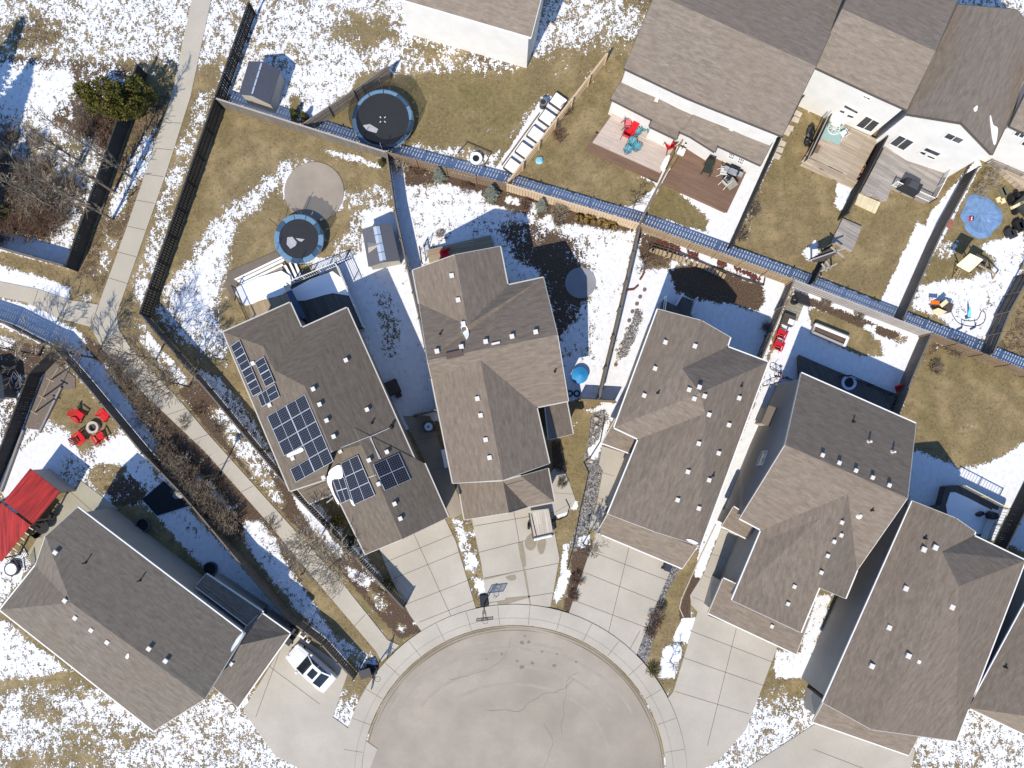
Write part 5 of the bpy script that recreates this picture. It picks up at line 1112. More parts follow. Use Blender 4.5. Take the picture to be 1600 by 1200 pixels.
t = thing('patio_chair', 'red seat tucked behind the roof edge of the middle house deck', 'chair', (*W2(694, 396), .55)); mb = MB(); mb.box(W(694, 396, 1.0), (.75, .65, .12), .4); mb.build('seat', RED, t); mb = MB(); mb.box(W(697, 391, 1.3), (.75, .12, .6), .4); mb.build('backrest', RED, t)
for k in range(4):
    mb = MB(); p = W(694+(-5 if k % 2 else 5), 396+(-4 if k < 2 else 4), .55); mb.bar(p, p+Vector((0, 0, .42)), .05); mb.build('leg', DARK, t)
t = thing('step_ladder', 'small folding frame leaning by the middle house deck rail', 'ladder', (*W2(665, 384), 0)); mb = MB(); mb.bar(W(662, 388, .05), W(668, 373, 1.0), .05); mb.bar(W(670, 387, .05), W(668, 373, 1.0), .05); mb.bar(W(664, 382, .4), W(669, 382, .4), .04); mb.build('frame', DARK, t)
# ---- third house garden
for i, pts in enumerate((((981, 453), (990, 452), (997, 446)), ((1000, 437), (1006, 427), (1007, 418)))):
    t = thing('curved_edging', ['rusty curved edging lower of two in the snow', 'rusty curved edging below the small bare tree'][i], 'edging', (*W2(*pts[0]), 0)); mb = MB(); mb.tube([W(*p, .08) for p in pts], .09, 6); mb.build('edge_strip', M_('rust', (105, 60, 45)), t)
stn = None
for i, (x, y) in enumerate(((1007, 453), (1000, 464), (995, 475), (988, 487), (983, 501), (962, 570))):
    lb = ['round stepping stone highest in the snowy garden', 'second stepping stone from the top in the snowy garden', 'third stepping stone from the top in the snowy garden', 'stepping stone above the gravel bed', 'stepping stone beside the top of the gravel bed', 'stepping stone below the gravel bed near the house'][i]
    t = tag((lambda mb: (mb.cyl(W(x, y, -.02), .17, .09, 12), mb)[1])(MB()).build('stepping_stone', M_('brown_stone', (120, 98, 86)), org=W(x, y, 0)), lb, 'stone', 'round stepping stones')
for i, (x, y, r) in enumerate(((966, 560, .22), (970, 540, .2), (979, 515, .2), (963, 548, .16), (965, 555, .18))):
    mb = MB(); mb.blob(W(x, y, .05), (r, r*.9, r*.6), 0, i, 8, 5, .2); tag(mb.build('boulder', STONE, org=W(x, y)), ['largest pale boulder at the foot of the gravel bed', 'pale boulder halfway along the gravel bed', 'pale boulder upper in the gravel bed', 'small boulder at the left of the gravel bed', 'pale boulder second from the foot of the gravel bed'][i], 'boulder', 'boulders in the gravel bed')
t = thing('paver_wall', 'curved low wall of tan blocks behind the shaded soil', 'wall', (*W2(1060, 405), 0)); mb = MB(); pts = smooth_loop([(1018, 392), (1040, 398), (1070, 408), (1100, 418), (1140, 438), (1098, 420)], 3)[:12]
for a, b in zip(pts, pts[1:]):
    A, B = W(*a), W(*b); L = (B-A).length; n = max(1, int(L/.3))
    for k in range(n): p = A.lerp(B, (k+.5)/n); mb.box((p.x, p.y, .15), (.26, .42, .3), atan2(B.y-A.y, B.x-A.x))
mb.build('blocks', plain('tan_block', (.42, .32, .2), .9, .2, 4, isl=.3), t)
t = thing('edging_board', 'timber edging around the red bark bed of the curved stone garden', 'edging', (*W2(1150, 440), 0)); mb = MB(); Q = [(1020, 382), (1060, 394), (1110, 416), (1150, 432), (1193, 446), (1195, 434)]
for a, b in zip(Q, Q[1:]): mb.bar(W(*a, .1), W(*b, .1), .07, .2)
mb.build('board', DKW, t)
mb = MB(); q = random.Random(5)
for cx, cy, sx in ((1045, 385, 18), (1083, 398, 8), (1128, 412, 7), (1160, 424, 14), (1180, 434, 8)):
    for k in range(60): dx = q.uniform(-sx, sx); p = W(cx+dx, cy+dx*.35+q.gauss(0, 2.2), q.uniform(.02, .15)); mb.box(p, (.2, .07, .05), q.uniform(0, 3))
o = mb.build('bark_chips', plain('red_bark', (.15, .05, .035), .9, .3, 5, isl=.4)); o['kind'] = 'stuff'
# ---- fourth house garden
rb = thing('raised_bed', 'long raised bed with a snowy rim behind the steep gabled house', 'planter', (*W2(1298, 522), 0)); mb = MB(); Q = [(1273, 506), (1325, 527), (1319, 541), (1268, 519)]
for a, b in zip(Q, Q[1:]+Q[:1]): mb.bar(W(*a, .25), W(*b, .25), .16, .5)
mb.build('timber_wall', F_LIGHT, rb); mb = MB(); mb.prism(PP(*Q), 0, .36); mb.build('soil', M_('bed_soil', (92, 78, 66), var=.4, scale=6), rb); mb = MB()
mb.bar(W(1273, 507, .53), W(1325, 528, .53), .22, .07); mb.bar(W(1325, 527, .53), W(1319, 541, .53), .2, .06); mb.build('snow_rim', SNOW, rb)
t = thing('paver_square', 'checkered paver square by the upper fence corner', 'paving', (*W2(1240, 480), 0)); mb = MB(); rzp = ang((1240, 470), (1255, 476)); c = W(1241, 482); R2 = Matrix.Rotation(rzp, 3, 'Z')
for i in range(4):
    for j in range(5): p = c+R2@Vector((-.6+i*.36, -.8+j*.36, .04)); mb.box(p, (.33, .33, .07), rzp)
mb.build('pavers', plain('mossy_paver', (.30, .27, .2), .9, .2, 4, isl=.4), t)
t = thing('stacked_pallets', 'dark slatted planks with a black round pot in the fence corner', 'planks', (*W2(1252, 462), 0)); mb = MB()
for k in range(5): mb.bar(W(1241+k*.8, 456+k*3.6, .2), W(1262+k*.8, 464+k*3.6, .2), .12, .3)
mb.build('planks', DARK, t); mb = MB(); mb.ring(W(1240, 471), .2, .34, 0, .4, 16); mb.build('pot', BLK, t)
t = thing('compost_box', 'dark square compost box half covered with snow beside the fence', 'box', (*W2(1232, 502), 0)); mb = MB(); mb.box(W(1231, 500, .25), (1.1, .9, .5), rzp); mb.build('crate', DKW, t); mb = MB(); mb.box(W(1236, 503, .52), (.5, .45, .1), rzp); mb.build('snow_lump', SNOW, t)
t = thing('garden_swing', 'red seat frame beside the pale lattice fence end', 'bench', (*W2(1404, 606), 0)); mb = MB(); mb.box(W(1404, 607, .5), (.55, .4, .08), .4); mb.build('seat', RED, t); mb = MB(); mb.box(W(1405, 602, .8), (.55, .08, .5), .4); mb.build('backrest', RED, t)
for dx, dy in ((-4, -3), (4, -3), (-4, 4), (4, 4)):
    mb = MB(); mb.bar(W(1404+dx, 606+dy, 0), W(1404+dx, 606+dy, .5), .05); mb.build('leg', DARK, t)
t = thing('lattice_trellis', 'white wire trellis panel leaning on the fence by the red seat', 'trellis', (*W2(1402, 632), 0)); mb = MB()
for k in range(4): mb.bar(W(1395+k*6, 620+k*.0+2*k, .4), W(1386+k*6, 645+2*k, .4), .035)
for k in range(5): mb.bar(W(1394-k*2, 622+k*5.5, .42), W(1414-k*2, 628+k*5.5, .42), .035)
mb.build('wires', WH, t)
for i, (x, y, r) in enumerate(((1214, 582, 1), (1224, 590, 2), (1206, 600, 3))):
    t = thing('bicycle', ['dark bicycle leaning in the shade beside the gabled house, furthest up', 'bicycle with red parts in the shaded snow beside the gabled house', 'child bicycle nearest the chase on the grey wall'][i], 'bicycle', (*W2(x, y), 0)); rz = 1.9+r*.5; dv = Vector((cos(rz), sin(rz), 0)); c = W(x, y, .32)
    for s_ in (-1, 1):
        mb = MB(); mb.tube([c+dv*(s_*.5)+dv*(.31*cos(k*pi/8))+Vector((0, 0, .31*sin(k*pi/8))) for k in range(16)], .03, 5, closed=True); mb.build('wheel', RUB, t)
    mb = MB(); up = Vector((0, 0, 1)); mb.tube([c-dv*.5, c-dv*.15+up*.42, c+dv*.4+up*.4, c+dv*.5], .03, 5); mb.tube([c-dv*.15+up*.42, c, c+dv*.4+up*.4], .03, 5); mb.build('frame', RED if i == 1 else DARK, t); mb = MB(); pv = Vector((-dv.y, dv.x, 0)); mb.bar(c+dv*.42+up*.6-pv*.25, c+dv*.42+up*.6+pv*.25, .035); mb.build('handlebar', STEEL, t); mb = MB(); mb.bar(c-dv*.25+up*.52, c-dv*.02+up*.54, .15, .06); mb.build('saddle', BLK, t)
# ---- upper right garden
pd = thing('pond_sheet', 'crumpled blue plastic sheet of a drained pool on the lawn', 'tarp', (*W2(1532, 335), 0)); mb = MB(); P = smooth_loop([(1513, 306), (1526, 304), (1544, 310), (1552, 317), (1564, 330), (1566, 342), (1560, 354), (1552, 360), (1545, 370), (1532, 373), (1520, 369), (1508, 358), (1506, 348), (1500, 338), (1506, 324)], 4)
c = W(1532, 337); q = random.Random(2); R_ = [W(*p) for p in P]; rings = []
for k in range(5):
    f = 1-k*.22; rings.append([Vector((c.x+(p.x-c.x)*f, c.y+(p.y-c.y)*f, (.05 if k == 0 else .05+q.uniform(0, .06))+(.05 if k == 1 else 0))) for p in R_])
n = len(R_)
for k in range(4):
    for i in range(n): mb.face([rings[k][i], rings[k+1][i], rings[k+1][(i+1) % n], rings[k][(i+1) % n]][::-1])
mb.face(rings[4]); mb.face([Vector((p.x, p.y, 0)) for p in R_][::-1])
for i in range(n): a, b = rings[0][i], rings[0][(i+1) % n]; mb.face([a, b, Vector((b.x, b.y, 0)), Vector((a.x, a.y, 0))][::-1])
mb.build('sheet', plain('pool_blue', (.15, .25, .42), .35, .3, 2.0, bump=.5), pd, True)
t = thing('toy_heap', 'small red and white toys lying on the blue sheet', 'toy', (*W2(1518, 342), .1)); mb = MB()
for k in range(7): mb.blob(W(1516+k % 3*2, 340+k//3*2.5, .18), (.11, .09, .08), k % 3, k, 6, 4, .3)
mb.build('pieces', [RED, WH, DARK], t)
t = thing('red_mat', 'faded red mat on the lawn beside the dark grey fence', 'mat', (*W2(1483, 350), 0)); mb = MB(); mb.prism(PP((1480, 344), (1488, 342), (1491, 350), (1482, 358), (1477, 352)), 0, .03); mb.build('cloth', M_('faded_red_mat', (150, 95, 80), var=.25), t)
pt = thing('play_tower', 'wooden play tower with a pale square yellow roof and side steps', 'playset', (*W2(1512, 420), 0))
for x, y in ((1500, 418), (1517, 428), (1527, 412), (1510, 402)):
    mb = MB(); mb.bar(W(x, y, 0), W(x, y, 2.7), .1); mb.build('post', CEDAR, pt)
mb = MB(); Q = [W(1495.5, 414, 2.75), W(1516, 425, 2.75), W(1529.5, 408, 2.75), W(1509, 398.5, 2.75)]; r0, r1 = W(1509.5, 400, 3.25), W(1530, 409, 3.25)
up3 = lambda p, z: Vector((p.x, p.y, z))
A, B, C_2, D2 = Q
mb.face([up3(A, 2.62), up3(B, 2.62), up3(C_2, 3.3), up3(D2, 3.3)]); E1, E2 = C_2+(C_2-B)*.28, D2+(D2-A)*.28; mb.face([up3(D2, 3.3), up3(C_2, 3.3), up3(E1, 2.75), up3(E2, 2.75)]); mb.build('roof', YELW, pt)
mb = MB(); mb.prism([(p.x, p.y) for p in (W(1500, 418), W(1517, 428), W(1527, 412), W(1510, 402))], 1.3, 1.38); mb.build('platform', DKW, pt)
mb = MB(); mb.bar(W(1498, 420, 1.3), W(1488, 436, .1), .05); mb.bar(W(1502, 423, 1.3), W(1493, 440, .1), .05)
for k in range(5): a = W(1498-k*2, 420+k*3.2, 1.15-k*.25); b = W(1502-k*1.9, 423+k*3.2, 1.15-k*.25); mb.bar(a, b, .06)
mb.build('ladder', CEDAR, pt); mb = MB(); mb.bar(W(1529, 414, 2.3), W(1555, 428, 2.3), .1, .12); mb.bar(W(1555, 428, 2.3), W(1551, 436, 0), .1); mb.bar(W(1555, 428, 2.3), W(1560, 422, 0), .1); mb.build('swing_beam', CEDAR, pt)
mb = MB()
for k in (0, 1):
    x, y = 1538+k*9, 419+k*5
    for s_ in (-1.5, 1.5): mb.bar(W(x+s_, y+s_*.5, 2.28), W(x+s_, y+s_*.5, .5), .02)
    mb.box(W(x, y, .5), (.45, .2, .04), -.4)
mb.build('swing_seat', DARK, pt)
tc = thing('toy_playhouse', 'small plastic play house with an orange ladder beside the back fence', 'playset', (*W2(1468, 480), 0)); mb = MB(); mb.prism([W2(x, y, .3) for x, y in ((1456, 478), (1470, 471), (1486, 476), (1482, 489), (1464, 490))], 0, .7); mb.build('body', DKW, tc)
mb = MB(); mb.box(W(1461, 472.5, .95), (.75, .32, .05), -.1); 
for k in range(4): mb.box(W(1456+k*3.4, 472.8, .99), (.05, .32, .08), -.1)
mb.build('orange_ladder', M_('orange', (235, 120, 30)), tc); mb = MB(); mb.prism([W2(x, y, 1.0) for x, y in ((1454, 486), (1466, 481), (1480, 487), (1467, 494))], .95, 1.0); mb.bar(W(1470, 478, 1.0), W(1480, 470, 1.0), .35, .06); mb.build('slide', CREAM, tc)
sp = thing('spray_toy', 'light blue water spray toy standing in the snow', 'toy', (*W2(1514, 488), 0)); mb = MB(); mb.tube([W(1514, 494, .05), W(1515, 486, .5), W(1516, 480, .9)], [.14, .09, .03], 8); mb.build('column', M_('cyan_plastic', (110, 205, 235)), sp); mb = MB(); mb.box(W(1512, 495, .05), (.45, .3, .08), .3); mb.build('base', BLUE, sp)
hs = thing('garden_hose', 'dark coiled hose looping over the snow beside the spray toy', 'hose', (*W2(1500, 490), 0)); mb = MB(); mb.tube([W(x, y, .04) for x, y in smooth_loop([(1490, 470), (1486, 482), (1490, 495), (1500, 506), (1520, 510), (1536, 505), (1540, 492), (1534, 486), (1526, 500), (1505, 500), (1496, 488)], 4)[:-6]], .025, 5); mb.build('tube', BLK, hs)
for i, (x, y) in enumerate(((1499, 514), (1520, 513))):
    t = thing('scooter', ['blue toy scooter lying by the fence shadow, left of two', 'blue toy scooter lying by the fence shadow, right of two'][i], 'toy', (*W2(x, y), 0)); mb = MB(); mb.bar(W(x-4, y+2, .1), W(x+4, y-2, .1), .12, .06); mb.build('board', BLUE, t); mb = MB(); mb.bar(W(x+4, y-2, .1), W(x+5, y-9, .5), .05); mb.build('stem', DARK, t)
tr = thing('utility_trailer', 'dark trailer with black wheels at the right edge of the upper garden', 'trailer', (*W2(1600, 325), 0)); mb = MB(); mb.prism([W2(x, y, .8) for x, y in ((1584, 318), (1618, 288), (1650, 310), (1612, 345))], .45, .95); mb.build('box', M_('olive_metal', (58, 60, 56)), tr); mb = MB(); mb.bar(W(1581, 325, .8), W(1606, 312, .8), .25, .3); mb.build('tail_board', CREAM, tr)
for x, y in ((1579, 312), (1588, 306), (1586, 330)):
    mb = MB(); mb.tube([W(x-2, y, .35), W(x+2, y-1, .35)], .34, 16); mb.build('wheel', RUB, tr)
for i, (x, y, w_, h_, m) in enumerate(((1563, 312, .8, .45, CREAM), (1568, 298, .95, 1.0, M_('moss_slab', (100, 98, 82))), (1592, 352, 1.1, .8, BLK), (1578, 364, .9, .7, DARK))):
    t = thing(['paving_slab', 'paving_slab', 'junk_crate', 'junk_crate'][i], ['cream paving slabs beside the blue pond sheet', 'mossy grey slab beside the plants above the pond sheet', 'black crate of odds and ends at the right edge', 'dark crate half buried in snow near the right edge'][i], ['slab', 'slab', 'crate', 'crate'][i], (*W2(x, y), 0)); mb = MB(); hh = .1 if i < 2 else .5; mb.box(W(x-2.5, y, hh/2), (w_*.48, h_, hh), .4); mb.box(W(x+4, y+2, hh/2), (w_*.48, h_, hh), .42); mb.build('pieces', m, t)
dk = deck('small tan deck with white cover and slatted steps at the upper right corner', [(1562, 226), (1620, 250), (1606, 300), (1550, 250)], .7, TK2); railing(dk, [(1541, 258), (1589, 278)], .3, M_('grey_rail', (140, 135, 125)), .9, .12, .035); mb = MB(); mb.prism([W2(x, y, .72) for x, y in ((1557, 240), (1586, 250), (1582, 262), (1551, 250))], .71, .75); mb.build('plywood_sheet', YELW, dk)
t = thing('covered_lounger', 'white snow covered lounger on the small tan corner deck', 'lounger', (*W2(1580, 228), .7)); mb = MB(); mb.blob(W(1578, 228, .95), (.75, .5, .3), 0, 2, 12, 7, .06); mb.build('cover', SNOW, t, True); mb = MB(); mb.tube([W(1565, 232, .9), W(1569, 222, .9), W(1578, 218, .9)], .06, 6); mb.build('frame', DARK, t)
for i, (x, y) in enumerate(((1247, 178), (1243, 187), (1234, 200), (1229, 207), (1222, 224), (1218, 234), (1214, 244))):
    t = thing('paving_slab', ['cream stepping slab highest along the dark fence', 'second cream stepping slab from the top along the dark fence', 'third cream stepping slab from the top along the dark fence', 'middle cream stepping slab of the row along the dark fence', 'third cream stepping slab from the bottom along the dark fence', 'second cream stepping slab from the bottom along the dark fence', 'cream stepping slab lowest along the dark fence'][i], 'slab', (*W2(x, y), 0), 'cream stepping slabs'); mb = MB(); mb.box(W(x, y, .04), (.62, .45, .09), yt+.1*(i % 3-1)); mb.build('stone', STONE, t)
t = thing('black_bag', 'black bag heap beside the privacy screen', 'bag', (*W2(1266, 208), 0)); mb = MB(); mb.blob(W(1267, 206, .3), (.35, .75, .4), 0, 8, 9, 6, .25); mb.blob(W(1263, 222, .25), (.4, .4, .3), 0, 9, 9, 6, .25); mb.build('sack', BLK, t)
t = thing('shed_pad', 'grey paving between the duplex and the white house at the top edge', 'paving', (*W2(1262, 162), 0)); mb = MB(); mb.prism(PP((1252, 165), (1258, 148), (1284, 150), (1266, 174)), 0, .08); mb.build('slab', M_('blue_grey_slab', (120, 130, 145)), t)
# ================================================================ street side
# ---- basketball hoops
def hoop(label, base, board, hb, group='street basketball hoops'):
    """base, board: picture points of the foot and of the middle of the backboard at height hb"""
    b = W(*base); h = W(board[0], board[1], hb); t = thing('basketball_hoop', label, 'basketball hoop', (b.x, b.y, 0), group); f = Vector((h.x-b.x, h.y-b.y, 0)); L = f.length; f.normalize(); pv = Vector((-f.y, f.x, 0)); up = Vector((0, 0, 1)); rz = atan2(f.y, f.x)
    mb = MB(); mb.box(b-f*.25+up*.12, (1.1, .75, .24), rz, 0, taper=.85); mb.build('base', M_('black_base', (38, 40, 44)), t)
    mb = MB(); mb.tube([b, b+f*.06+up*1.2, b+f*.2+up*(hb-.3), b+f*.35+up*(hb-.05)], .055, 8); mb.build('pole', BLK, t)
    mb = MB()
    for s_ in (-.12, .12): mb.bar(b+f*.25+up*(hb-.2)+pv*s_, h-f*.04+up*.25+pv*s_, .05); mb.bar(b+f*.2+up*(hb-.6)+pv*s_, h-f*.04-up*.2+pv*s_, .05)
    mb.build('arm', BLK, t)
    mb = MB(); mb.bar(h-pv*.68, h+pv*.68, .03, .85); bd = mb.build('backboard', netting('clear_board', (.5, .52, .55), .35), t)
    mb = MB()
    for z in (-.42, .42): mb.bar(h-pv*.7+up*z+f*.0, h+pv*.7+up*z, .06, .05)
    for s_ in (-.7, .7, -.25, .25): mb.bar(h+pv*s_-up*.42, h+pv*s_+up*.42, .05)
    mb.build('frame', BLK, bd)
    mb = MB(); c = h+f*.28-up*.3; mb.tube([c+Vector((.23*cos(k*pi/10), .23*sin(k*pi/10), 0)) for k in range(20)], .02, 5, closed=True); rm = mb.build('rim', M_('rim_grey', (120, 110, 105), metal=.4), t)
    mb = MB()
    for k in range(10):
        a = k*pi/5; mb.bar(c+Vector((.23*cos(a), .23*sin(a), 0)), c+Vector((.12*cos(a+.3), .12*sin(a+.3), -.4)), .012)
    mb.build('net', WH, rm); return t
hoop('black basketball hoop between the first and second driveways', (757, 942), (757.5, 967), 2.6)
hoop('black basketball hoop beside the foot of the side path', (586, 1046), (584, 1062), 2.5)
# ---- flatbed trailer with pale planks on the second driveway
tr = thing('flat_trailer', 'low flat trailer with pale grey boards parked on the second driveway', 'trailer', (*W2(845, 818), 0)); zt = .62
Q = [(826, 801), (858, 796), (865, 835), (833, 842)]
mb = MB(); mb.prism([W2(x, y, zt) for x, y in Q], zt-.08, zt); mb.build('bed', planks('pale_bed', (.52, .48, .42), ang((826, 801), (833, 842)), .2, 3, .1, (.36, .29, .23)), tr)
mb = MB(); P = [W(x, y, zt+.02) for x, y in Q]
for a, b in zip(P, P[1:]+P[:1]): mb.bar(a, b, .07, .12)
mb.bar(W(830, 803, zt+.03), W(838, 838, zt+.03), .05, .08); mb.build('frame', M_('brown_steel', (75, 62, 55)), tr)
mb = MB(); mb.tube([W(834, 843, .75), W(862, 836.5, .75)], .13, 10); mb.build('roller_bar', M_('pale_roll', (215, 220, 215), rough=.4), tr)
mb = MB(); mb.bar(W(825, 800, .72), W(857, 796, .72), .16, .16); mb.build('headboard', M_('grey_roll', (170, 170, 160)), tr)
for x, y in ((826, 822), (864, 816)):
    mb = MB(); c = W(x, y, .3); mb.tube([c-Vector((.1, 0, 0)), c+Vector((.1, 0, 0))], .29, 16); mb.build('wheel', RUB, tr)
# ---- car
car = thing('parked_car', 'white sedan parked nose in on the lower left driveway', 'car', (*W2(490, 1046), 0))
fx = (W(460, 1015)-W(535, 1081)); fx.z = 0; fx.normalize(); fy = Vector((-fx.y, fx.x, 0)); o0 = W(489, 1040)
def cp(x, y, z): v = o0+fx*x+fy*y; return (v.x, v.y, z)
prof = [(2.35, .35, .60, .66), (2.30, .62, .70, .74), (2.0, .74, .84, .85), (1.35, .86, .9, .92), (.95, .92, .92, .93), (.9, .93, .92, .93), (-1.35, .98, .92, .93), (-1.9, .97, .9, .92), (-2.25, .90, .84, .86), (-2.35, .55, .76, .8)]
mb = MB(); secs = []
for x, zt_, wt, wb in prof:
    secs.append([(x, -wb, .28), (x, -wb, zt_*.72), (x, -wt, zt_-.04), (x, -wt*.6, zt_+.02), (x, wt*.6, zt_+.02), (x, wt, zt_-.04), (x, wb, zt_*.72), (x, wb, .28)])
for a, b in zip(secs, secs[1:]):
    for i in range(8):
        j = (i+1) % 8; mb.face([cp(*a[i]), cp(*b[i]), cp(*b[j]), cp(*a[j])])
mb.face([cp(*p) for p in secs[0]]); mb.face([cp(*p) for p in secs[-1]][::-1])
CARP = plain('white_car_paint', (.80, .80, .79), .18, .02, spec=.6); mb.build('body', CARP, car, True)
cab = [(.95, .80, .93), (.2, .66, 1.40), (-.95, .64, 1.42), (-1.75, .72, .99)]
mb = MB()
mb.face([cp(.15, -.64, 1.40), cp(-.95, -.62, 1.42), cp(-.95, .62, 1.42), cp(.15, .64, 1.40)][::-1]); mb.face([cp(.15, -.64, 1.36), cp(-.95, -.62, 1.38), cp(-.95, .62, 1.38), cp(.15, .64, 1.36)])
for s_ in (-1, 1):
    mb.bar(cp(.15, s_*.65, 1.39), cp(-.95, s_*.63, 1.41), .07, .06); mb.bar(cp(.97, s_*.79, .93), cp(.15, s_*.65, 1.39), .08, .06); mb.bar(cp(-.95, s_*.63, 1.4), cp(-1.75, s_*.72, .98), .12, .07); mb.bar(cp(-.4, s_*.64, 1.38), cp(-.4, s_*.86, .95), .08)
mb.build('roof', CARP, car)
GC = glass('car_glass', (.012, .016, .018))
for nm, q in (('windscreen', [(.95, -.78, .94), (.15, -.63, 1.385), (.15, .63, 1.385), (.95, .78, .94)]), ('rear_window', [(-.95, .61, 1.40), (-1.72, .70, 1.0), (-1.72, -.70, 1.0), (-.95, -.61, 1.40)])):
    mb = MB(); mb.face([cp(*p) for p in q]); mb.build(nm, GC, car)
for s_ in (-1, 1):
    mb = MB(); mb.face([cp(.9, s_*.80, .95), cp(.15, s_*.645, 1.37), cp(-.95, s_*.625, 1.39), cp(-1.7, s_*.715, 1.0)]); mb.build('side_window', GC, car)
    mb = MB(); mb.blob(cp(.72, s_*1.02, 1.0), (.12, .12, .08), 0, 1, 8, 5, 0); mb.build('wing_mirror', CARP, car)
    mb = MB(); mb.box(cp(2.12, s_*.62, .66), (.35, .35, .14), atan2(fx.y, fx.x)+s_*.35); mb.build('headlight', M_('headlight', (215, 220, 225), rough=.1), car)
    for x in (1.42, -1.4):
        mb = MB(); c = Vector(cp(x, s_*.80, .33)); mb.tube([c-fy*.11, c+fy*.11], .33, 18); w_ = mb.build('wheel', RUB, car); mb = MB(); mb.tube([c+fy*s_*.105, c+fy*s_*.125], .2, 12); mb.build('rim', STEEL, w_)
sunr = MB(); sunr.face([cp(-.1, -.38, 1.43), cp(-.75, -.38, 1.445), cp(-.75, .38, 1.445), cp(-.1, .38, 1.43)][::-1]); sunr.build('sunroof', GC, car)
# ---- bins, boxes and small stuff
def bin_(label, px, py, rz, m, lid):
    t = thing('wheelie_bin', label, 'bin', (*W2(px, py), 0)); mb = MB(); c = W(px, py); mb.box(c+Vector((0, 0, .5)), (.55, .6, 1.0), rz, 0); mb.build('body', m, t); mb = MB(); mb.box(c+Vector((0, 0, 1.04)), (.62, .68, .09), rz, 0, taper=.85); mb.build('lid', lid, t)
    for s_ in (-1, 1): mb = MB(); q = c+Vector((cos(rz)*s_*.3, sin(rz)*s_*.3, .1))-Vector((-sin(rz), cos(rz), 0))*.28; mb.tube([q-Vector((.04, 0, 0)), q+Vector((.04, 0, 0))], .1, 10); mb.build('wheel', RUB, t)
bin_('black bin at the garage corner of the third driveway', 1040, 884, y3, BLACK, M_('dark_lid', (60, 64, 70), rough=.3))
bin_('dark bin beside the grey fence and the white car', 456, 997, y0, DARK, BLACK); bin_('black bin in the shaded corner of the lower left garage', 461, 980, y0, BLACK, DARK)
for i, (x, y) in enumerate(((473, 992), (482, 1001))):
    t = thing('storage_box', ['white recycling box with dark contents beside the white car', 'small pale carton beside the recycling box'][i], 'box', (*W2(x, y), 0)); mb = MB(); mb.box(W(x, y, .2), ((.6, .45, .4) if i == 0 else (.32, .28, .3)), y0); mb.build('body', WH, t); mb = MB(); mb.box(W(x, y, .41), ((.42, .26, .05) if i == 0 else (.2, .16, .04)), y0); mb.build('contents', DARK, t)
t = thing('utility_box', 'dark green utility box beside the foot of the side path', 'utility box', (*W2(570, 1052), 0)); mb = MB(); mb.box(W(571, 1052, .45), (1.0, .75, .9), .3, 0, taper=.9); mb.build('cabinet', M_('green_grey_steel', (60, 66, 62), rough=.5), t); mb = MB(); mb.box(W(571, 1052, .93), (.95, .7, .06), .3); mb.build('lid', DARK, t)
t = thing('marker_post', 'slim black marker post standing at the edge of the side path', 'post', (*W2(480, 890), 0)); mb = MB(); b_ = W(476, 894); mb.bar(b_, b_+Vector((0, 0, 1.1)), .12); mb.build('post', DARK, t); mb = MB(); mb.box(b_+Vector((0, 0, 1.12)), (.16, .16, .05)); mb.build('cap', BLACK, t)
def lamp(label, px, py, h):
    b = W(px, py); t = thing('street_lamp', label, 'street lamp', (b.x, b.y, 0)); mb = MB(); mb.tube([b, b+Vector((0, 0, h*.5)), b+Vector((0, 0, h))], [.08, .065, .05], 8); mb.build('pole', DARK, t); mb = MB(); mb.cyl(b+Vector((0, 0, h)), .12, .3, 10, r2=.3); mb.cyl(b+Vector((0, 0, h+.3)), .34, .12, 12, r2=.12); mb.build('lantern', BLACK, t); mb = MB(); mb.cyl(b, .16, .25, 10); mb.build('foot', DARK, t)
lamp('black path lamp standing among the bare shrubs beside the side path', 343, 742, 3.8)
for i, (x, y, r) in enumerate(((932, 654, .22), (932, 667, .2), (927, 682, .15), (924, 721, .16), (925, 640, .18))):
    mb = MB(); mb.blob(W(x, y, .05), (r, r*.85, r*.6), 0, 10+i, 8, 5, .2); tag(mb.build('boulder', STONE, org=W(x, y)), ['highest round boulder in the rock bed beside the grass strip', 'second round boulder in the rock bed beside the grass strip', 'small boulder halfway down the rock bed beside the grass strip', 'pale boulder at the lower tip of the rock bed', 'boulder at the fence end of the rock bed'][i], 'boulder', 'boulders in the front rock bed')
for i, pts in enumerate(([(945, 652), (938, 690), (922, 715), (912, 722), (920, 738), (906, 800), (895, 858), (886, 890)], [(1118, 820), (1094, 870), (1065, 935), (1062, 950), (1068, 964)], [(884, 780), (890, 792), (886, 806), (874, 812), (866, 812)])):
    t = thing('edging_strip', ['dark edging along the gravel strip of the third house', 'pale edging along the mulch bed of the fourth house', 'black curved edging at the corner of the second driveway walkway'][i], 'edging', (*W2(*pts[0]), 0)); mb = MB(); mb.tube([W(*p, .05) for p in pts], .05, 5); mb.build('strip', [DARK, STONE, BLACK][i], t)
t = thing('side_gate', 'white picket gate between the third and fourth houses', 'gate', (*W2(1130, 806), 0)); mb = MB()
for k in range(9): mb.bar(W(1128+k*1.0, 818-k*2.2, .1), W(1128+k*1.0, 818-k*2.2, 1.3), .07)
mb.build('pickets', WH, t); mb = MB(); mb.bar(W(1127, 820, 1.1), W(1137, 798, 1.1), .05, .08); mb.bar(W(1127, 820, .35), W(1137, 798, .35), .05, .08); mb.build('rail', WH, t)
t = thing('air_conditioner', 'dark air conditioner on a pad in the shade beside the middle house', 'air conditioner', (*W2(672, 668), 0)); mb = MB(); c = W(671, 667); mb.box(c+Vector((0, 0, .4)), (.9, .9, .8), y2); mb.build('cabinet', M_('dark_grey_cabinet', (70, 72, 78)), t); mb = MB(); mb.ring(c, .1, .36, .8, .84, 16); mb.build('fan_grille', STEEL, t)
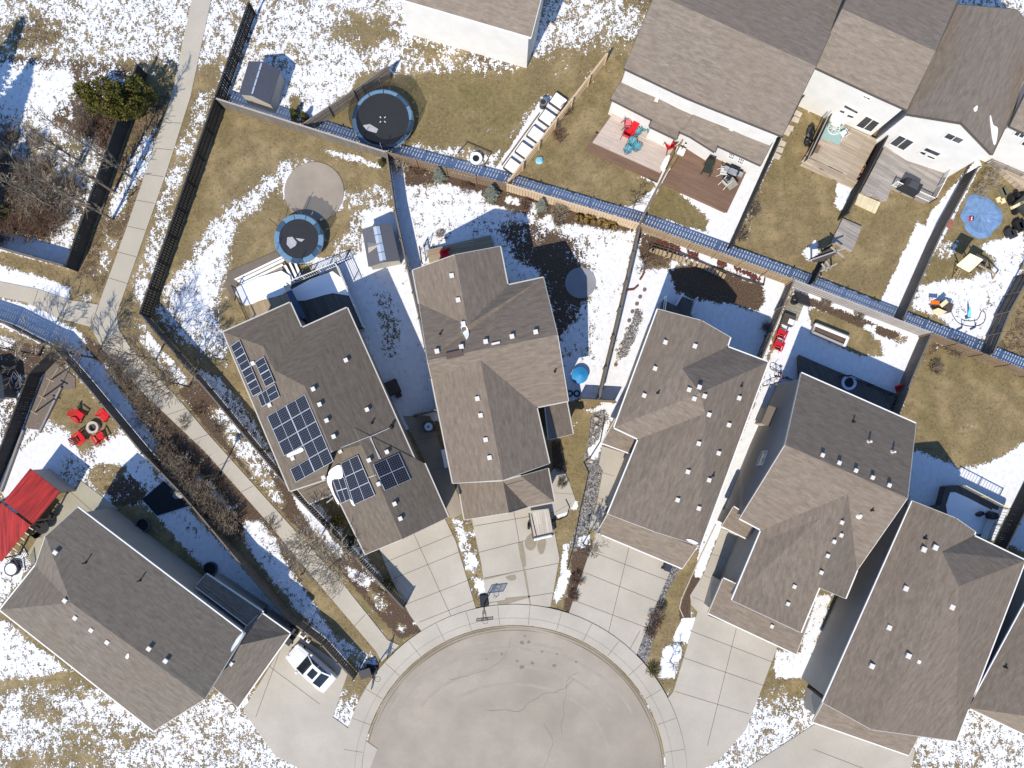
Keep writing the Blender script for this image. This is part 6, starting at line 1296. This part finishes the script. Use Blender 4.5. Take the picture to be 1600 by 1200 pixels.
t = thing('cellar_steps', 'dark landing box against the right wall of the solar house', 'landing', (*W2(610, 605), 0)); mb = MB(); mb.box(W(612, 606, .35), (1.3, 1.2, .7), y1); mb.build('platform', DKW, t); mb = MB(); mb.box(W(620, 611, .18), (.5, 1.2, .36), y1); mb.build('step', DKW, t)
# ---- lower left garden: red metal roofs on posts
REDR = NT('red_metal_roof'); uvn = REDR.co('UV'); sp_ = REDR.n('ShaderNodeSeparateXYZ'); REDR.l(uvn, sp_.inputs[0]); nn_ = REDR.noise(1.0, 3, .6, vec=uvn, stretch=(5, .35, 1))
REDR.col(REDR.mix(REDR.ramp(nn_, .35, .68), (.20, .012, .010), (.50, .032, .024))); REDR.rough(.45, 0, .4); fr_ = REDR.mathn('FRACT', REDR.mathn('MULTIPLY', sp_.outputs[0], 3.2)); REDR.bump(REDR.ramp(fr_, .0, .15), .8, .04); REDR = REDR.m
def metal_roof(label, Q, zs, walls, cat='gazebo', nposts=True, wallm=None):
    t = thing('gazebo', label, cat, (*W2(*Q[0], 2), 0)); P = [W(x, y, z) for (x, y), z in zip(Q, zs)]
    pts, uv, n = roof_uv(P); mb = MB(); mb.face(pts, 0, uv); B = [p-Vector((0, 0, .08)) for p in pts]; mb.face(B[::-1], 0, uv[::-1])
    for i in range(4): mb.face([pts[i], B[i], B[(i+1) % 4], pts[(i+1) % 4]], 0, [(0, 0)]*4)
    mb.build('roof', REDR, t); ctr = sum(P, Vector())/4
    for p in P:
        q = p.lerp(ctr, .1); mb = MB(); mb.bar((q.x, q.y, 0), (q.x, q.y, q.z-.1), .12); mb.build('post', CEDAR, t)
    if walls:
        for i, j in walls:
            a, b = P[i].lerp(ctr, .06), P[j].lerp(ctr, .06); mb = MB(); mb.bar(((a.x), a.y, a.z/2-.05), (b.x, b.y, b.z/2-.05), .06, a.z-.15); mb.build('back_wall', wallm or SHW, t)
    return t
metal_roof('gazebo with a red ribbed metal roof and a grey back wall beside the house', [(47, 732), (94, 769), (52, 819), (6, 783)], [2.55, 2.55, 2.9, 2.9], [(0, 1)])
gz = metal_roof('long red ribbed metal roof at the left edge, lower of two', [(2, 786), (48, 821), (2, 878), (-58, 830)], [2.35, 2.35, 2.35, 2.35], None)
mb = MB()
for k in range(7): a = W(46-k*6.5, 824+k*8, 2.3); b = W(52-k*6.5, 828+k*8, 2.3); mb.bar(a, b, .07, .1)
mb.build('rafter_tail', CREAM, gz)
for i, (x, y, rz) in enumerate(((33, 871, 2.2), (49, 878, 1.7))):
    t = thing('stair_rail', ['dark slatted stair rail below the red roof', 'dark slatted rail beside the house corner'][i], 'railing', (*W2(x, y), 0)); dv = Vector((cos(rz), sin(rz), 0)); mb = MB(); c = W(x, y)
    for k in range(7): p = c+dv*(-.55+k*.18); mb.bar(p, p+Vector((0, 0, .9)), .03)
    mb.build('balusters', BLACK, t); mb = MB(); mb.bar(c-dv*.6+Vector((0, 0, .9)), c+dv*.6+Vector((0, 0, .9)), .07); mb.build('handrail', DKW, t)
t = thing('patio_set', 'black patio table with chairs in the shade of the red roof', 'table', (*W2(75, 822), 0)); mb = MB(); c = W(74, 822); mb.cyl(c+Vector((0, 0, .68)), .6, .05, 24); mb.build('tabletop', BLACK, t); mb = MB(); mb.cyl(c, .08, .68, 8); mb.build('leg', DARK, t)
for i, (x, y) in enumerate(((86, 806), (66, 832))):
    o = metal_chair(BLACK, 'patio_chair', ['black chair at the upper side of the shaded patio table', 'black chair at the lower side of the shaded patio table'][i]); put(o, x, y, (74, 822), first=True)
t = thing('snowy_bush_tub', 'round tub with frosty stems below the stair rail', 'planter', (*W2(22, 886), 0)); mb = MB(); mb.ring(W(22, 888), .5, .62, 0, .4, 18); mb.build('rim', DARK, t); mb = MB(); mb.cyl(W(22, 888), .5, .42, 16); mb.build('snow', SNOW, t)
tl = thing('timber_trellis', 'rustic timber trellis with cross arms on the brown gravel bed', 'trellis', (*W2(72, 610), 0)); PO = [(93, 573), (79, 594), (67, 621), (54, 645)]
for x, y in PO:
    mb = MB(); mb.bar(W(x, y, 0), W(x, y, 1.9), .09); mb.build('post', CEDAR, tl)
mb = MB()
for (x, y) in PO: mb.bar(W(x-6, y-3, 1.85), W(x+6, y+3, 1.85), .07, .09)
for a, b in zip(PO, PO[1:]): mb.bar(W(*a, 1.75), W(*b, 1.75), .06, .08)
mb.build('cross_arm', CEDAR, tl)
t = thing('edging_board', 'grey timber edging at the right side of the brown gravel bed', 'edging', (*W2(80, 640), 0)); mb = MB(); mb.bar(W(96, 606, .14), W(62, 676, .14), .16, .28); mb.build('board', GREYW, t)
t = thing('edging_board', 'long grey timber along the dark fence beside the snowy garden', 'edging', (*W2(20, 700), 0)); mb = MB(); mb.bar(W(37, 672, .15), W(2, 768, .15), .18, .3); mb.build('board', GREYW, t)
t = thing('garden_globe', 'round frosted tub at the corner by the grey fence', 'tub', (*W2(281, 772), 0)); mb = MB(); mb.cyl(W(281, 773), .32, .7, 16); mb.build('body', M_('misty_plastic', (105, 120, 120)), t); mb = MB(); mb.cyl(W(281, 773, .7), .34, .06, 16); mb.build('lid', SHW, t)
sd = deck('dark slab painted as a cast shadow beside the lower left house', [(222, 780), (255, 752), (296, 790), (245, 806)], .15, M_('shadow_black', (24, 28, 36)), group=None, name='shadow_slab', cat='shadow_slab')  # near-black slab paints a cast shadow on the ground, not a built surface
for i, (x, y) in enumerate(((225, 820), (330, 888))):
    t = thing('basement_window_well', ['rounded dark window well at the upper part of the lower left house wall', 'rounded dark window well near the shaded roof of the lower left house'][i], 'window well', (*W2(x, y), 0)); mb = MB(); mb.ring(W(x, y), .55, .62, 0, .35, 16); mb.build('rim', M_('well_rim', (90, 95, 105)), t); mb = MB(); mb.cyl(W(x, y), .54, .1, 16); mb.build('pit', BLACK, t)
# ================================================================ trees and shrubs
BARK = plain('grey_bark', (.20, .165, .125), .9, .3, 6); BARKD = plain('dark_bark', (.075, .06, .05), .9, .3, 6); TWIG = plain('tan_twig', (.32, .26, .19), .9, .3, 5, isl=.5); TWIGD = plain('brown_twig', (.22, .175, .13), .9, .3, 5, isl=.5); TWIGP = plain('pale_twig', (.40, .34, .25), .9, .25, 5, isl=.4); TWIGR = plain('red_brown_twig', (.19, .12, .08), .9, .3, 5, isl=.5)
def grow(tr, cr, base, h, spread, seed, nb=9, lv=3, upright=.6, r0=.09, lean=(0, 0), start=.2, twigs=5, tr_min=.016):
    q = random.Random(seed); base = Vector(base); top = base+Vector((lean[0], lean[1], h)); n = 7; pts = []
    for i in range(n): t = i/(n-1); pts.append(base.lerp(top, t)+Vector((q.uniform(-1, 1), q.uniform(-1, 1), 0))*.03*h*(t if i < n-1 else .6)*.5)
    rs = [r0*(1-.86*i/(n-1)) for i in range(n)]; tr.tube(pts, rs, 6)
    def at(t):
        f = t*(n-1); i = min(int(f), n-2); return pts[i].lerp(pts[i+1], f-i), rs[i]+(rs[i+1]-rs[i])*(f-i)
    def branch(p, d, L, r, level):
        k = 4; P = [p]; dd = d.copy()
        for i in range(k-1):
            dd = (dd+Vector((q.uniform(-.22, .22), q.uniform(-.22, .22), q.uniform(-.06, .16)))).normalized(); P.append(P[-1]+dd*L/(k-1))
        (cr if level > 1 else tr).tube(P, [max(tr_min, r*(1-.7*i/(k-1))) for i in range(k)], 4 if level < 2 else 3)
        if level >= lv: return
        for j in range(twigs if level > 1 else twigs+1):
            t = q.uniform(.25, 1); f = t*(k-1); i = min(int(f), k-2); s_ = P[i].lerp(P[i+1], f-i); e = (P[i+1]-P[i]).normalized()
            side = Vector((q.uniform(-1, 1), q.uniform(-1, 1), q.uniform(-.25, .6))); side = (side-e*side.dot(e))
            if side.length < .05: continue
            branch(s_, (e*.75+side.normalized()*.65).normalized(), L*q.uniform(.35, .6), r*.5, level+1)
    for b in range(nb):
        t = start+(1-start)*(b+q.uniform(0, .8))/nb; p, r = at(min(t, .98)); a = b*2.4+q.uniform(-.5, .5); u = upright
        d = Vector((cos(a)*(1-u), sin(a)*(1-u), u*.9+.1)).normalized(); branch(p, d, spread*(1.15-.65*t)*q.uniform(.8, 1.15), max(.02, r*.6), 1)
def bare_tree(name, label, px, py, h, spread, seed, group=None, mt=None, mc=None, **k):
    b = W(px, py); t = thing(name, label, 'tree', (b.x, b.y, 0), group); tr, cr = MB(), MB(); grow(tr, cr, b, h, spread, seed, **k); tr.build('trunk', mt or BARK, t); cr.build('crown', mc or TWIG, t); return t
def shrub(name, label, px, py, r, h, seed, mat, n=60, group=None, cat='shrub', lean=0.0, thick=.014, berries=None):
    q = random.Random(seed); b = W(px, py); t = thing(name, label, cat, (b.x, b.y, 0), group); mb = MB()
    for i in range(n):
        a = q.uniform(0, 2*pi); rr = r*math.sqrt(q.random()); s_ = b+Vector((cos(a), sin(a), 0))*rr*.45; e = b+Vector((cos(a), sin(a), 0))*rr*1.05+Vector((0, 0, h*q.uniform(.55, 1)*(1-.35*(rr/r)**2))); m = s_.lerp(e, .5)+Vector((q.uniform(-.1, .1), q.uniform(-.1, .1), .1))*r*.6
        mb.tube([s_, m, e], [thick*1.5, thick*1.1, thick*.7], 3)
        for k in range(4): f = q.uniform(.35, .95); p = m.lerp(e, f); mb.tube([p, p+Vector((q.uniform(-.4, .4), q.uniform(-.4, .4), q.uniform(.05, .4)))*r*.7], [thick*.8, thick*.5], 3)
    mb.build('stems', mat, t); return t
FO_S = foliage('blue_spruce_needles', (.15, .17, .135), (.27, .29, .24)); FO_G = foliage('yellow_green_needles', (.05, .055, .010), (.21, .18, .035)); FO_D = foliage('dark_cedar', (.035, .04, .012), (.13, .115, .03)); FO_Y = foliage('straw', (.33, .22, .07), (.55, .41, .17))
def leaf_cloud(mb, c, rad, n, seed, size, fn=None, flat=.3, edge=.55):
    q = random.Random(seed); c = Vector(c)
    lobes = [(Vector((q.gauss(0, 1), q.gauss(0, 1), q.gauss(0, 1))).normalized(), q.uniform(.72, 1.1)) for _ in range(16)]
    for i in range(n):
        d = Vector((q.gauss(0, 1), q.gauss(0, 1), q.gauss(0, 1))).normalized(); k = max(lobes, key=lambda l: l[0].dot(d))[1]; r = (edge+(1-edge)*q.random()**.5)*k
        p = c+Vector((d.x*rad[0], d.y*rad[1], d.z*rad[2]))*r
        u = (d+Vector((q.uniform(-.7, .7), q.uniform(-.7, .7), q.uniform(-.4, .8)))).normalized(); v = u.cross(Vector((q.uniform(-1, 1), q.uniform(-1, 1), q.uniform(-1, 1)))).normalized(); s_ = size*q.uniform(.6, 1.3)
        mb.face([p-v*s_*.4, p+u*s_, p+v*s_*.4, p-u*s_*.15])
def conifer(name, label, px, py, r, h, seed, mat, n=900, group=None, size=.16):
    q = random.Random(seed); b = W(px, py); t = thing(name, label, 'tree', (b.x, b.y, 0), group); tr = MB(); tr.tube([b, b+Vector((0, 0, h*.9))], [.09*h/3, .02], 6); tr.build('trunk', BARKD, t); mb = MB(); lv = max(6, int(h*3.2))
    for L in range(lv):
        z = .12*h+.86*h*L/(lv-1); rr = r*(1-L/(lv-.3)); nb = max(5, int(13*rr/r)+3)
        for k in range(nb):
            a = L*1.1+2*pi*k/nb+q.uniform(-.2, .2); ln = rr*q.uniform(.75, 1.12); m = max(3, int(n/(lv*nb)))
            for j in range(m):
                f = (j+q.random())/m; p = b+Vector((cos(a)*ln*f, sin(a)*ln*f, z-.10*ln*f+.05)); w_ = (1-.6*f)*ln*.28; s_ = size*q.uniform(.7, 1.3); d = Vector((cos(a+q.uniform(-.9, .9)), sin(a+q.uniform(-.9, .9)), q.uniform(-.1, .45))).normalized(); p += Vector((-sin(a), cos(a), 0))*q.uniform(-w_, w_); v = d.cross(Vector((q.uniform(-.4, .4), q.uniform(-.4, .4), 1))).normalized(); mb.face([p-v*s_*.3, p+d*s_, p+v*s_*.3, p-d*s_*.2])
    mb.build('crown', mat, t); return t
# blue spruces and garden shrubs of the middle house
conifer('spruce_tree', 'blue grey spruce furthest left along the brown fence', 688, 279, .68, 2.1, 1, FO_S, 1500, 'young blue spruces', .15); conifer('spruce_tree', 'blue grey spruce beside the bright new pine fence start, largest of three', 768, 307, .74, 2.2, 2, FO_S, 1700, 'young blue spruces', .15); conifer('spruce_tree', 'blue grey spruce in front of the fresh pine fence, smallest', 845, 325, .55, 1.9, 3, FO_S, 1300, 'young blue spruces', .14)
shrub('bush', 'reddish brown bush between two spruces by the pine fence', 821, 322, .62, 1.0, 3, TWIGR, 80); shrub('bush', 'large tan twiggy bush in front of the pine fence', 874, 334, .85, 1.4, 4, TWIG, 110); shrub('bush', 'low brown bush below the large twiggy bush', 872, 345, .7, .5, 6, TWIGD, 70); shrub('bush', 'dark red low bush left of the middle spruce', 730, 295, .7, .5, 7, TWIGR, 60); shrub('bush', 'dark bush in front of the brown fence beside the left spruce', 655, 268, .7, .7, 8, TWIGR, 60)
shrub('bush', 'tan grassy tuft alone on the snow of the middle house garden', 687, 367, .42, .4, 9, TWIGP, 60); shrub('bush', 'small straw tuft near the bare round pad', 842, 378, .35, .35, 10, TWIGP, 40); shrub('bush', 'small straw tuft right of the bare round pad', 917, 382, .3, .3, 11, TWIGP, 30)
for i, (x, y, r, s_) in enumerate(((904, 343, .42, 1), (921, 345, .55, 2), (940, 349, .42, 3), (954, 353, .6, 4))):
    b = W(x, y); t = thing('ornamental_grass', ['straw coloured grass clump furthest left by the pine fence', 'brightest yellow grass clump by the pine fence', 'narrow straw grass clump second from the right by the pine fence', 'broad tan grass clump furthest right by the pine fence'][i], 'grass clump', (b.x, b.y, 0), 'straw grass clumps'); mb = MB(); q = random.Random(40+i)
    for k in range(170): a = q.uniform(0, 2*pi); d = Vector((cos(a), sin(a), 0)); l = r*q.uniform(.5, 1.1); hh = q.uniform(.3, .9); v = Vector((-d.y, d.x, 0))*.018; mb.face([b-v, b+v, b+d*l*.6+v+Vector((0, 0, hh)), b+d*l+Vector((0, 0, hh*.55)), b+d*l*.6-v+Vector((0, 0, hh))])
    mb.build('blades', FO_Y, t)
shrub('bush', 'bare pale bush in the shaded corner by the thin grey fence', 625, 262, .95, 1.5, 12, TWIGP, 50, thick=.018)
conifer('juniper', 'small green juniper at the back fence corner of the solar house', 597, 256, .35, .7, 5, FO_D, 300)
conifer('juniper', 'dark small conifer beside the top edge shed, left of two', 462, 182, .42, 1.3, 6, FO_D, 500); conifer('juniper', 'dark small conifer beside the slanted tan fence, right of two', 478, 186, .38, 1.2, 7, FO_D, 450)
# big evergreen at the upper left
b = W(200, 172); t = thing('evergreen_tree', 'yellow green evergreen crown overhanging the dark fence at the top left', 'tree', (b.x, b.y, 0)); mb = MB(); mb.tube([b, b+Vector((0, 0, 4.5))], [.2, .06], 7); mb.build('trunk', BARKD, t); mb = MB(); q = random.Random(77)
for k in range(26):
    a = q.uniform(0, 2*pi); rr = q.uniform(.4, 2.6); leaf_cloud(mb, b+Vector((cos(a)*rr*1.15, sin(a)*rr*.7, q.uniform(2.2, 4.2)-.35*rr)), (.75, .7, .6), 330, 100+k, .17)
mb.build('crown', FO_G, t)
shrub('bush', 'green tinged bush at the far left edge', 8, 330, 1.0, .8, 13, foliage('olive_leaf', (.06, .07, .015), (.16, .15, .05)), 120, thick=.03)
# poplars and birches of the corner lot
for i, (x, y, h, sp, se, lb) in enumerate(((205, 277, 12.5, 1.6, 21, 'tall bare poplar nearest the side path'), (178, 300, 11, 1.5, 22, 'tall bare poplar in the middle of the corner lot row'), (176, 343, 13, 1.8, 23, 'tall bare poplar lowest of the corner lot row'), (128, 255, 8, 1.2, 24, 'slim bare poplar standing in the snow of the corner lot'), (88, 325, 9, 1.5, 25, 'bare poplar among the brown brush of the corner lot'))):
    bare_tree('poplar_tree', lb, x, y, h, sp, se, 'bare poplars', BARK, TWIG, nb=26, lv=2, upright=.72, r0=.13, start=.12, twigs=5)
q = random.Random(3)
for i, (x, y, r, h, m) in enumerate(((25, 300, 1.6, 1.4, TWIGR), (60, 320, 1.5, 1.6, TWIG), (90, 300, 1.4, 1.5, TWIGD), (30, 350, 1.7, .9, TWIGR), (80, 350, 1.5, .9, TWIGR), (150, 205, 1.5, .9, TWIGR), (175, 185, 1.3, .9, TWIGR), (140, 180, 1.2, .8, TWIGD), (10, 250, 1.2, 1.6, TWIGD), (50, 275, 1.3, 1.8, TWIGD), (110, 290, 1.2, 1.6, TWIG))):
    shrub('bush', ['rusty bush at the left of the corner lot', 'tan bush in the middle of the corner lot brush', 'brown bush beside the corner lot snow', 'low rusty bush above the shaded snow strip', 'low rusty bush right end above the shaded snow strip', 'russet bush below the evergreen crown', 'russet bush against the very dark fence', 'brown bush below the corner lot snowfield', 'dark bush at the left edge under the poplar shadows', 'dark bush left of the bare poplar in the brush', 'tan twiggy bush in the corner lot snow'][i], x, y, r, h, 200+i, m, 130, 'brush of the corner lot')
for i, (x, y, h, r) in enumerate(((-14, 338, 9, 1.9), (-34, 285, 11, 2.2), (-22, 240, 10, 2.0), (-52, 205, 12, 2.3))):
    conifer('spruce_tree', ['tall dark spruce leaning out of view at the left edge, lowest', 'tall dark spruce beyond the left edge, second lowest', 'tall dark spruce beyond the left edge, second highest', 'tall dark spruce beyond the left edge, highest'][i], x, y, r, h, 500+i, FO_D, 2600, 'spruces beyond the left edge', .34)
BR = [(18, 318, 1.3, 1.3, TWIG), (45, 300, 1.4, 1.7, TWIGD), (72, 340, 1.3, 1.1, TWIGR), (100, 335, 1.2, 1.0, TWIGD), (55, 360, 1.3, .8, TWIGR), (5, 365, 1.2, .8, TWIGR), (118, 300, 1.0, 1.2, TWIGD), (75, 262, 1.1, 1.4, TWIG), (30, 265, 1.2, 1.5, TWIGD), (165, 225, 1.0, .8, TWIGR), (135, 205, 1.1, .8, TWIGD), (20, 215, 1.0, 1.2, TWIGD), (60, 225, .9, 1.0, TWIG)]
NM = ['thin tan bush low in the far left brush', 'tall brown bush in the middle of the far left brush', 'russet bush left of the lowest poplar foot', 'brown bush between the brush and the very dark fence', 'russet bush just above the shaded snow strip', 'low russet bush at the far left above the strip', 'small brown bush near the very dark fence', 'tan bush at the upper rim of the far left brush', 'dark bush at the upper left rim of the brush', 'russet bush close to the dark fence below the evergreen', 'brown bush left of the russet one below the evergreen', 'lone dark bush in the shaded snow of the corner lot', 'lone tan bush in the shaded snow of the corner lot']
for i, (x, y, r, h, m) in enumerate(BR): shrub('bush', NM[i], x, y, r, h, 520+i, m, 120, 'brush of the corner lot')
BR = [(165, 556, .9, .9, TWIGD), (178, 590, .8, .8, TWIG), (196, 585, 1.0, 1.0, TWIGD), (215, 618, 1.0, 1.1, TWIG), (222, 655, 1.0, .9, TWIGD), (245, 668, 1.1, 1.2, TWIG), (258, 690, 1.2, 1.5, TWIGD), (290, 660, .8, .7, TWIGD), (372, 838, 1.0, 1.3, TWIGD), (425, 822, .9, 1.0, TWIG), (260, 588, .9, .9, TWIGD), (310, 640, .8, .6, TWIGR), (345, 668, .8, .6, TWIGD), (470, 845, .8, .8, TWIG), (515, 865, .9, .8, TWIGD), (560, 905, .7, .5, TWIGR)]
NM = ['brown brush at the path fork beside the bare tree', 'tan brush just below the path fork', 'brown brush beside the upper path slab edge', 'tan brush midway along the shaded snow strip', 'brown brush against the shaded snow strip lower down', 'tan brush just above the dense fence row', 'brown brush joining the top of the dense fence row', 'low brush at the path edge opposite the diagonal fence', 'brown brush below the dense fence row', 'tan brush at the path edge below the dense fence row', 'brown brush in the bend right of the path fork', 'russet ground brush right of the path near the fence', 'brown ground brush right of the path above the lamp shadow', 'tan brush around the upper pale bare tree', 'brown brush between the two pale bare trees', 'russet ground brush beside the lower diagonal fence']
for i, (x, y, r, h, m) in enumerate(BR): shrub('bush', NM[i], x, y, r*.9, h*.8, 560+i, m, 42, 'brush along the path')
# trees along the path
bare_tree('bare_tree', 'bare branching tree at the fork of the side path casting shadows on it', 150, 560, 6, 2.2, 31, None, BARKD, TWIGD, nb=14, lv=3, upright=.45, r0=.1, twigs=5)
bare_tree('bare_tree', 'bare tree at the left edge beyond the walkway branch', 62, 555, 6.5, 2.8, 32, None, BARKD, TWIG, nb=16, lv=3, upright=.4, r0=.12, twigs=5)
bare_tree('bare_tree', 'bare brown tree beside the path near the diagonal fence', 296, 604, 6.5, 2.9, 33, None, BARKD, TWIGD, nb=20, lv=3, upright=.5, r0=.09, twigs=5, lean=(-.3, .2))
bare_tree('bare_tree', 'second bare tree upslope of the diagonal fence beside the path', 244, 562, 6.5, 2.8, 34, None, BARKD, TWIGD, nb=20, lv=3, upright=.5, r0=.09, twigs=5)
bare_tree('bare_tree', 'pale bare tree leaning over the path near the lower snow patches', 500, 842, 6.5, 3.0, 35, None, BARK, TWIGP, nb=20, lv=3, upright=.5, r0=.09, twigs=5)
bare_tree('bare_tree', 'pale bare tree lower along the path beside the diagonal fence', 540, 868, 7, 3.3, 36, None, BARK, TWIGP, nb=22, lv=3, upright=.5, r0=.1, twigs=5)
bare_tree('bare_tree', 'small bare tree ringed by snow between the second and third driveways', 911, 849, 4, 1.6, 37, None, BARKD, TWIGD, nb=12, lv=3, upright=.55, r0=.07, twigs=5, lean=(.2, -.1))
bare_tree('bare_tree', 'small bare tree in the snow at the bottom edge by the fourth driveway', 1047, 1032, 2.2, .8, 38, None, BARKD, TWIGD, nb=7, lv=2, upright=.5, r0=.04)
bare_tree('bare_tree', 'small bare tree beside the rusty curved edging', 1000, 424, 2.5, 1.1, 39, None, BARKD, TWIGD, nb=9, lv=2, upright=.45, r0=.045)
bare_tree('bare_tree', 'tiny bare tree in the snow by the thin brown fence', 989, 324, 2.0, 1.0, 40, None, BARKD, TWIGD, nb=9, lv=2, upright=.4, r0=.04)
shrub('bush', 'bare shrub in the snow beside the grey side fence', 1195, 512, .55, .8, 14, TWIGD, 60)
for i, (x, y, r, h, m, n) in enumerate(((268, 712, 1.2, 1.9, TWIGD, 190), (284, 728, 1.3, 2.0, TWIG, 200), (300, 748, 1.4, 2.1, TWIGD, 210), (318, 768, 1.4, 2.0, TWIG, 210), (336, 792, 1.5, 2.0, TWIGD, 210), (356, 812, 1.3, 1.9, TWIG, 190))):
    shrub('hedge_shrub', ['dense bare shrub highest in the row along the grey brown fence', 'dense tan shrub second in the row along the grey brown fence', 'dense brown shrub third in the row along the grey brown fence', 'dense tan shrub in the row just beside the path lamp', 'dense brown shrub second from the bottom of the fence row', 'dense tan shrub lowest in the fence row'][i], x, y, r, h, 300+i, m, n, 'bare shrubs along the fence')
for i, (x, y, r) in enumerate(((205, 600, 1.1), (232, 640, 1.1), (185, 575, .9))): shrub('bush', ['brown brush beside the shaded snow strip, middle', 'brown brush beside the shaded snow strip, lowest', 'brown brush beside the shaded snow strip, highest'][i], x, y, r, 1.0, 340+i, TWIGD, 90, 'brush along the path')
# clipped evergreen globes by the first driveway
for i, (x, y, r, z, m) in enumerate(((529, 812, .50, .75, FO_G), (549, 843, .48, .6, FO_D), (606, 912, .66, .8, FO_G))):
    b = W(x, y); t = thing('globe_shrub', ['yellow green globe shrub beside the solar house porch', 'dark globe shrub in the shade of the diagonal fence', 'largest yellow green globe shrub at the corner of the first driveway'][i], 'shrub', (b.x, b.y, 0), 'globe shrubs'); mb = MB(); leaf_cloud(mb, b+Vector((0, 0, z)), (r, r, r), 900, 60+i, .10, edge=.7); mb.build('foliage', m, t); mb = MB(); mb.tube([b, b+Vector((0, 0, z))], .05, 6); mb.build('stem', BARKD, t)
# front beds
for i, (x, y, r, h, m) in enumerate(((1022, 968, .85, .8, TWIGR), (1016, 985, .7, .6, TWIGR), (1032, 948, .5, .7, TWIGD), (902, 905, .7, .5, TWIGR), (896, 930, .6, .4, TWIGR), (876, 730, .5, .6, TWIGD), (878, 755, .5, .6, TWIGD), (872, 705, .4, .5, TWIGD), (1020, 1045, .7, .5, foliage('moss_leaf', (.07, .075, .02), (.2, .17, .06))), (1156, 370, .7, .8, TWIGD), (1175, 330, .7, .8, TWIGD), (868, 195, .5, .6, TWIGD), (884, 175, .6, .7, TWIGR), (874, 215, .7, .6, TWIGR), (1490, 545, 1.0, .7, TWIGD), (1460, 575, .7, .6, TWIGD), (1545, 282, 1.0, .7, TWIGP), (1530, 300, .7, .6, TWIGP), (590, 905, .4, .4, TWIGR), (1290, 470, .6, .4, TWIGD), (1340, 495, .6, .4, TWIGD))):
    shrub('bush', ['reddish spreading bush on the grey gravel strip', 'low reddish bush lower on the grey gravel strip', 'dark small bush upper on the grey gravel strip', 'russet bush in the snow between the second and third driveways', 'low russet bush near the pavement between the second and third driveways', 'dark bush middle of the bed beside the middle house', 'dark bush lowest of the bed beside the middle house', 'dark bush highest of the bed beside the middle house', 'mossy green bush at the bottom edge by the gravel strip', 'bare bush at the foot of the dark fence by the tan lawn', 'bare bush halfway up the dark fence by the tan lawn', 'bare bush beside the pale pine fence, middle', 'russet bush beside the pale pine fence, highest', 'russet low bush beside the pale pine fence, lowest', 'brown brush in the corner of the wide tan lawn', 'bare brush along the fence of the wide tan lawn', 'straw brush above the blue pond sheet', 'straw tuft left above the blue pond sheet', 'tiny russet bush by the first driveway', 'dry plants in the mulch bed behind the raised bed, left', 'dry plants in the mulch bed behind the raised bed, right'][i], x, y, r, h, 400+i, m, 70)
# ================================================================ camera and light
cam = bpy.data.cameras.new('camera'); co = bpy.data.objects.new('camera', cam); COL.objects.link(co); SC.camera = co
co.location = (0, 0, H); co.rotation_euler = (0, 0, 0)
cam.sensor_width = 36; cam.lens = 36*(H/S)/1600; cam.shift_x = (800-NX)/1600; cam.shift_y = (NY-600)/1600; cam.clip_end = 2000
EL, AZ = radians(47), atan2(-.45, -.89)
L = bpy.data.lights.new('sun', 'SUN'); L.energy = 4.3; L.angle = radians(.5); L.color = (1, .92, .80)
lo = bpy.data.objects.new('sun', L); COL.objects.link(lo); lo.location = (0, 0, 80)
d = Vector((.4512, .8924, 0))*cos(EL)-Vector((0, 0, sin(EL))); lo.rotation_euler = d.to_track_quat('-Z', 'Y').to_euler()
w = bpy.data.worlds.new('World'); SC.world = w; w.use_nodes = True; nt = w.node_tree
sk = nt.nodes.new('ShaderNodeTexSky'); sk.sky_type = 'NISHITA'; sk.sun_disc = False; sk.sun_elevation = EL; sk.sun_rotation = AZ; sk.ozone_density = 3.0; sk.dust_density = .3
bg = nt.nodes['Background']; bg.inputs[1].default_value = .14; mx = nt.nodes.new('ShaderNodeMix'); mx.data_type = 'RGBA'; mx.blend_type = 'MULTIPLY'; mx.inputs[0].default_value = 1; mx.inputs[7].default_value = (.80, .93, 1.08, 1); nt.links.new(sk.outputs[0], mx.inputs[6]); nt.links.new(mx.outputs[2], bg.inputs[0])
SC.view_settings.view_transform = 'Standard'; SC.view_settings.look = 'None'; SC.view_settings.exposure = .32; SC.view_settings.gamma = 1
